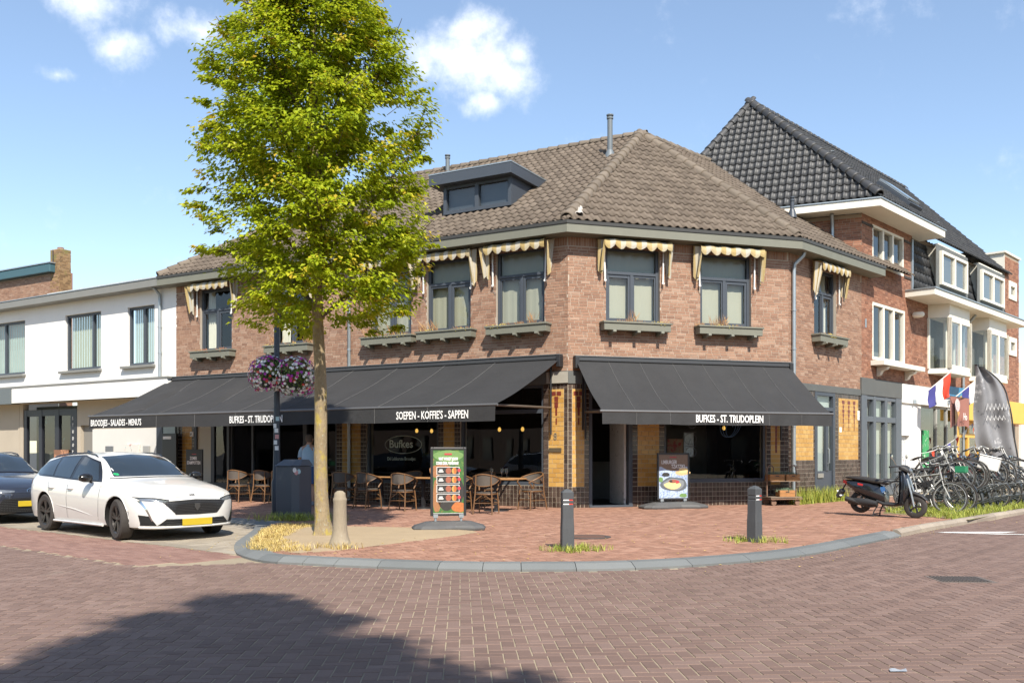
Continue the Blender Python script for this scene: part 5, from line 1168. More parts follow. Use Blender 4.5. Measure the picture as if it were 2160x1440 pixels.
M_['leaf'] = leafmat('hornbeam_leaf', [(0,(.14,.21,.01)),(.35,(.255,.33,.014)),(.75,(.38,.44,.02)),(.93,(.5,.5,.034)),(1,(.5,.35,.04))])
M_['bark'] = mat('lichen_bark', (.25,.19,.11), .9, noise=[(7,.35),(45,.4)], bump=(30,.9,.02), stretch=(1,1,.6), wear=[(4.,.53,(.34,.26,.06)),(30,.58,(.3,.29,.22)),(22,.64,(.12,.09,.06))])
M_['twig'] = mat('twig_bark', (.11,.085,.055), .9, noise=[(15,.25)])
def make_tree(name, label, loc, prof, top, bare, r0, nclump, nleaf, seed, lean=(0,0), leaf=.062, cat='tree', clump=.34):
    rnd = random.Random(seed); npr = np.random.RandomState(seed); t = thing(name, label, cat, loc)
    R_at = lambda z: float(np.interp(z, [p[0] for p in prof], [p[1] for p in prof]))
    axis = lambda z: np.array([lean[0]*z/top, lean[1]*z/top, z])
    m = MB(); zs = [0,.04,.12,.3,.7]+lin(1.2, top*.97, 16); ax = []
    for i, z in enumerate(zs): ax.append(axis(z)+np.array([.018*math.sin(z*2.1+seed),.018*math.cos(z*1.7),0]))
    rr = [r0*(1.75 if z <= 0 else 1.62 if z < .05 else 1.35 if z < .13 else 1.12 if z < .4 else max(.07, 1.03-.95*(z/top)**1.1)) for z in zs]
    vs_ = len(m.v); m.tube(ax, rr, 18)
    for i in range(len(m.v)):
        x, y, z = m.v[i]
        if z < .3: a = math.atan2(y, x); k = 1+.16*math.sin(a*5+1)*(1-z/.3); m.v[i] = (x*k, y*k, z)
    kn = axis(2.0); m.lathe([(.0,.03),(.05,.02),(.06,0)], (kn[0]+r0*.55, kn[1]-r0*.75, 2.05), 10, 'y')
    m.build('trunk', M_['bark'], t, smooth=True)
    br = MB(); tips = []
    nb = 40
    for i in range(nb):
        z0 = bare+.15+(top*.9-bare)*(i/nb)**1.05; a = i*2.399+rnd.uniform(-.3,.3); p = axis(z0); L_ = R_at(min(z0+.9, top*.97))*rnd.uniform(.8,1.0)+.15
        pts = [p]; el = R_(rnd.uniform(32,50)+10*(z0/top)); d = np.array([math.cos(a)*math.cos(el), math.sin(a)*math.cos(el), math.sin(el)]); n = 7; st = L_/math.cos(el)/n
        for k in range(n):
            d = unit(d+np.array([rnd.uniform(-.12,.12),rnd.uniform(-.12,.12),rnd.uniform(-.1,.06)])); pts.append(pts[-1]+d*st)
            if k > 0: tips.append((pts[-1], d, k/n))
        rb = max(.012, r0*.34*(1-z0/top)+.01); br.tube(pts, lin(rb, .006, len(pts)), 6)
        for k in range(2, len(pts)-1):
            for s_ in (-1,1):
                if rnd.random() < .25: continue
                d0 = unit(pts[k+1]-pts[k]); sd_ = unit(np.cross(d0,(0,0,1)))*s_; dd = unit(d0*.7+sd_*rnd.uniform(.5,1)+np.array([0,0,rnd.uniform(-.2,.3)])); l2 = L_*rnd.uniform(.18,.38); q = [pts[k]]
                for w in range(3): dd = unit(dd+np.array([rnd.uniform(-.2,.2),rnd.uniform(-.2,.2),rnd.uniform(-.12,.08)])); q.append(q[-1]+dd*l2/3); tips.append((q[-1], dd, .9))
                br.tube(q, lin(.01,.004,4), 4)
    # crown: leaf sprays filling the envelope, denser in the outer shell
    C = [p for p, d, k in tips]
    while len(C) < nclump:
        z = rnd.uniform(bare*.98, top); r = R_at(z)
        if rnd.random() > (r/2.1)**1.2+.06: continue
        a = rnd.uniform(0, 6.283); k = rnd.random()**.42; bump_ = 1+.13*math.sin(3*a+z*2.3+seed)+.1*math.sin(5*a-z*3.1); C.append(axis(z)+np.array([math.cos(a)*r*k*bump_, math.sin(a)*r*k*bump_, 0]))
    for i, c in enumerate(C):
        a_ = axis(c[2]); o_ = c-a_; o_[2] = 0; q_ = np.linalg.norm(o_); mx_ = R_at(min(c[2], top))*(1.0+.1*math.sin(3*math.atan2(o_[1],o_[0])+c[2]*2.1)); C[i] = c if q_ < mx_ else a_+o_*(mx_/q_)*rnd.uniform(.82,1.0)
    for k in range(110):       # ragged outline: sprays that reach beyond the crown
        z = bare+(top-bare)*rnd.random()**.9; a = rnd.uniform(0, 6.283); r = R_at(z); o_ = np.array([math.cos(a), math.sin(a), 0]); el = rnd.uniform(-.1,.75); ln = rnd.uniform(.15,.5)*(.5+.25*r)
        b0 = axis(z)+o_*r*.9; d0 = unit(o_+np.array([0,0,el])); br.tube([b0-d0*.3, b0+d0*ln], [.006,.003], 4)
        for q in lin(.2,1.,4): C.append(b0+d0*ln*q+np.array([0,0,-.05*q*q]))
    NS = 440
    V = []; PV = []
    def nrmz(x): return x/np.maximum(np.linalg.norm(x, axis=1, keepdims=True), 1e-9)
    for ci, c in enumerate(C):
        ctr = axis(c[2]); out = c-ctr; out[2] = 0; ro = np.linalg.norm(out); o = out/ro if ro > .05 else np.array([math.cos(c[2]*9), math.sin(c[2]*9), 0]); sidev = np.array([-o[1], o[0], 0]); up = np.array([0,0,1.])
        s_ = clump*(rnd.uniform(.6,1.3) if ci < len(C)-NS else rnd.uniform(.3,.5)); base = rnd.random(); tl = rnd.uniform(-.25,.35); nn = int(nleaf*rnd.uniform(.6,1.3)*(1 if ci < len(C)-NS else .42)); young = rnd.random() < .12
        N_ = lambda mu, sd_: npr.normal(mu, sd_, nn)[:,None]
        u, v, w = N_(0,.42), N_(0,.38), N_(0,.17)
        p = c+o*u*s_+sidev*v*s_+up*(w*s_+u*s_*tl-.10*s_*u*u)
        d = nrmz(o*N_(.75,.35)+sidev*(v*.8+N_(0,.42))+up*N_(-.42,.3)); nm = nrmz(up*N_(.85,.22)+o*N_(.32,.28)+sidev*N_(0,.3)); sd2_ = nrmz(np.cross(d, nm)); nm = np.cross(sd2_, d)
        l = leaf*npr.uniform(.7,1.35,nn)[:,None]; wd = l*.31
        V.append(np.stack([p, p+d*l*.45+sd2_*wd+nm*l*.09, p+d*l-nm*l*.06, p+d*l*.45-sd2_*wd+nm*l*.09], 1).reshape(-1,3))
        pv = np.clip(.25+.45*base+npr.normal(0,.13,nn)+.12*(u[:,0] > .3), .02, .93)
        if young: pv = np.where(u[:,0] > .15, npr.uniform(.93,1.,nn), pv)
        PV.append(np.repeat(pv, 2))
    V = np.vstack(V); PV = np.concatenate(PV)
    n = len(V)//4; F = [f for i in range(n) for f in ((4*i,4*i+1,4*i+2),(4*i,4*i+2,4*i+3))]
    me = bpy.data.meshes.new('foliage'); me.from_pydata(V.tolist(), [], F); me.attributes.new('pv','FLOAT','FACE').data.foreach_set('value', np.array(PV, np.float32)); me.update()
    f = link_mesh('foliage', me, M_['leaf'], t); f['kind'] = 'stuff'
    br.build('branches', M_['twig'], t, smooth=True)
    return t
PROF = [(3.05,.8),(3.35,1.3),(3.8,1.55),(4.4,1.7),(5.0,1.82),(5.8,1.82),(6.5,1.78),(7.1,1.6),(7.7,1.36),(8.3,1.12),(9.0,.95),(9.8,.76),(10.6,.56),(11.4,.34),(12.3,.08)]
tree = make_tree('street_tree', 'yellow green hornbeam tree with lichen covered trunk in a sandy pit', (-3.0,14.45,PZ+.0), PROF, 12.3, 3.3, .108, 1950, 60, 3, lean=(-.28,.05), leaf=.078, clump=.27)
for loc, rz, sc_, lb in (((.4,-3.55,0), 2.0, (1.4,1.4,1.1), 'hornbeam tree right behind the photographer casting shade on the road'),((-17,7,0), 4.1, .95, 'hornbeam tree on the far pavement left of the photographer'),((-21,1,0), 1.1, 1.05, 'taller hornbeam tree on the far pavement left of the photographer'),((-25,12,0), 2.6, 1.0, 'hornbeam tree before the row house left of the photographer'),((-9,-14,0), .9, 1.1, 'hornbeam tree across the square behind the photographer'),((15,-13,0), 3., 1.0, 'hornbeam tree across the square right of the photographer')):
    c = copy_tree(tree); c.location = loc; c.rotation_euler.z = rz; c.scale = sc_ if isinstance(sc_, tuple) else (sc_,)*3; c['label'] = lb; c['group'] = 'trees around the square'
# ------------------------------------------------------------------ terrace furniture
M_['bamboo'] = mat('bamboo_tube', (.16,.08,.032), .5, noise=[(14,.3),(60,.2)], coords='obj', rand=.12)
M_['weave'] = mat('woven_mesh', (.09,.075,.062), .8, noise=[(90,.25)], coords='obj')
M_['cushion'] = mat('seat_cushion', (.16,.15,.14), .9)
M_['table_wood'] = mat('table_wood', (.38,.2,.08), .5, noise=[(8,.25),(40,.15)], coords='obj', stretch=(1,6,6))
def make_chair():
    """bistro armchair, back towards -y, seat at .46"""
    t = thing('bistro_chair', 'x', 'chair', (0,0,0), 0, 'bistro chairs on the terrace')
    for sx in (-1,1):
        m = MB(); m.tube([(sx*.17,-.2,.84),(sx*.175,-.205,.6),(sx*.185,-.2,.45),(sx*.215,-.275,.0)], .015, 7); m.build('leg', M_['bamboo'], t, smooth=True)
        m = MB(); m.tube([(sx*.2,.2,.46),(sx*.215,.225,.25),(sx*.225,.24,0)], .015, 7); m.build('leg', M_['bamboo'], t, smooth=True)
    # back rim sweeping round into the arms and down to the front legs
    pts = []
    for a in np.linspace(0,1,25):
        an = math.pi*(1.5+(a-.5)*1.5); x = .3*math.cos(an)*(1.0); y = .02+.3*math.sin(an); z = .86-.26*abs(a-.5)**1.6*2.6; pts.append((x, y*1.0+.04, z))
    pts = [(pts[0][0]*.95, .16,.5)]+[(pts[0][0]*1.02,.21,.58)]+pts+[(pts[-1][0]*1.02,.21,.58)]+[(pts[-1][0]*.95,.16,.5)]
    m = MB(); m.tube(pts, .016, 8); m.build('arm_hoop', M_['bamboo'], t, smooth=True)
    core = pts[6:-6]
    def back(u, v):
        i = u*(len(core)-1); k = int(min(i, len(core)-2)); f = i-k; p = np.array(core[k])*(1-f)+np.array(core[k+1])*f
        zb = .60+.17*(abs(u-.5)*2)**2; return (p[0]*(1-.04*v), p[1]+.005*v, p[2]+(zb-p[2])*v)
    m = MB(); m.grid(back, 21, 6); m.build('backrest', M_['weave'], t, smooth=True, recalc=False)
    m = MB(); m.tube([back(u,1) for u in lin(0,1,17)], .010, 6); m.build('lower_rail', M_['bamboo'], t, smooth=True)
    m = MB(); m.prism([(.2*math.copysign(abs(math.cos(a))**.6,math.cos(a)), .01+.21*math.copysign(abs(math.sin(a))**.6,math.sin(a))) for a in np.linspace(0,2*math.pi,24,endpoint=False)], .445, .475); m.build('seat', M_['weave'], t, bevel=.008)
    for z in (.43,):
        m = MB(); m.tube([(.2*math.copysign(abs(math.cos(a))**.6,math.cos(a)), .01+.21*math.copysign(abs(math.sin(a))**.6,math.sin(a)), z) for a in np.linspace(0,2*math.pi,24,endpoint=False)], .014, 6, closed=True); m.build('seat_ring', M_['bamboo'], t, smooth=True)
    for p, q in (((-.2,-.24,.24),(.2,-.24,.24)),((-.21,.225,.24),(.21,.225,.24)),((-.21,-.24,.22),(-.215,.225,.22)),((.21,-.24,.22),(.215,.225,.22))):
        m = MB(); m.cyl(p, q, .009, n=6); m.build('stretcher', M_['bamboo'], t, smooth=True)
    for sx in (-1,1):
        m = MB(); m.tube([(sx*.2,-.22,.28),(sx*.1,-.2,.36),(0,-.19,.43)], .008, 5); m.tube([(sx*.21,.22,.28),(sx*.1,.2,.36),(0,.19,.43)], .008, 5); m.build('brace', M_['bamboo'], t, smooth=True)
    return t
def lpt(x, y): p = FP(TL, x, y, PZ); return (p[0], p[1], PZ)
AL = math.atan2(TL[1,0], TL[0,0])
chair0 = make_chair()
# x along the long side from the white building, y out from the wall, turn
CH = [(4.75,-2.0,10,'bamboo bistro chair beside the summer stew poster at the far table'),(5.45,-1.75,8,'bamboo bistro chair with sunlit legs behind the white car bonnet'),(6.3,-1.95,-5,'bamboo bistro chair next to the lamp post and grey cabinet'),
      (8.75,-2.45,12,'bistro chair in shade directly right of the tree trunk'),(9.5,-2.45,-8,'shaded bistro chair behind the concrete bollard'),(10.75,-2.75,6,'shaded bistro chair between the bollard and the menu sign'),
      (12.0,-2.35,4,'bistro chair half hidden behind the menu sign'),(12.98,-2.75,15,'sunlit bistro chair with its back to the street beside the menu sign'),(13.15,-.95,158,'bistro chair facing the street beside the corner pier'),(11.75,-.8,170,'bistro chair facing the street behind the end table'),(9.6,-.8,182,'bistro chair by the wall facing the street under the name print')]
for i, (x, y, r, lab) in enumerate(CH):
    c = chair0 if i == 0 else copy_tree(chair0); c.location = lpt(x, y); c.rotation_euler.z = AL+R_(r); c['label'] = lab
def make_table():
    t = thing('bistro_table', 'x', 'table', (0,0,0), 0, 'wooden tables on the terrace')
    m = MB(); m.box(-.6,.6,-.36,.36,.715,.75); m.build('tabletop', M_['table_wood'], t, bevel=.008)
    m = MB(); m.box(-.035,.035,-.035,.035,.03,.715); m.build('leg', bm_, t)
    m = MB(); m.lathe([(.29,0),(.28,.015),(.05,.035),(.05,.06)], n=24); m.build('foot_plate', bm_, t, smooth=True)
    m = MB(); m.box(-.4,.4,-.03,.03,.69,.714); m.build('bearer', bm_, t)
    return t
tb0 = make_table()
for i, (x, y, r, lab) in enumerate([(5.1,-1.2,0,'wooden bistro table in front of the dark shop window beside the poster'),(6.7,-1.25,0,'wooden bistro table behind the lamp post'),(9.3,-1.65,0,'shaded wooden bistro table below the oval name print'),(10.7,-1.85,0,'wooden bistro table behind the shaded chairs left of the menu sign'),(12.65,-1.75,4,'sunlit wooden bistro table with glasses beside the corner pier')]):
    c = tb0 if i == 0 else copy_tree(tb0); c.location = lpt(x, y); c.rotation_euler.z = AL+R_(r); c['label'] = lab
# wine glasses and a carafe on the sunlit table
gl_ = glass('drinking_glass', (.9,.92,.92)); cz = .83
for i, (x, y, lab) in enumerate(((12.62,-1.9,'clear stemmed glass on the sunlit table, nearest the sign'),(12.8,-1.75,'clear stemmed glass in the middle of the sunlit table'),(12.98,-1.85,'clear stemmed glass on the sunlit table, nearest the pier'))):
    m = MB(); m.lathe([(.035,0),(.03,.006),(.005,.012),(.005,.09),(.03,.12),(.042,.17),(.036,.22)], n=14); o = m.build('wine_glass', gl_, smooth=True); o.location = (*lpt(x, y)[:2], cz); tag(o, lab, 'glass', 'glasses on the sunlit table')
# ------------------------------------------------------------------ pavement signs
def poster(T, w, h_, blobs, mats, parent, base):
    m = MB(T); m.poly([(-w/2,0,0),(w/2,0,0),(w/2,0,h_),(-w/2,0,h_)]); b = m.build('poster', mats[base], parent, keep=False, recalc=False)
    for k, (cx, cz_, rx, rz, mt, lay) in enumerate(blobs):
        m = MB(T); m.poly([(cx+rx*math.cos(a)*(1+.08*math.sin(a*3+k)), -.0015*lay, cz_+rz*math.sin(a)*(1+.08*math.cos(a*4+k))) for a in np.linspace(0,2*math.pi,22,endpoint=False)]); m.build('poster_print', mats[mt], b, keep=False, recalc=False)
    return b
PM = {k: mat('print_'+k, c, .5, noise=[(30,.3)]) for k, c in dict(green=(.07,.2,.04), lime=(.3,.36,.06), wood=(.3,.14,.06), dark=(.035,.033,.03), bread=(.6,.3,.08), crust=(.42,.14,.04), red=(.45,.05,.06), meat=(.3,.1,.06), blue=(.3,.38,.52), slate=(.1,.115,.13), slate2=(.2,.22,.24), brown=(.22,.15,.1), cream=(.72,.55,.25), leafg=(.14,.25,.08), salmon=(.6,.4,.2)).items()}
PM['green'] = mat('print_greenleaf', (.05,.13,.035), .5, wear=[(9,.54,(.14,.22,.05)),(13,.6,(.26,.15,.05))], coords='obj'); PM['blue'] = mat('print_cloth', (.42,.5,.62), .5, wear=(26,.5,(.2,.27,.45)), coords='obj')
def swing_sign(loc, rot, w, h_, z0, lab, name='pavement_sign', tilt=0.):
    t = thing(name, lab, 'sign', loc, rot)
    m = MB()     # heavy plastic base with lobed ends
    P = [(-.62,-.16),(-.5,-.27),(-.22,-.3),(.1,-.2),(.42,-.3),(.6,-.24),(.66,0),(.6,.24),(.42,.3),(.1,.2),(-.22,.3),(-.5,.27),(-.62,.16)]
    k = w/.62
    vs = [(x*k*.98,y,.0) for x, y in P]+[(x*k,y*1.03,.045) for x, y in P]+[(x*k*.93,y*.88,.085) for x, y in P]+[(x*k*.6,y*.4,.15) for x, y in P]; n = len(P)
    fs = [tuple(range(n-1,-1,-1)), tuple(range(3*n,4*n))]+[(r*n+i,r*n+(i+1)%n,(r+1)*n+(i+1)%n,(r+1)*n+i) for r in range(3) for i in range(n)]
    m.add(vs, fs); m.build('base', mat('grey_plastic', (.085,.085,.085), .6, noise=[(5,.2)]), t, bevel=.008)
    for sx in (-1,1):
        m = MB(); m.cyl((sx*w*.36,0,.1),(sx*w*.36,0,z0+.02),.022); m.box(sx*w*.36-.04,sx*w*.36+.04,-.035,.035,z0-.03,z0+.03); m.build('post', M_['zinc'], t)
    m = MB(); f = .045
    m.box(-w/2,-w/2+f,-.022,.022,z0,z0+h_); m.box(w/2-f,w/2,-.022,.022,z0,z0+h_); m.box(-w/2+f,w/2-f,-.021,.021,z0,z0+f); m.box(-w/2+f,w/2-f,-.021,.021,z0+h_-f,z0+h_); m.build('frame', mat('charcoal_frame', (.03,.03,.032), .35), t, bevel=.006)
    m = MB(); m.box(-w/2+f,w/2-f,-.012,.012,z0+f,z0+h_-f); m.build('panel', M_['white'], t)
    return t
def tT(x, y, z): M = np.eye(4); M[:3,1] = (0,0,1); M[:3,2] = (0,-1,0); M[:3,3] = (x, y, z); return M
s1 = swing_sign((-1.1,15.72,PZ), R_(12), .62, 1.18, .24, 'tall menu sign with green food poster on a grey base in front of the terrace')
bl = [(0,.98,.26,.1,'leafg',1),(-.12,.72,.22,.12,'wood',1),(.02,.4,.24,.36,'dark',1),(-.2,.3,.07,.3,'wood',1),(.18,.1,.12,.09,'crust',2)]
T1 = np.eye(4); T1[:3,3] = (0,-.0135,.29)
b1 = poster(T1, .53, 1.09, bl, PM, s1, 'green')
for i in range(4):
    z = .66-i*.155; m = MB(T1); m.box(-.205,.19,-.006,-.004,z,z+.135); m.build('menu_panel', M_['print_white'], b1)
    m = MB(T1); m.box(-.197,.182,-.008,-.0062,z+.007,z+.128); m.build('menu_panel', PM['dark'], b1)
    for x, rx, mt in ((.0,.05,'meat'),(.1,.042,'bread'),(.115,.025,'crust')):
        m = MB(T1); m.poly([(x+rx*math.cos(a), -.009-(.001 if rx < .03 else 0), z+.067+.055*math.sin(a)) for a in np.linspace(0,6.28,14,endpoint=False)]); m.build('poster_print', PM[mt], b1, recalc=False)
    m = MB(T1); m.poly([(.185+.03*math.cos(a), -.0095, z+.075+.03*math.sin(a)) for a in np.linspace(0,6.28,14,endpoint=False)]); m.build('price_badge', PM['red'], b1, recalc=False)
    for j, w_2 in enumerate((.055,.085)):
        m = MB(T1); m.box(-.13-w_2/2,-.13+w_2/2,-.0095,-.0088,z+.075-j*.03,z+.092-j*.03); m.build('menu_text_line', M_['print_white'], b1)
m = MB(T1); m.box(-.07,.06,-.006,-.004,1.0,1.03); m.build('red_tag', PM['red'], b1)
text_part('WAT WORDT JOUW', .07, tT(-.17,-.022,1.2), M_['print_white'], b1, 'lettering', sx=.5, bold=.003, keep=False); text_part('COMBI DEAL VANDAAG?', .072, tT(-.215,-.022,1.125), M_['print_white'], b1, 'lettering', sx=.48, bold=.003, keep=False)
s2 = swing_sign((3.85,21.75,PZ), R_(16.65), .84, 1.12, .2, 'pavement sign with a food plate poster leaning by the shop window')
T2 = np.eye(4); T2[:3,3] = (0,-.0135,.245)
b2 = poster(T2, .75, 1.03, [(0,.86,.42,.2,'brown',1),(.24,.6,.2,.06,'salmon',1),(.26,.66,.13,.07,'cream',2),(-.2,.56,.1,.05,'dark',2),(.02,.33,.35,.17,'slate',2),(.02,.33,.28,.13,'slate2',3),(-.02,.3,.22,.09,'cream',4),(0,.4,.13,.04,'meat',5),(.1,.38,.05,.035,'red',6),(-.07,.4,.04,.03,'dark',6),(.26,.06,.1,.05,'leafg',2),(-.33,.44,.06,.06,'leafg',2)], PM, s2, 'blue')
m = MB(T2); m.box(-.375,.375,-.004,-.002,.75,1.03); m.build('poster_print', PM['brown'], b2)
m = MB(T2); m.box(-.1,.08,-.008,-.005,.96,.985); m.build('red_tag', PM['red'], b2)
text_part('LIMBURGER', .125, tT(-.32,-.024,1.06), M_['print_white'], b2, 'lettering', sx=.62, bold=.002, keep=False); text_part('TZATZIKI', .125, tT(-.06,-.024,.955), M_['print_white'], b2, 'lettering', sx=.66, bold=.002, keep=False)
# summer stew poster leaning by the far door
s3 = thing('leaning_poster', 'black upright poster with white lettering and food bowl by the far door', 'sign', lpt(2.35,-1.35), AL)
m = MB(); m.box(-.34,.34,-.02,.02,.12,1.42); m.build('board', mat('black_board', (.015,.015,.017), .35), s3, bevel=.006)
m = MB(); m.box(-.3,.3,-.25,.25,0,.1); m.build('base', mat('grey_plastic', (.085,.085,.085), .6), s3, bevel=.02)
for r_, mt, dy in ((.22,'brown',.0),(.2,'bread',.002),(.09,'crust',.004)):
    m = MB(); m.poly([(r_*math.cos(a), -.022-dy, .62+r_*.62*math.sin(a)) for a in np.linspace(0,6.28,20,endpoint=False)]); m.build('poster_print', PM[mt], s3, recalc=False)
m = MB(); m.box(-.09,.09,-.0215,-.0205,1.27,1.29); m.build('red_tag', PM['red'], s3)
text_part('ZOMER', .13, tT(-.17,-.0215,1.12), M_['print_white'], s3, 'lettering', sx=.66, bold=.003, keep=False); text_part('STAMPPOTTEN', .13, tT(-.29,-.0215,.99), M_['print_white'], s3, 'lettering', sx=.62, bold=.003, keep=False)
# ------------------------------------------------------------------ bollards
M_['bollard'] = mat('dark_bollard', (.06,.065,.07), .75, noise=[(3,.15),(30,.15)], bump=(25,.5,.01), coords='obj', stretch=(1,1,.25), wear=(16,.72,(.3,.3,.3)))
M_['refl_w'] = mat('reflector_white', (.8,.8,.78), .4); M_['refl_r'] = mat('reflector_red', (.6,.06,.04), .4)
def bollard(loc, rot, lab):
    t = thing('bollard', lab, 'bollard', loc, rot, 'dark square bollards'); m = MB(); w = .078
    def ring(s_, z): return [(x*s_, y*s_, z) for x, y in ((-w,-w*.88),(-w*.88,-w),(w*.88,-w),(w,-w*.88),(w,w*.88),(w*.88,w),(-w*.88,w),(-w,w*.88))]
    L_ = [(1.1,-.05),(1.08,.3),(1.0,.44),(.99,.62),(.93,.625),(.93,.64),(.99,.645),(.99,.675),(.93,.68),(.93,.695),(1.0,.70),(1.02,.79),(.55,.825),(.1,.84)]
    vs = [p for s_, z in L_ for p in ring(s_, z)]; fs = [(r*8+i,r*8+(i+1)%8,(r+1)*8+(i+1)%8,(r+1)*8+i) for r in range(len(L_)-1) for i in range(8)]+[tuple(range(7,-1,-1)), tuple((len(L_)-1)*8+i for i in range(8))]
    m.add(vs, fs); m.build('post', M_['bollard'], t)
    for z in (.626,.681):
        for s_ in (-1,1):
            m = MB(); m.box(-.066,.012,s_*.0745-.002,s_*.0745+.002,z,z+.014); m.build('white_reflector', M_['refl_w'], t)
            m = MB(); m.box(.014,.066,s_*.0745-.002,s_*.0745+.002,z,z+.014); m.build('red_reflector', M_['refl_r'], t)
    return t
bollard((.755,12.45,PZ), R_(6), 'dark square bollard with reflectors and grass at its foot before the entrance'); bollard((3.63,13.62,PZ), R_(40), 'scratched dark square bollard standing before the plant trolley')
t = thing('concrete_bollard', 'weathered round topped concrete bollard beside the tree trunk', 'bollard', (-2.42,12.8,PZ))
m = MB(); m.lathe([(.2,-.02),(.18,.02),(.15,.07),(.12,.15),(.102,.25),(.096,.4),(.092,.62),(.097,.66),(.097,.68),(.086,.7),(.082,.72),(.075,.765),(.04,.795),(0,.8)], n=24); m.build('post', mat('old_concrete', (.27,.225,.16), .9, noise=[(4,.18),(40,.2)], bump=(40,.6,.008), wear=[(6,.62,(.45,.42,.35)),(9,.66,(.2,.18,.09))], coords='obj', stretch=(1,1,.4)), t, smooth=True)
for nm, ctr, r1, r2, n, mt, lab in (('grass_tuft',(.85,12.4),.4,.3,90,'green_grass','yellow green grass tuft at the foot of the bollard before the entrance'),('grass_tuft',(3.68,13.6),.42,.28,70,'green_grass','grass tuft at the foot of the scratched bollard'),('grass_tuft',(-2.45,12.62),.3,.1,40,'dry_grass','small dry grass tuft at the foot of the concrete bollard'),('grass_tuft',(-4.25,17.85),.75,.25,120,'green_grass','grass tuft growing round the foot of the grey cabinet')):
    pts = [(ctr[0]+random.gauss(0,r1*.55), ctr[1]+random.gauss(0,r2*.55), PZ) for _ in range(n)]
    tag(tufts(nm, pts, .1 if 'cabinet' not in lab else .17, M_[mt], n=6, lean=1.0), lab, 'grass', 'grass tufts on the pavement', 'stuff')
wd_ = [(*FP(TT,x,-.15-random.random()*.3,0)[:2],PZ) for x in np.linspace(-.3,2.6,150)]
tag(tufts('weeds', wd_, .42, M_['green_grass'], n=6, lean=.5, wid=.007), 'tall green weeds along the foot of the wall by the downpipe', 'weeds', kind='stuff')
# ------------------------------------------------------------------ lamp post with flower baskets
lp = thing('lamp_post', 'slim dark blue lamp post with stickers and two hanging flower baskets', 'lamp post', (-5.0,19.35,PZ))
M_['lampblue'] = mat('dark_blue_paint', (.03,.04,.055), .45, noise=[(4,.15)])
m = MB(); m.lathe([(.11,0),(.11,.7),(.085,.78),(.07,1.4),(.062,2.6),(.058,4.6)], n=16); m.build('pole', M_['lampblue'], lp, smooth=True)
m = MB(); m.tube([(0,0,4.55),(.06,-.1,4.75),(.14,-.3,4.85),(.16,-.55,4.86)], [.055,.05,.045,.04], 10); m.obox((.17,-.75,4.85),(.1,0,0),(0,.28,0),(0,0,.05)); m.build('lamp_head', M_['lampblue'], lp, bevel=.02)
m = MB(); m.tube([(-.42,-.08,2.97),(0,-.08,3.03),(.5,-.08,2.97)], .014, 6); m.build('basket_bracket', bm_, lp)
for z, mt, dx in ((1.75,'white',.1),(1.62,'red',.3),(1.5,'white',-.2),(1.38,'white',.2),(2.0,'teal',.5),(1.85,'white',-.4)):
    m = MB(); a0 = -1.57+dx; m.grid(lambda u, v: (.0745*math.cos(a0+(u-.5)*1.1), .0745*math.sin(a0+(u-.5)*1.1), z+v*.09), 6, 2); m.build('sticker', mat('sticker_'+mt, {'white':(.65,.66,.66),'red':(.5,.25,.25),'teal':(.35,.5,.55)}[mt], .6, noise=[(40,.3)]), lp, recalc=False)
PETM = {'white': mat('white_petal', (.72,.71,.68), .7), 'magenta': mat('magenta_petal', [(0,(.42,.015,.22)),(1,(.62,.05,.38))], .6), 'purple': mat('purple_petal', (.32,.03,.36), .6), 'red': mat('coral_petal', (.55,.06,.05), .6), 'pink': mat('pink_petal', (.6,.2,.38), .6)}
M_['fol'] = mat('petunia_leaf', [(0,(.05,.1,.015)),(1,(.16,.23,.04))], .6)
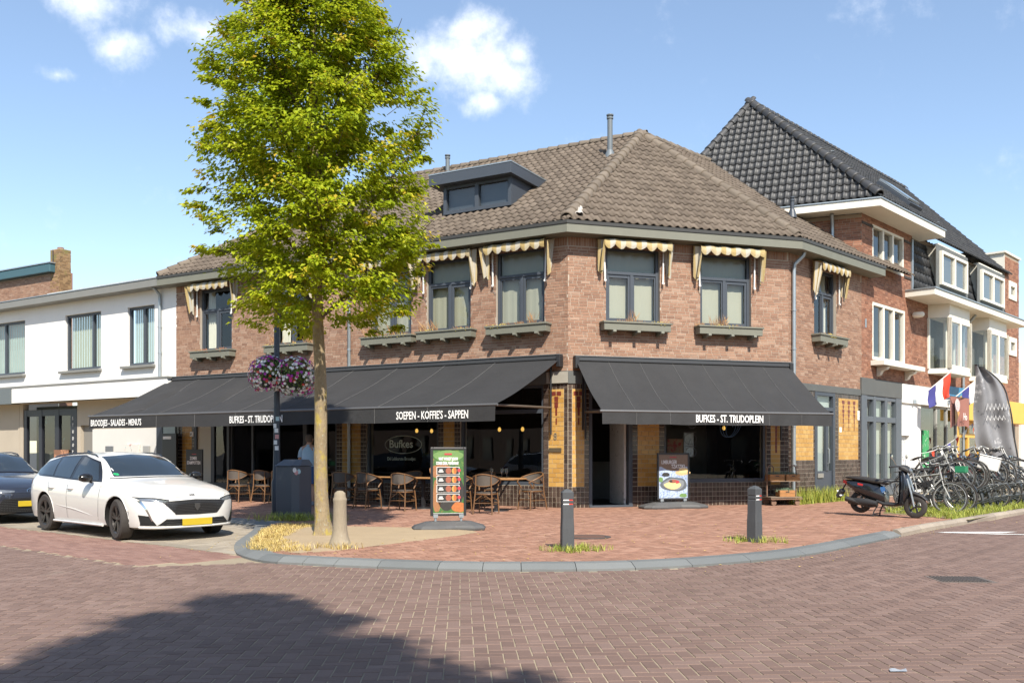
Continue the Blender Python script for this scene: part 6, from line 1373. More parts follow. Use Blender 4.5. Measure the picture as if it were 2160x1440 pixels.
def basket(c, rx, rz, seed, lab, bias):
    rnd = random.Random(seed); t = thing('flower_basket', lab, 'flower basket', (c[0], c[1], c[2]-rz))
    t.location = c
    m = MB(); m.lathe([(.13,-.3),(.17,-.1),(.19,.02)], n=18); m.build('pot', mat('dark_pot', (.04,.04,.038), .5), t, smooth=True)
    fo = MB(); pet = {k: MB() for k in PETM}
    for k in range(1500):
        a = rnd.uniform(0, 6.283); el = rnd.uniform(-1.0, 1.45); rr = rnd.uniform(.5,1.0); d = np.array([math.cos(a)*math.cos(el), math.sin(a)*math.cos(el), math.sin(el)]); p = np.array([d[0]*rx*rr, d[1]*rx*.9*rr, (d[2] if d[2] > 0 else d[2]*1.25)*rz*rr])
        if d[2] < -.25 and math.hypot(p[0], p[1]) < .2: continue
        s_ = rnd.uniform(.018,.035); u = unit(np.cross(d,(rnd.random(),rnd.random(),1))); w = np.cross(d, u); fo.add([p-u*s_, p-w*s_*.6+d*.01, p+u*s_, p+w*s_*.6+d*.01], [(0,1,2,3)], rnd.uniform(.02,1))
    for k in range(430):
        a = rnd.uniform(0, 6.283); el = rnd.uniform(-1.0, 1.4); d = np.array([math.cos(a)*math.cos(el), math.sin(a)*math.cos(el), math.sin(el)]); rr = rnd.uniform(.94,1.08); p = np.array([d[0]*rx*rr, d[1]*rx*.9*rr, (d[2] if d[2] > 0 else d[2]*1.25)*rz*rr])
        if d[2] < -.45 and math.hypot(p[0], p[1]) < .22: continue
        q = .5+.5*math.sin(a*2+seed)*math.cos(el*3); col = rnd.choices(['white','magenta','purple','red','pink'], [bias*(.3+q), .35*(1.3-q), .3*(1.3-q) if el > .3 else .05, .1, .12])[0]
        s_ = rnd.uniform(.03,.042); n_ = unit(d+np.array([rnd.uniform(-.3,.3)]*3)); u = unit(np.cross(n_,(.2,.1,1))); w = np.cross(n_, u); V_ = [p-n_*.008]+[p+(u*math.cos(b)+w*math.sin(b))*s_*(1 if j % 2 else .7)+n_*.004 for j, b in enumerate(np.linspace(0,6.283,10,endpoint=False))]
        pet[col].add(V_, [(0,1+j,1+(j+1)%10) for j in range(10)], rnd.uniform(.02,1))
    fo.build('foliage', M_['fol'], t, recalc=False)['kind'] = 'stuff'
    for k, mb in pet.items():
        if mb.f: mb.build('blossoms', PETM[k], t, recalc=False)['kind'] = 'stuff'
basket((-5.16,19.26,3.08), .4, .36, 3, 'hanging basket of white and purple petunias with the dark pot showing', .9); basket((-4.56,19.18,3.02), .44, .4, 8, 'fuller hanging basket of white and magenta petunias next to the trunk', 1.4)
# ------------------------------------------------------------------ utility cabinet
cb = thing('utility_cabinet', 'dark grey street cabinet with sloping top and stickers beside the lamp post', 'cabinet', (-4.46,18.5,PZ), R_(-18)); cb.scale = (.78,1,1)
m = MB(); m.prism([(-.32,-.22),(.2,-.3),(.34,-.18),(.34,.3),(-.32,.3)], 0, 1.06); m.build('body', mat('cabinet_grey', (.075,.085,.1), .55, noise=[(3,.12)]), cb, bevel=.02)
m = MB(); m.add([(-.35,-.25,1.062),(.22,-.33,1.062),(.37,-.2,1.062),(.37,.33,1.062),(-.35,.33,1.062),(-.26,-.0,1.19),(.2,-.05,1.19),(.28,.02,1.19),(.28,.28,1.19),(-.26,.28,1.19)], [(0,1,6,5),(1,2,7,6),(2,3,8,7),(3,4,9,8),(4,0,5,9),(5,6,7,8,9),(4,3,2,1,0)]); m.build('lid', mat('cabinet_grey', (.075,.085,.1), .55), cb, bevel=.012)
for x, z, mt in ((.235,.98,'white'),(.265,.93,'red'),(.31,.95,'teal')):
    m = MB(); m.poly([(x+.035*math.cos(a)+.03, -.292+(x-.2)*.86+.026*1.0*math.cos(a), z+.05*math.sin(a)) for a in np.linspace(0,6.28,14,endpoint=False)]); m.build('sticker', MATS['sticker_'+mt], cb, recalc=False)
# ------------------------------------------------------------------ plant trolley
tr_ = thing('plant_trolley', 'rusty steel trolley with looped handles by the tiled wall', 'trolley', (*FP(TF,5.6,-.42,0)[:2],PZ), R_(16.65))
rust = mat('rusty_steel', (.2,.12,.08), .7, noise=[(12,.3)])
for sx in (-1,1):
    m = MB(); m.tube([(sx*.42-.1*sx*0,0,.2),(sx*.42,0,.85),(sx*.41,0,.95),(sx*.37,0,1.0),(sx*.28,0,1.0),(sx*.24,0,.95),(sx*.23,0,.7)], .016, 8); m.build('handle', rust, tr_, smooth=True)
m = MB(); m.box(-.45,.45,-.22,.22,.19,.215); m.build('deck', mat('grey_planks', (.2,.15,.11), .85, noise=[(10,.3)]), tr_); m = MB(); m.tube([(-.45,-.23,.16),(.45,-.23,.16),(.45,.23,.16),(-.45,.23,.16)], .016, 6, closed=True); m.build('deck_frame', rust, tr_)
m = MB(); m.box(-.42,.42,-.2,.2,.6,.615); m.build('shelf', mat('grey_planks', (.2,.15,.11), .85), tr_)
for sx in (-.34,.34):
    for sy in (-.17,.17):
        m = MB(); m.lathe([(.02,-.02),(.07,-.018),(.072,.018),(.02,.02)], (sx,sy,.072), 14, 'y'); m.build('wheel', rust, tr_)
M_['crate'] = mat('crate_wood', (.36,.17,.06), .75, noise=[(12,.25)], coords='obj'); M_['lav'] = mat('grey_green_plant', [(0,(.06,.1,.06)),(1,(.16,.22,.14))], .8)
for i, (x, y, z, lab) in enumerate(((-.2,0,.83,'orange wooden crate of green plants on the trolley shelf, window side'),(.24,0,.83,'orange wooden crate of bluish plants on the trolley shelf, wall side'),(.08,-.04,.43,'lowest orange wooden crate of plants on the trolley'))):
    p = FP(TF,5.6+x,-.42+y,0); t = thing('plant_crate', lab, 'crate', (p[0],p[1],z-.13 if z > .5 else .30), R_(16.65)+(-.08,.06,-.15)[i], 'plant crates on the trolley')
    if z > .5: t.location.z = PZ+.617
    for s_ in (-1,1):
        for zz in (.0,.085):
            m = MB(); m.box(-.2,.2,s_*.13-.006,s_*.13+.006,zz,zz+.078); m.build('slat', M_['crate'], t)
            m = MB(); m.box(s_*.2-.006,s_*.2+.006,-.123,.123,zz,zz+.078); m.build('slat', M_['crate'], t)
    m = MB(); m.box(-.195,.195,-.12,.12,.0,.012); m.build('floor', M_['crate'], t)
    m = MB(); m.box(-.05,.05,-.1385,-.1365,.11,.135); m.build('hand_hole', PM['dark'], t)
    m = MB(); rnd = random.Random(i)
    for k in range(260):
        x, y = rnd.gauss(0,.09), rnd.gauss(0,.055); h_ = rnd.uniform(.03,.1); dx, dy = rnd.uniform(-.04,.04), rnd.uniform(-.04,.04); m.add([(x-.008,y,.12),(x+.008,y,.12),(x+dx,y+dy,.14+h_)], [(0,1,2)], rnd.uniform(.02,1))
    m.build('plants', M_['lav'], t, recalc=False)['kind'] = 'stuff'
m = MB(); 
for o in [q for q in bpy.data.objects if q.name.startswith('plant_crate')]:
    if o['label'].startswith('lowest'): o.location.z = PZ+.217
# ------------------------------------------------------------------ cars
M_['white_car'] = mat('pearl_white_paint', (.64,.63,.6), .3, coat=.9, noise=[(1.5,.02)])
M_['black_car'] = mat('blue_black_paint', (.018,.021,.032), .25, coat=1.0)
M_['car_black'] = mat('gloss_black_trim', (.012,.012,.013), .18)
M_['car_glass'] = mat('car_glass', (.02,.028,.036), .03, spec=.9)
M_['tyre'] = mat('tyre_rubber', (.045,.04,.036), .85, noise=[(30,.2)])
M_['rim'] = mat('dark_rim', (.07,.065,.062), .35, metal=.7)
M_['arch'] = mat('wheel_arch_black', (.01,.01,.01), .9)
M_['lamp_lens'] = mat('lamp_lens', (.22,.24,.26), .08, metal=.5, noise=[(25,.5)])
M_['chrome'] = mat('chrome', (.6,.6,.6), .15, metal=1.)
M_['plate'] = mat('yellow_plate', (.5,.36,.02), .5, noise=[(6,.12)], coords='obj')
M_['mesh_grille'] = mat('mesh_grille', (.02,.02,.021), .4, coords='obj')
def ip(keys, x): return np.interp(x, [k[0] for k in keys], [k[1] for k in keys])
def smooth1(a, n=2):
    a = np.array(a, float)
    for _ in range(n): a[1:-1] = .25*a[:-2]+.5*a[1:-1]+.25*a[2:]
    return a
def car_body(W, ZT, ZBt, ZL, roofw, sc=1.0):
    X = np.array(sorted({round(float(v),4) for v in list(np.linspace(-2.3,2.32,74))+[-2.29,-2.27,2.31,2.29]}))
    w, zt, zb, zl = (smooth1(ip(k, X), 2) for k in (W, ZT, ZBt, ZL)); rings = []
    for i, x in enumerate(X):
        c = min(1, max(0, (zt[i]-zb[i]-.1)/.25)); c = c*c*(3-2*c); wi = w[i]; b = zl[i]; h_ = zt[i]-zb[i]
        belt = np.array([wi-.05-.02*c, zb[i]]); rail = np.array([min(roofw, wi*.72), zt[i]-.055])
        hood6, hood7, hood8 = np.array([wi*.8, zb[i]+h_*.55]), np.array([wi*.6, zb[i]+h_*.82]), np.array([wi*.3, zb[i]+h_*.96])
        cab6, cab7, cab8 = (belt*.45+rail*.55)+np.array([.022,0]), rail, np.array([rail[0]*.55, zt[i]-.012])
        mid = b+(zb[i]-b)*.5
        half = [(0,b),(wi*.6,b),(wi-.13,b),(wi-.045,b+.035),(wi-.018,b+(zb[i]-b)*.2),(wi-.004,mid),(wi,b+(zb[i]-b)*.66),(wi-.012,b+(zb[i]-b)*.8),(wi-.03,b+(zb[i]-b)*.92),tuple(belt),tuple(hood6*(1-c)+cab6*c),tuple(hood7*(1-c)+cab7*c),tuple(hood8*(1-c)+cab8*c),(0,zt[i])]
        rings.append([(x,y,z) for y, z in half]+[(x,-y,z) for y, z in half[-2:0:-1]])
    n = len(rings[0]); vs = [p for r in rings for p in r]; fs = []
    for i in range(len(rings)-1):
        for j in range(n): fs.append((i*n+j, (i+1)*n+j, (i+1)*n+(j+1)%n, i*n+(j+1)%n))
    fs += [tuple(range(n)), tuple((len(rings)-1)*n+j for j in range(n-1,-1,-1))]
    m = MB(); m.add(vs, fs); return m.mesh('car_body', True, True)
def cut_arches(me, axles, r, ymin):
    o = bpy.data.objects.new('tmp', me); COL.objects.link(o); me.materials.append(M_['white_car'])
    cm = MB()
    for x, z in axles:
        for s_ in (-1,1): cm.cyl((x, s_*ymin, z), (x, s_*1.2, z), r, n=36)
    cme = cm.mesh('cut'); cme.materials.append(M_['arch']); co = bpy.data.objects.new('cut', cme); COL.objects.link(co)
    md = o.modifiers.new('b', 'BOOLEAN'); md.object = co; md.operation = 'DIFFERENCE'; md.solver = 'EXACT'
    try: md.material_mode = 'TRANSFER'
    except Exception: pass
    bpy.context.view_layer.update(); out = bpy.data.meshes.new_from_object(o.evaluated_get(bpy.context.evaluated_depsgraph_get()))
    bpy.data.objects.remove(o); bpy.data.objects.remove(co)
    return out
class Proj:
    def __init__(s, me):
        bm = bmesh.new(); bm.from_mesh(me); s.b = BVHTree.FromBMesh(bm); bm.free()
    def side(s, x, z, sg, off=.004):
        h_ = s.b.ray_cast(Vector((x, sg*3, z)), Vector((0,-sg,0)))
        return (Vector((x, sg*.9, z)) if h_[0] is None else h_[0]+Vector((0,sg,0))*off)
    def front(s, y, z, off=.004):
        h_ = s.b.ray_cast(Vector((5, y, z)), Vector((-1,0,0)))
        return (Vector((2.2, y, z)) if h_[0] is None else h_[0]+Vector((off,0,0)))
def pl(P, t):
    P = np.array(P, float); d = np.r_[0, np.cumsum(np.linalg.norm(np.diff(P, axis=0), axis=1))]; d /= d[-1]
    return np.array([np.interp(t, d, P[:,0]), np.interp(t, d, P[:,1])])
def patch(fn, top, bot, nu=16, nv=6):
    m = MB(); m.grid(lambda u, v: tuple(fn(*(pl(top,u)*(1-v)+pl(bot,u)*v))), nu, nv); return m
def wheel(parent, x, y, r, sg, steer=0.):
    m = MB(); w = .11
    m.lathe([(r*.66,-w*.9),(r*.9,-w),(r*.985,-w*.8),(r,-w*.4),(r,w*.4),(r*.985,w*.8),(r*.9,w),(r*.66,w*.9)], (0,0,0), 36, 'y', cap=False); ty = m.build('wheel', M_['tyre'], parent, smooth=True)
    ty.location = (x, y, r); ty.rotation_euler.z = steer
    m = MB(); yo = sg*w*.82; m.lathe([(r*.67,yo),(r*.69,yo+sg*.012),(r*.62,yo),(r*.6,yo-sg*.05)], (0,0,0), 36, 'y', cap=False)
    for k in range(5):
        for da in (-.16,.16):
            a = k*2*math.pi/5+.3+da; d = np.array([math.cos(a),0,math.sin(a)]); q = np.array([math.cos(a-da*.6),0,math.sin(a-da*.6)]); m.beam(q*r*.12+np.array([0,yo-sg*.02,0]), d*r*.66+np.array([0,yo-sg*.004,0]), .035, .02, (0,1,0))
    m.lathe([(0,yo-sg*.005),(r*.14,yo-sg*.012),(r*.16,yo-sg*.03)], (0,0,0), 16, 'y'); m.build('rim', M_['rim'], ty)
    m = MB(); m.lathe([(0,yo-sg*.07),(r*.6,yo-sg*.06)], (0,0,0), 24, 'y'); m.build('brake_disc', M_['arch'], ty, recalc=False)
    return ty
def make_car(name, label, paint, loc, head, kind, zs=1.0):
    t = thing(name, label, 'car', loc, head)
    W = [(-2.30,.6),(-2.24,.78),(-2.0,.875),(-1.5,.915),(-.5,.925),(.6,.925),(1.4,.922),(1.8,.90),(2.02,.84),(2.17,.73),(2.27,.55),(2.32,.38)]
    ZT = [(-2.30,.82),(-2.25,.95),(-2.12,1.1),(-1.95,1.31),(-1.75,1.365),(-1.0,1.43),(-.4,1.445),(0.0,1.425),(.3,1.35),(.6,1.22),(.98,1.02),(1.08,.985),(1.3,.955),(1.7,.89),(2.0,.81),(2.15,.75),(2.25,.69),(2.32,.62)]
    ZBt = [(-2.3,.78),(-2.1,.96),(-1.6,.985),(-.5,.94),(.5,.905),(.95,.885),(1.3,.855),(1.7,.80),(2.0,.73),(2.2,.66),(2.32,.58)]
    ZL = [(-2.3,.34),(-2.1,.24),(-1.9,.2),(1.9,.19),(2.2,.19),(2.32,.22)]
    me0 = car_body(W, ZT, ZBt, ZL, .6); P = Proj(me0); ax = [(1.42,.335),(-1.31,.335)]
    me = cut_arches(me0, ax, .378, .62); me.materials.clear(); me.materials.append(paint); me.materials.append(M_['arch'])
    me.polygons.foreach_set('material_index', np.array([1 if any((q.center.x-x)**2+(q.center.z-z)**2 < .3795**2 for x, z in ax) and abs(q.center.y) > .6 else 0 for q in me.polygons], np.int32))
    me.polygons.foreach_set('use_smooth', np.ones(len(me.polygons), bool)); body = link_mesh('body', me, None, t); auto_smooth(body, 38)
    for x, z in ax:
        for s_ in (-1,1): wheel(t, x, s_*.80, .335, s_, R_(-9) if x > 0 else 0)
    for s_ in (-1,1):
        sd_ = lambda off: (lambda x, z: P.side(x, z, s_, off))
        patch(sd_(.005), [(.72,.965),(.3,1.27),(-.3,1.385),(-1.2,1.36),(-1.75,1.26),(-2.0,1.1)], [(.78,.93),(.3,.935),(-.4,.955),(-1.2,.985),(-1.75,1.0),(-2.0,1.05)], 40, 10).build('window_trim', M_['car_black'], t, smooth=True, recalc=False)
        for tp, bt_, nm in (([(.60,.985),(.28,1.245),(-.28,1.355)],[(.62,.955),(.2,.96),(-.3,.975)],'window'),([(-.4,1.355),(-1.15,1.33)],[(-.4,.98),(-1.05,1.005)],'window'),([(-1.22,1.32),(-1.7,1.24),(-1.92,1.11)],[(-1.12,1.01),(-1.6,1.025),(-1.92,1.075)],'window')):
            patch(sd_(.009), tp, bt_, 16, 8).build(nm, M_['car_glass'], t, smooth=True, recalc=False)
        for ln in ([(.86,.87),(.84,.6),(.80,.3)],[(-.36,.93),(-.37,.6),(-.36,.28)],[(-1.18,.97),(-1.12,.72),(-.98,.48),(-.93,.3)]):
            m = MB(); m.tube([tuple(P.side(*pl(ln,u),s_,-.001)) for u in lin(0,1,10)], .0045, 4); m.build('door_gap', M_['arch'], t)
        m = MB(); m.tube([tuple(P.side(*pl([(.62,.36),(-.1,.45),(-.85,.50)],u),s_,.0)) for u in lin(0,1,12)], [.002+.008*math.sin(math.pi*u) for u in lin(0,1,12)], 5); m.build('door_crease', paint, t, smooth=True)
        for x in (-.22,-1.0):
            p = P.side(x,.80,s_,.012); m = MB(); m.tube([(x-.1,p[1]-s_*.012,.80),(x-.06,p[1]+s_*.008,.80),(x+.06,p[1]+s_*.008,.80),(x+.1,p[1]-s_*.012,.80)], [.012,.02,.02,.012], 8); m.build('door_handle', paint, t, smooth=True)
        m = MB(); m.lathe([(0,-.11),(.055,-.09),(.08,-.03),(.082,.04),(.06,.09),(0,.1)], (0,0,0), 14, 'y')
        m.v = [(x*1.25+.55, y+s_*1.0, z*.95+1.0) for x, y, z in m.v]; m.tube([(.6,s_*.9,.93),(.57,s_*.95,.95)], .03, 6); m.build('mirror', M_['car_black'], t, smooth=True)
        m = MB(); m.tube([(x_, s_*.585, (P.b.ray_cast(Vector((x_,s_*.585,3)), Vector((0,0,-1)))[0] or Vector((0,0,1.3))).z+dz) for x_, dz in ((.12,-.005),(.02,.022),(-.3,.03),(-.8,.03),(-1.3,.028),(-1.55,.02),(-1.68,-.005))], .014, 6); m.build('roof_rail', M_['car_black'], t, smooth=True)
        m = MB(); m.tube([(.95,s_*.895,.215),(0,s_*.915,.22),(-.9,s_*.905,.215)], .022, 6); m.build('sill', paint, t, smooth=True)
        m = MB(); m.tube([tuple(P.side(1.42+.39*math.cos(a),.335+.39*math.sin(a),s_,.001)) for a in lin(.06,3.08,18)], .006, 5); m.build('arch_lip', paint, t, smooth=True)
        m = MB(); m.tube([tuple(P.side(-1.31+.39*math.cos(a),.335+.39*math.sin(a),s_,.001)) for a in lin(.06,3.08,18)], .006, 5); m.build('arch_lip', paint, t, smooth=True)
        patch(sd_(.006), [(-2.24,.9),(-1.98,.93)], [(-2.24,.8),(-2.0,.86)], 8, 3).build('tail_light', mat('tail_red', (.2,.015,.015), .2), t, smooth=True, recalc=False)
    F = lambda off: (lambda y, z: P.front(y, z, off))
    patch(F(.006), [(-.53,1.355),(0,1.395),(.53,1.355)], [(-.66,1.02),(0,1.03),(.66,1.02)], 28, 14).build('windscreen', M_['car_glass'], t, smooth=True, recalc=False)
    m = MB(); m.tube([tuple(P.front(*pl([(-.74,.985),(-.4,1.0),(0,1.006),(.4,1.0),(.74,.985)],u),.004)) for u in lin(0,1,24)], .012, 5); m.build('scuttle', M_['car_black'], t, smooth=True)
    if kind == 'estate':
        gt, gb = [(-.56,.64),(0,.665),(.56,.64)], [(-.36,.43),(0,.42),(.36,.43)]
        patch(F(.006), gt, gb, 36, 12).build('grille', M_['mesh_grille'], t, smooth=True, recalc=False)
        m = MB()
        for r_ in range(9):
            v = (r_+.5)/9
            for c in range(26):
                u = (c+.25+(r_ % 2)*.5)/27; p = F(.012)(*(pl(gt,u)*(1-v)+pl(gb,u)*v)); m.box(p[0]-.004,p[0]+.004,p[1]-.011,p[1]+.011,p[2]-.003,p[2]+.003)
        m.build('grille_studs', mat('grille_stud', (.14,.14,.14), .3, metal=.8), t)['kind'] = 'stuff'
        p = P.front(0,.54,.02); m = MB(); m.prism([(-.045,.6),(.045,.6),(.05,.54),(0,.47),(-.05,.54)], p[0]-.006, p[0]+.006, 'x'); m.build('badge', mat('badge_grey', (.1,.1,.1), .3, metal=.6), t, bevel=.004)
        for s_ in (-1,1):
            patch(F(.008), [(s_*.84,.70),(s_*.62,.685),(s_*.46,.65)], [(s_*.80,.655),(s_*.62,.635),(s_*.5,.625)], 16, 4).build('headlight', M_['lamp_lens'], t, smooth=True, recalc=False)
            patch(F(.012), [(s_*.86,.715),(s_*.62,.70),(s_*.44,.665)], [(s_*.845,.702),(s_*.62,.688),(s_*.455,.652)], 16, 2).build('headlight_trim', M_['car_black'], t, smooth=True, recalc=False)
            patch(F(.010), [(s_*.83,.655),(s_*.76,.5),(s_*.69,.33)], [(s_*.795,.655),(s_*.735,.5),(s_*.675,.33)], 16, 3).build('daytime_light', M_['chrome'], t, smooth=True, recalc=False)
            patch(F(.007), [(s_*.83,.43),(s_*.72,.41)], [(s_*.8,.26),(s_*.62,.255)], 8, 5).build('air_vent', M_['arch'], t, smooth=True, recalc=False)
        patch(F(.007), [(-.5,.36),(0,.35),(.5,.36)], [(-.62,.255),(0,.245),(.62,.255)], 26, 5).build('lower_grille', M_['arch'], t, smooth=True, recalc=False)
        for z in (.28,.31,.34):
            m = MB(); m.tube([tuple(P.front(y,z,.012)) for y in lin(-.5,.5,20)], .004, 4); m.build('grille_bar', mat('grille_stud', (.14,.14,.14), .3), t)
        m = MB(); m.tube([tuple(P.front(y,.225,.01)) for y in lin(-.8,.8,24)], .018, 6); m.build('splitter', paint, t, smooth=True)
        pz = .3
        M = np.eye(4); q = P.front(0,.715,.006); M[:3,0] = (0,1,0); M[:3,1] = (-.45,0,.89); M[:3,2] = (.89,0,.45); M[:3,3] = (q[0]-.012,-.062,.715); text_part('308', .05, M, M_['car_black'], t, 'lettering', sx=1.3, bold=.001, keep=False)
        m = MB(); m.poly([tuple(P.front(-.60+.035*math.cos(a),1.06+.02*math.sin(a),.010)) for a in lin(0,6.28,14)[:-1]]); m.build('windscreen_sticker', mat('green_sticker', (.02,.35,.12), .5), t, recalc=False)
        m = MB(); m.add([(-1.35,-.015,1.425),(-1.62,-.02,1.40),(-1.62,.02,1.40),(-1.35,.015,1.425),(-1.6,0,1.475)], [(0,1,4),(1,2,4),(2,3,4),(3,0,4)]); m.build('antenna_fin', M_['car_black'], t)
    else:
        gt, gb = [(-.5,.5),(0,.52),(.5,.5)], [(-.72,.24),(0,.23),(.72,.24)]
        patch(F(.007), gt, gb, 30, 8).build('grille', M_['arch'], t, smooth=True, recalc=False)
        m = MB()
        for r_ in range(8):
            for c in range(30):
                u, v = (c+.25+(r_ % 2)*.5)/31, (r_+.5)/8; p = F(.012)(*(pl(gt,u)*(1-v)+pl(gb,u)*v)); m.box(p[0]-.004,p[0]+.004,p[1]-.014,p[1]+.014,p[2]-.004,p[2]+.004)
        m.build('grille_studs', mat('grille_stud', (.14,.14,.14), .3), t)['kind'] = 'stuff'
        for s_ in (-1,1):
            patch(F(.009), [(s_*.86,.70),(s_*.6,.69),(s_*.3,.66)], [(s_*.82,.61),(s_*.6,.615),(s_*.32,.63)], 16, 5).build('headlight', M_['lamp_lens'], t, smooth=True, recalc=False)
        p = P.front(0,.655,.012); m = MB(); m.tube([(p[0],.075*math.cos(a),.655+.05*math.sin(a)) for a in lin(0,6.283,21)[:-1]], .007, 6, closed=True); m.tube([(p[0]+.002,.03*math.cos(a),.655+.046*math.sin(a)) for a in lin(0,6.283,17)[:-1]], .005, 6, closed=True); m.build('badge', mat('blue_chrome', (.25,.4,.6), .2, metal=.8), t, smooth=True)
        pz = .4
    p = P.front(0,pz,.02); m = MB(); m.box(p[0]-.004,p[0]+.012,-.26,.26,pz-.055,pz+.055); m.build('number_plate', M_['plate'], t, bevel=.004)
    m = MB(); m.tube([tuple(P.front(*q_,.001)) for q_ in [(-.78,.74),(-.62,.715),(-.3,.70),(0,.70),(.3,.70),(.62,.715),(.78,.74)]], .004, 4); m.build('bonnet_gap', M_['arch'], t)
    t.scale = (1,1,zs); return t
CARH = -R_(41.0); fd = np.array([math.cos(CARH), math.sin(CARH)]); rt_ = np.array([fd[1], -fd[0]])
nf = np.array([-6.3,14.7])      # near front wheel on the ground
c_ = nf-fd*1.42-rt_*.80
white_car = make_car('estate_car', 'white estate car with dark wheels parked in the bay before the terrace', M_['white_car'], (c_[0],c_[1],.008), CARH, 'estate', .985)
pc = np.array([-9.55,18.1])-fd*2.32-rt_*.0
make_car('parked_car', 'blue black car parked behind the white estate car', M_['black_car'], (pc[0],pc[1],.008), CARH, 'hatch', .99)
# a second parked car across the street, out of frame, that the shop windows mirror
cc = copy_tree(white_car); cc.location = (-19,9,0); cc.rotation_euler.z = R_(152); cc['label'] = 'white estate car parked across the street left of the photographer'; cc['group'] = 'estate cars around the square'; white_car['group'] = 'estate cars around the square'
# ------------------------------------------------------------------ scooter
M_['sc_black'] = mat('scooter_black', (.012,.013,.016), .2, coat=.8); M_['sc_matt'] = mat('scooter_matt', (.025,.025,.026), .6); M_['seat_vinyl'] = mat('seat_vinyl', (.03,.028,.026), .5, noise=[(20,.2)], coords='obj')
sc_f, hd = np.array([8.2,18.45]), math.atan2(-.72,.70); so = sc_f-np.array([math.cos(hd), math.sin(hd)])*.62
st = thing('scooter', 'black motor scooter on its centre stand in front of the bicycles', 'scooter', (so[0],so[1],PZ), hd)
def swheel(x, z, r, mt=None, nm='wheel'):
    m = MB(); m.lathe([(r*.58,-.045),(r*.85,-.055),(r*.97,-.04),(r,0),(r*.97,.04),(r*.85,.055),(r*.58,.045)], (0,0,0), 30, 'y', cap=False); w = m.build(nm, M_['tyre'], st, smooth=True); w.location = (x,0,z)
    m = MB(); m.lathe([(r*.6,-.04),(r*.55,-.03),(r*.55,.03),(r*.6,.04)], (0,0,0), 24, 'y', cap=False)
    for k in range(5): a = k*1.2566; m.beam((0,0,0),(r*.57*math.cos(a),0,r*.57*math.sin(a)),.035,.03,(0,1,0))
    m.build('rim', M_['rim'], w)
swheel(.62,.235,.235); swheel(-.56,.29,.235)
def loft(secs, parent, name, mt, n=14, cap=True):
    """secs: (x, z_centre, half_width, half_height[, power])"""
    m = MB(); vs = []
    for s_ in secs:
        x, zc, hw, hh = s_[:4]; pw = s_[4] if len(s_) > 4 else .75
        for j in range(n):
            a = 2*math.pi*j/n; c, s2 = math.cos(a), math.sin(a); vs.append((x, hw*math.copysign(abs(c)**pw,c), zc+hh*math.copysign(abs(s2)**pw,s2)))
    k = len(secs); fs = [(i*n+j,i*n+(j+1)%n,(i+1)*n+(j+1)%n,(i+1)*n+j) for i in range(k-1) for j in range(n)]
    if cap: fs += [tuple(range(n-1,-1,-1)), tuple((k-1)*n+j for j in range(n))]
    m.add(vs, fs); return m.build(name, mt, parent, smooth=True)
loft([(-.95,.74,.04,.02),(-.85,.70,.10,.06),(-.6,.6,.16,.15),(-.3,.53,.17,.19),(-.08,.46,.15,.19),(.02,.4,.12,.13)], st, 'tail_body', M_['sc_black'])
loft([(-.88,.80,.06,.02),(-.8,.80,.12,.035),(-.5,.775,.145,.05),(-.2,.73,.15,.055),(.02,.71,.12,.05),(.08,.70,.08,.03)], st, 'seat', M_['seat_vinyl'])
loft([(-.15,.33,.14,.05),(.0,.27,.16,.04),(.22,.26,.16,.035),(.34,.29,.15,.045),(.4,.33,.14,.06)], st, 'floorboard', M_['sc_matt'])
m = MB()     # leg shield: tall curved panel
m.grid(lambda u, v: (.36+.17*v-.18*v*v+.05*math.sin(math.pi*u)*(1-.2*v), (u-.5)*(.40-.18*v+.1*math.sin(math.pi*v)), .28+.66*v), 13, 13); m.grid(lambda u, v: (.32+.17*v-.18*v*v+.01*math.sin(math.pi*u), (u-.5)*(.40-.18*v+.1*math.sin(math.pi*v))*.98, .28+.66*v), 13, 13); m.build('leg_shield', M_['sc_black'], st, smooth=True, recalc=False)
m = MB(); m.tube([(.30,0,.27),(.37,0,.36),(.43,0,.5),(.44,0,.68),(.40,0,.85),(.37,0,.96)], [.07,.12,.15,.14,.11,.08], 16, flat=.62); m.build('front_apron', M_['sc_black'], st, smooth=True)
loft([(.40,.56,.03,.02),(.5,.52,.07,.05),(.62,.5,.075,.03),(.76,.45,.065,.03),(.86,.37,.04,.015)], st, 'front_mudguard', M_['sc_matt'])
m = MB(); m.tube([(.47,.07,.8),(.56,.075,.5),(.62,.075,.235)], .022, 8); m.tube([(.47,-.07,.8),(.56,-.075,.5),(.62,-.075,.235)], .022, 8); m.build('fork', M_['zinc'], st, smooth=True)
loft([(.30,1.0,.08,.03),(.36,1.02,.14,.06),(.43,1.0,.13,.065),(.5,.95,.08,.05)], st, 'handlebar_cowl', M_['sc_matt'])
m = MB(); m.tube([(.28,.36,1.04),(.33,.2,1.05),(.36,0,1.04),(.33,-.2,1.05),(.28,-.36,1.04)], .015, 8); m.build('handlebar', M_['sc_matt'], st, smooth=True)
for s_ in (-1,1):
    m = MB(); m.cyl((.25,s_*.4,1.035),(.3,s_*.26,1.05),.02); m.tube([(.34,s_*.24,1.05),(.42,s_*.32,1.0)], .006, 5); m.build('grip', M_['sc_matt'], st, smooth=True)
    m = MB(); m.tube([(.32,s_*.22,1.05),(.29,s_*.28,1.16),(.28,s_*.33,1.21)], .006, 5); m.lathe([(0,-.008),(.045,-.006),(.045,.006),(0,.008)], (.28,s_*.35,1.24), 14, 'x'); m.build('mirror', M_['chrome'], st, smooth=True)
p_ = loft([(.5,.96,.05,.045),(.53,.955,.05,.04),(.545,.95,.03,.02)], st, 'headlight', M_['lamp_lens'])
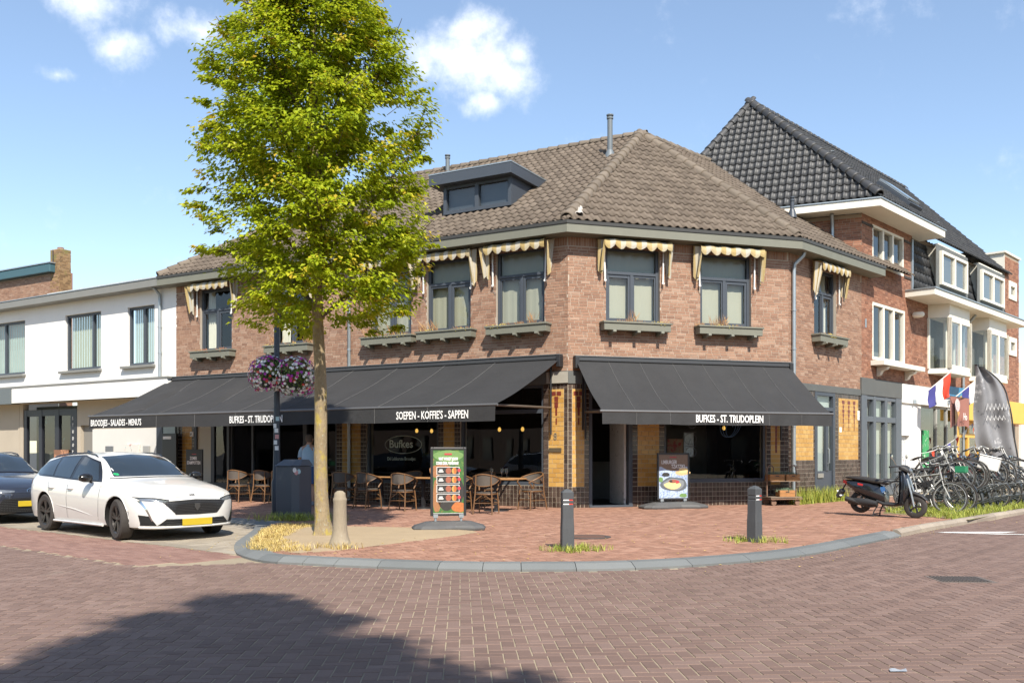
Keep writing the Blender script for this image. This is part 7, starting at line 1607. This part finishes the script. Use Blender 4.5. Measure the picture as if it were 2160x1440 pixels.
loft([(-.75,.30,.05,.05),(-.6,.31,.075,.07),(-.35,.3,.08,.075),(-.12,.27,.05,.05)], st, 'engine_case', M_['sc_matt']).location = (0,-.16,0)
m = MB(); m.tube([(-.15,-.14,.22),(-.3,-.17,.2),(-.42,-.18,.26),(-.8,-.2,.36)], [.02,.02,.05,.055], 12); m.build('exhaust', mat('exhaust_dark', (.05,.048,.045), .45, metal=.4), st, smooth=True)
m = MB(); m.tube([(-.9,0,.66),(-.98,0,.52),(-1.02,0,.42)], .015, 6); m.obox((-1.02,0,.46),(.02,0,-.03),(0,.09,0),(.05,0,.07)); m.build('plate_holder', M_['sc_matt'], st)
m = MB(); m.obox((-1.03,0,.46),(.006,0,.004),(0,.08,0),(-.04,0,.06)); m.build('number_plate', M_['white'], st)
m = MB(); m.obox((-.86,-.09,.70),(.05,0,-.02),(0,.012,0),(.01,0,.03)); m.build('tail_lamp', mat('tail_red', (.3,.015,.015), .2), st)
for x, z, mt, w_3 in ((-.5,.66,'red',.06),(-.47,.55,'orange',.055)):
    m = MB(); m.obox((x,-.152,z),(w_3,0,-.012),(0,.004,0),(.004,0,.02)); m.build('decal', mat('decal_'+mt, {'red':(.5,.03,.03),'orange':(.7,.22,.02)}[mt], .4), st, bevel=.004)
m = MB(); m.tube([(-.12,-.12,.25),(-.2,-.15,.1),(-.22,-.17,.0)], .014, 6); m.tube([(-.12,.12,.25),(-.2,.15,.1),(-.22,.17,.0)], .014, 6); m.tube([(-.2,-.16,.06),(-.2,.16,.06)], .012, 6); m.build('centre_stand', M_['sc_matt'], st)
m = MB(); m.obox((-.02,-.125,.56),(.05,0,.0),(0,.003,0),(.0,0,.06)); m.build('blue_sticker', mat('blue_sticker', (.03,.15,.4), .5, wear=(30,.55,(.6,.5,.1))), st)

st.scale = (.97,1.02,1.0)
# ------------------------------------------------------------------ bicycles and racks
M_['spoke'] = mat('spoke_steel', (.5,.5,.48), .3, metal=.9); M_['alu'] = mat('bike_alu', (.45,.44,.41), .4, metal=.7)
def bike_mats(c): return mat('bike_paint_%d%d%d' % tuple(int(x*99) for x in c), c, .35)
def make_bike(frame_col, style, extras=()):
    t = thing('bicycle', 'x', 'bicycle', (0,0,0), 0, 'bicycles at the racks'); fm = bike_mats(frame_col); r = .345; wb = .54
    for nm, x in (('wheel',wb),('wheel',-wb)):
        m = MB(); m.tube([(r*math.cos(a),0,r*math.sin(a)) for a in np.linspace(0,2*math.pi,36,endpoint=False)], .019, 6, closed=True); w = m.build(nm, M_['tyre'], t, smooth=True); w.location = (x,0,r)
        m = MB(); m.tube([((r-.026)*math.cos(a),0,(r-.026)*math.sin(a)) for a in np.linspace(0,2*math.pi,36,endpoint=False)], .011, 5, closed=True); m.build('rim', M_['alu'], w, smooth=True)
        m = MB()
        for k in range(22): a = k*2*math.pi/22; b = a+(.35 if k % 2 else -.35); m.tube([(.02*math.cos(b),.025*(1 if k % 4 < 2 else -1),.02*math.sin(b)),((r-.03)*math.cos(a),0,(r-.03)*math.sin(a))], .0022, 3, cap=False)
        m.cyl((0,-.05,0),(0,.05,0),.02,n=8); m.build('spokes', M_['spoke'], w)['kind'] = 'stuff'
        m = MB(); m.grid(lambda u, v: ((r+.035)*math.cos(R_(20)+u*R_(150 if x < 0 else 130)), (v-.5)*.045, (r+.035)*math.sin(R_(20)+u*R_(150 if x < 0 else 130))), 20, 3); m.build('mudguard', M_['car_black'], w, smooth=True, recalc=False)
    bb, st_, hd_ = (-.07,0,.28), (-.2,0,.80), (.36,0,.86); m = MB()
    m.tube([(.38,0,.74),(.34,0,.9)], .02, 8); m.tube([bb, st_], .015, 8); m.tube([(.375,0,.76), bb], .018, 8)
    if style == 'gents': m.tube([(.345,0,.87),(-.19,0,.79)], .015, 8)
    else: m.tube([(.36,0,.82),(.15,0,.62),(-.12,0,.45)], .015, 8)
    for s_ in (-.05,.05): m.tube([bb, (-wb,s_,r)], .009, 6); m.tube([(-.19,0,.74),(-wb,s_,r)], .008, 6)
    m.build('frame', fm, t, smooth=True)
    m = MB()
    for s_ in (-.05,.05): m.tube([(.385,s_*.5,.72),(.42,s_,.6),(wb,s_,r)], .011, 6)
    m.build('fork', fm, t, smooth=True)
    m = MB(); m.tube([(.34,0,.9),(.32,0,1.06)], .012, 6); m.tube([(.12,.27,1.03),(.22,.27,1.06),(.33,.2,1.09),(.35,0,1.07),(.33,-.2,1.09),(.22,-.27,1.06),(.12,-.27,1.03)], .011, 7); hb = m.build('handlebar', M_['alu'], t, smooth=True)
    for s_ in (-1,1):
        m = MB(); m.cyl((.08,s_*.27,1.02),(.2,s_*.27,1.055),.017,n=8); m.build('grip', M_['sc_matt'], hb, smooth=True)
    m = MB(); m.tube([st_, (-.22,0,.93)], .013, 8); m.build('seat_post', M_['alu'], t, smooth=True)
    m = MB(); m.grid(lambda u, v: (-.38+.28*u, (v-.5)*(.2*(1-u)**.8+.05), .955+.02*math.sin(u*3)-.05*abs(v-.5)**1.5*2), 9, 7); m.grid(lambda u, v: (-.38+.28*u, (v-.5)*(.2*(1-u)**.8+.05), .915+.03*u), 9, 7); m.build('saddle', M_['seat_vinyl'], t, smooth=True, recalc=False)
    m = MB(); m.lathe([(.03,-.004),(.09,-.003),(.09,.003),(.03,.004)], (-.07,-.045,.28), 20, 'y'); m.tube([(-.07,-.06,.28),(-.02,-.07,.13)], .008, 5); m.tube([(-.07,.06,.28),(-.12,.07,.43)], .008, 5); m.box(-.06,.03,-.13,-.07,.115,.135); m.box(-.17,-.08,.07,.13,.425,.445); m.build('crank', M_['alu'], t)
    m = MB(); m.box(-.82,-.3,-.06,.06,.735,.745); m.tube([(-.75,.06,.74),(-wb,.05,r)], .006, 5); m.tube([(-.75,-.06,.74),(-wb,-.05,r)], .006, 5); m.build('luggage_rack', M_['sc_matt'], t)
    m = MB(); m.lathe([(0,-.03),(.035,-.02),(.04,.02),(0,.025)], (.46,0,.79), 12, 'x'); m.build('front_lamp', M_['chrome'], t, smooth=True)
    m = MB(); m.box(-.55,-.02,-.055,-.035,.24,.38); m.build('chain_case', M_['sc_matt'], t, bevel=.01)
    if 'crate' in extras:
        m = MB(); m.box(.47,.67,-.13,.13,.88,.9)
        for s_ in (-1,1): m.box(.47,.67,s_*.13-.006,s_*.13+.006,.9,1.03); m.box(.57+s_*.1-.006,.57+s_*.1+.006,-.124,.124,.9,1.03)
        m.build('front_crate', mat('crate_green', (.02,.2,.09), .5), t)
    if 'box' in extras:
        m = MB(); m.box(-.85,-.42,-.2,.2,.76,1.06); m.build('delivery_box', M_['white'], t, bevel=.02)
        m = MB(); m.box(-.86,-.41,-.21,.21,1.062,1.09); m.build('box_lid', M_['white'], t, bevel=.012)
    return t
protos = [make_bike((.02,.02,.022),'gents'), make_bike((.03,.05,.06),'ladies'), make_bike((.3,.3,.28),'gents'), make_bike((.12,.02,.02),'ladies'), make_bike((.02,.06,.12),'gents')]
pg = make_bike((.02,.02,.02),'gents',('crate',)); pb = make_bike((.05,.05,.05),'ladies',('box',))
rd = np.array([.707,.707]); rk0 = np.array([9.6,20.55]); kd = np.array([.8,-.6])
cols = ['black','dark petrol','silver','dark red','navy']
ordn = 'first second third fourth fifth sixth seventh eighth ninth tenth eleventh twelfth thirteenth fourteenth fifteenth sixteenth seventeenth eighteenth'.split()
used = set(); rb = random.Random(4)
for i in range(18):
    k = [0,2,1,0,3,4,2,0,1,4,0,3,2,0,1,2,4,0][i]
    src = protos[k]
    if i == 0: src = pg
    if i == 5: src = pb
    b = src if id(src) not in used else copy_tree(src); used.add(id(src))
    flip = i % 3 == 2; p = rk0+rd*(.3*i)+kd*rb.uniform(-.12,.12)-kd*(.0 if not flip else .35); hd = math.atan2(kd[1],kd[0])+rb.uniform(-.09,.09)+(math.pi if flip else 0)
    up_b = i % 2 == 1 or i % 5 == 4; b.location = (p[0],p[1],PZ+(.34 if up_b else .0)); b.rotation_euler = (rb.uniform(-.06,.06), R_(-14) if up_b else 0, hd); b.rotation_mode = 'XYZ'
    what = 'bicycle with green front crate' if i == 0 else 'bicycle with white delivery box' if i == 5 else cols[k]+' bicycle'
    b['label'] = '%s parked %s in the rack row counting from the scooter' % (what, ordn[i])
extra = copy_tree(protos[2]); extra.location = (9.0,19.95,PZ); extra.rotation_euler = (-.08,0,math.atan2(-.55,.83)); extra['label'] = 'silver bicycle standing right behind the scooter'
for src in protos:
    if id(src) not in used: src.location = (14.5,25.8,PZ); src['label'] = 'bicycle at the far end of the racks'
M_['rack'] = mat('rack_grey', (.05,.058,.062), .55, noise=[(6,.15)])
rk = None
for i in range(10):
    p = rk0+rd*(.55+.5*i)+kd*.62
    if rk is None:
        rk = thing('bicycle_rack', 'x', 'bicycle rack', (0,0,0), 0, 'arched bicycle racks')
        m = MB(); m.tube([(0,0,0),(-.03,0,.3),(-.13,0,.62),(-.32,0,.9),(-.6,0,1.06),(-.85,0,1.02),(-1.0,0,.86)], [.034,.034,.033,.032,.03,.029,.028], 10); m.build('arch', M_['rack'], rk, smooth=True)
        m = MB(); m.tube([(-.08,.05,.42),(.25,.06,.6),(.33,.0,.62),(.25,-.06,.6),(-.08,-.05,.42)], .016, 7); m.build('wheel_holder', M_['rack'], rk, smooth=True)
        m = MB(); m.tube([(-.02,.05,.16),(.38,.06,.34),(.44,0,.36),(.38,-.06,.34),(-.02,-.05,.16)], .016, 7); m.build('wheel_holder', M_['rack'], rk, smooth=True)
        m = MB(); m.box(-.07,.07,-.07,.07,0,.05); m.build('foot', M_['rack'], rk, bevel=.01); o = rk
    else: o = copy_tree(rk)
    o.location = (p[0],p[1],PZ); o.rotation_euler.z = math.atan2(kd[1],kd[0]); o['label'] = 'dark grey arched rack, %s from the scooter' % ordn[i]
# green delivery bicycle behind the cars
gb_ = copy_tree(pg); gb_.location = (-11.6,23.6,PZ); gb_.rotation_euler = (0,0,R_(-20)); gb_['label'] = 'bicycle with green crate in front of the studio doors'
# ------------------------------------------------------------------ flags, banner, bunting along the side street
M_['fl_red'] = mat('flag_red', (.6,.06,.03), .8); M_['fl_white'] = mat('flag_white', (.75,.75,.74), .8); M_['fl_blue'] = mat('flag_blue', (.05,.05,.22), .8)
def flag(x, z, lab, ln, y=-.1, drop=1.0, yaw=0.35):
    p0 = np.array(FP(TR,x,y,z)); d = unit(-TR[:3,1]*.62+TR[:3,0]*yaw+np.array([0,0,.62])); t = thing('flag', lab, 'flag', tuple(p0), 0, 'tricolour flags on the shop front')
    m = MB(); m.cyl(p0, p0+d*ln, .016, n=8); m.lathe([(0,-.03),(.03,0),(0,.03)], tuple(p0+d*ln), 8); m.build('pole', M_['white'], t, keep=True)
    m = MB(); m.box(-.05,.05,-.05,.05,-.06,.06); m.v = [tuple(p0+np.array(v)) for v in m.v]; m.build('holder', M_['zinc'], t, keep=True)
    for k, mt in enumerate(('fl_red','fl_white','fl_blue')):
        m = MB(); a0, a1 = .98-.2*k, .98-.2*(k+1)
        m.grid(lambda u, v: tuple(p0+d*ln*(a0+(a1-a0)*u)+np.array([0,0,-1])*drop*v*(.55+.45*(a0+(a1-a0)*u))+TR[:3,0]*(.05*math.sin((a0+(a1-a0)*u)*22+v*3)*v)-TR[:3,1]*.04*math.sin(v*6+k)*v), 5, 12); m.build('cloth_stripe', M_[mt], t, keep=True, smooth=True, recalc=False)
flag(3.95,3.05,'red white and blue flag on a pole over the white shop panel',1.45,drop=.8); flag(7.2,3.15,'red white and blue flag on a pole beside the blue sign',1.5,drop=.8)
t = thing('banner', 'brown hanging ice cream banner with large cone picture and white word', 'banner', FP(TR,6.1,-.7,2.3))
m = MB(TR); m.grid(lambda u, v: (5.35+1.75*u, -.75-.05*math.sin(u*8), 3.25-v*(1.05-.12*math.sin(u*3.1))+.04*math.sin(u*9)*v), 20, 8); bn = m.build('cloth', mat('banner_brown', (.3,.13,.1), .7, noise=[(3,.12)]), t, keep=True, smooth=True, recalc=False)
m = MB(TR); m.poly([(5.55,-.83,2.85),(6.05,-.83,2.75),(5.6,-.83,2.3)]); m.build('cone_print', PM['bread'], bn, keep=True, recalc=False)
m = MB(TR); m.poly([(5.78+.26*math.cos(a), -.835, 2.98+.22*math.sin(a)) for a in lin(0,6.283,17)[:-1]]); m.build('scoop_print', mat('scoop_pink', (.7,.55,.52), .6, wear=(12,.56,(.5,.06,.1))), bn, keep=True, recalc=False)
text_part('Ho', .34, textT(TR, 6.3, -.86, 2.5), M_['print_white'], bn, 'lettering', sx=.9, bold=.002)
m = MB(TR); m.cyl((5.3,-.75,3.26),(7.15,-.75,3.26),.015); m.tube([(5.3,-.75,3.26),(5.3,-.05,3.2)], .012, 6); m.tube([(7.15,-.75,3.26),(7.15,-.05,3.2)], .012, 6); m.build('bracket', M_['iron'], t, keep=True)
TQ = frame((14.75,29.0), (1,-.08)); t = thing('feather_flag', 'tall curved grey advertising flag standing behind the bicycles', 'flag', FP(TQ,1.0,0,PZ))
def feather(u, v):
    z = 1.0+3.05*v; xr = 1.25-.28*v-.12*v*v; xr -= .55*max(0, (v-.72)/.28)**2.2; top = max(0, (v-.80)/.2)
    xl_ = .32-.3*min(1, v/.25)-.02*v+.02*math.sin(v*9); xl_ = xl_+(xr-xl_)*top**1.6*.0; zz = z+(1-u)*.16*max(0,(v-.6)/.4)-(1-u)*.1*(1-v)
    if v > .86: zz = z+(1-u)*.12
    return (xl_+(xr-xl_)*u, .09*math.sin(u*11+v*3)+.03*math.sin(v*13+u*4), zz)
m = MB(TQ); m.grid(feather, 26, 30); m.build('cloth', mat('feather_cloth', (.2,.2,.21), .5, noise=[(1.3,.4)], wear=[(2.0,.57,(.5,.5,.5)),(3.5,.64,(.03,.03,.035))]), t, keep=True, smooth=True, recalc=False)
m = MB(TQ); m.tube([(1.4,0,.1),(1.36,0,.8)]+[tuple(np.array(feather(1,v))+np.array([.03,0,.01])) for v in lin(.05,1,20)]+[tuple(np.array(feather(u,1))+np.array([0,0,.02])) for u in (.8,.55,.3,.1,0)], .024, 7); m.build('pole', bm_, t, keep=True, smooth=True)
m = MB(TQ); m.lathe([(.3,.085),(.28,.12),(.05,.16)], (1.4,0,0), 16); m.build('foot', bm_, t, keep=True)
for z_, s_, n_ in ((2.75,.3,6),(2.42,.22,5)):
    for q in range(n_):
        m = MB(TQ); x_ = .28+q*.12; m.tube([(x_,-.16,z_),(x_+.05,-.16,z_+s_*.7),(x_+.1,-.16,z_+.03)], .009, 5); m.build('script_print', M_['fl_white'], t, keep=True)
t = thing('bunting', 'string of red white and blue pennants hung before the shop window', 'bunting', FP(TR,5.5,-.8,1.2))
pa, pb_ = np.array(FP(TR,3.6,-.2,1.35)), np.array(FP(TR,6.1,-1.2,2.35)); pc_ = np.array(FP(TR,9.2,-.7,2.1)); cord = []
for u in lin(0,1,16): cord.append(pa*(1-u)+pb_*u+np.array([0,0,-.25*math.sin(math.pi*u)]))
for u in lin(0,1,20)[1:]: cord.append(pb_*(1-u)+pc_*u+np.array([0,0,-.3*math.sin(math.pi*u)]))
m = MB(); m.tube(cord, .007, 4); m.build('cord', M_['fl_white'], t, keep=True)
for k in range(14):
    i = 5+k*2; c = cord[i]; d = unit(cord[i+1]-c); m = MB(); m.grid(lambda u, v: tuple(c+d*(.17*(u-.5)*(1-v*.98))+np.array([0,0,-.3*v])+TR[:3,1]*.02*math.sin(v*5+k)), 4, 5); m.build('pennant', M_[('fl_red','fl_white','fl_blue')[k % 3]], t, keep=True, smooth=True, recalc=False)
# ------------------------------------------------------------------ person on the terrace, seen from behind
def skin_mesh(pts, edges, rad, sub=2):
    me = bpy.data.meshes.new('tmp'); me.from_pydata(pts, edges, []); o = bpy.data.objects.new('tmp', me); COL.objects.link(o)
    md = o.modifiers.new('s', 'SKIN'); md.use_smooth_shade = True
    for i, r in enumerate(rad): o.data.skin_vertices[0].data[i].radius = (r, r) if isinstance(r, (int, float)) else r
    o.data.skin_vertices[0].data[0].use_root = True; sb = o.modifiers.new('sub', 'SUBSURF'); sb.levels = sub; sb.render_levels = sub
    bpy.context.view_layer.update(); out = bpy.data.meshes.new_from_object(o.evaluated_get(bpy.context.evaluated_depsgraph_get())); bpy.data.objects.remove(o); bpy.data.meshes.remove(me)
    out.polygons.foreach_set('use_smooth', np.ones(len(out.polygons), bool)); return out
ps = thing('person', 'person in light blue polo shirt and blue shorts standing among the terrace tables', 'person', (-5.12,23.0,PZ), AL+R_(8))
M_['skin'] = mat('skin', (.42,.24,.16), .55, noise=[(6,.06)])
pts = [(0,0,.95),(0,.0,1.12),(0,.01,1.3),(0,.0,1.45),(0,-.005,1.53),(0,.02,1.6),(0,.02,1.68),(0,.01,1.75)]; ed = [(i,i+1) for i in range(7)]; rad = [.14,.14,.15,.12,.06,.08,.095,.055]
def limb(root, P, Rr):
    i0 = len(pts); prev = root
    for p, r in zip(P, Rr): pts.append(p); rad.append(r); ed.append((prev, len(pts)-1)); prev = len(pts)-1
    return prev
for s_ in (-1,1):
    limb(3, [(s_*.17,0,1.44),(s_*.24,-.01,1.28),(s_*.29,.0,1.14),(s_*.31,.05,1.0),(s_*.315,.09,.9),(s_*.315,.1,.85)], [.07,.052,.045,.038,.028,.03])
    limb(0, [(s_*.1,0,.86),(s_*.115,.0,.68),(s_*.12,.02,.5),(s_*.12,-.0,.3),(s_*.12,-.02,.12),(s_*.12,-.01,.05),(s_*.13,.13,.035)], [.11,.085,.062,.056,.038,.038,.03])
bd = link_mesh('body', skin_mesh(pts, ed, rad), M_['skin'], ps)
for s_ in (-1,1):       # fingers and thumb
    for k in range(4):
        x = s_*(.30+.012*k); m = MB(); m.tube([(x,.09+.016*(k-1.5),.84),(x,.1+.016*(k-1.5),.80),(x-s_*.008,.11+.014*(k-1.5),.765+.008*abs(k-1.5)),(x-s_*.016,.105+.013*(k-1.5),.74+.012*abs(k-1.5))], [.0095,.009,.0085,.007], 7); m.build('finger', M_['skin'], bd, smooth=True)
    m = MB(); m.tube([(s_*.305,.125,.87),(s_*.29,.15,.84),(s_*.285,.155,.80)], [.011,.0105,.008], 7); m.build('thumb', M_['skin'], bd, smooth=True)
def cloth_ring(rings, name, mt, n=22):
    m = MB(); vs = []
    for cx, cy, z, rx, ry in rings:
        for j in range(n): a = 2*math.pi*j/n; w = 1+.02*math.sin(a*5+z*14); vs.append((cx+rx*math.cos(a)*w, cy+ry*math.sin(a)*w, z))
    fs = [(i*n+j,i*n+(j+1)%n,(i+1)*n+(j+1)%n,(i+1)*n+j) for i in range(len(rings)-1) for j in range(n)]; m.add(vs, fs); return m.build(name, mt, ps, smooth=True, recalc=False)
sh_ = mat('light_blue_cotton', (.3,.43,.53), .85, noise=[(5,.08)]); so_ = mat('blue_shorts', (.03,.08,.2), .85)
cloth_ring([(0,0,.9,.2,.155),(0,0,1.0,.205,.16),(0,.0,1.15,.205,.16),(0,.005,1.3,.215,.16),(0,0,1.4,.2,.135),(0,0,1.46,.15,.1),(0,0,1.5,.085,.08),(0,0,1.53,.08,.078)], 'polo_shirt', sh_)
for s_ in (-1,1):
    cloth_ring([(s_*.15,0,1.46,.09,.085),(s_*.21,-.005,1.38,.085,.08),(s_*.245,-.01,1.26,.075,.072),(s_*.258,-.008,1.21,.076,.072)], 'sleeve', sh_); cloth_ring([(s_*.09,0,.98,.13,.165),(s_*.105,0,.85,.125,.145),(s_*.115,.0,.7,.115,.125),(s_*.12,.005,.54,.11,.115)], 'shorts', so_)
    m = MB(); m.lathe([(.0,0),(.048,.0),(.052,.03),(.045,.07),(.042,.11)], (s_*.12,-.01,0), 14); m.v = [(x, y if y < 0 else y*1, z) for x, y, z in m.v]; m.obox((s_*.128,.075,.03),(.045,0,0),(.005,.1,0),(0,0,.03)); m.build('shoe', mat('grey_shoe', (.2,.22,.25), .7), ps, bevel=.012)
m = MB(); m.lathe([(0,.115),(.06,.105),(.095,.06),(.105,.0),(.1,-.05),(.07,-.09)], (0,-.0,1.68), 18); m.v = [(x*.92, y*1.05+.0, z) if y < .03 else (x*.9, y*.75, max(z,1.71)) for x, y, z in m.v]; m.build('hair', mat('grey_brown_hair', (.12,.09,.07), .8), ps, smooth=True)
m = MB(); m.lathe([(.012,-.01),(.016,.0),(.012,.012)], (0,.115,1.655), 8, 'y'); m.build('nose', M_['skin'], ps, smooth=True)
for s_ in (-1,1):
    m = MB(); m.lathe([(0,-.012),(.028,-.008),(.03,.006),(0,.012)], (s_*.098,.01,1.655), 10, 'x'); m.build('ear', M_['skin'], ps, smooth=True); m = MB(); m.lathe([(0,-.012),(.012,0),(0,.012)], (s_*.035,.1,1.68), 8, 'y'); m.build('eye', mat('eye_white', (.7,.68,.65), .3), ps, smooth=True)
m = MB(); m.tube([(-.025,.105,1.615),(0,.112,1.612),(.025,.105,1.615)], .005, 5); m.build('mouth', mat('lips', (.3,.1,.09), .5), ps)
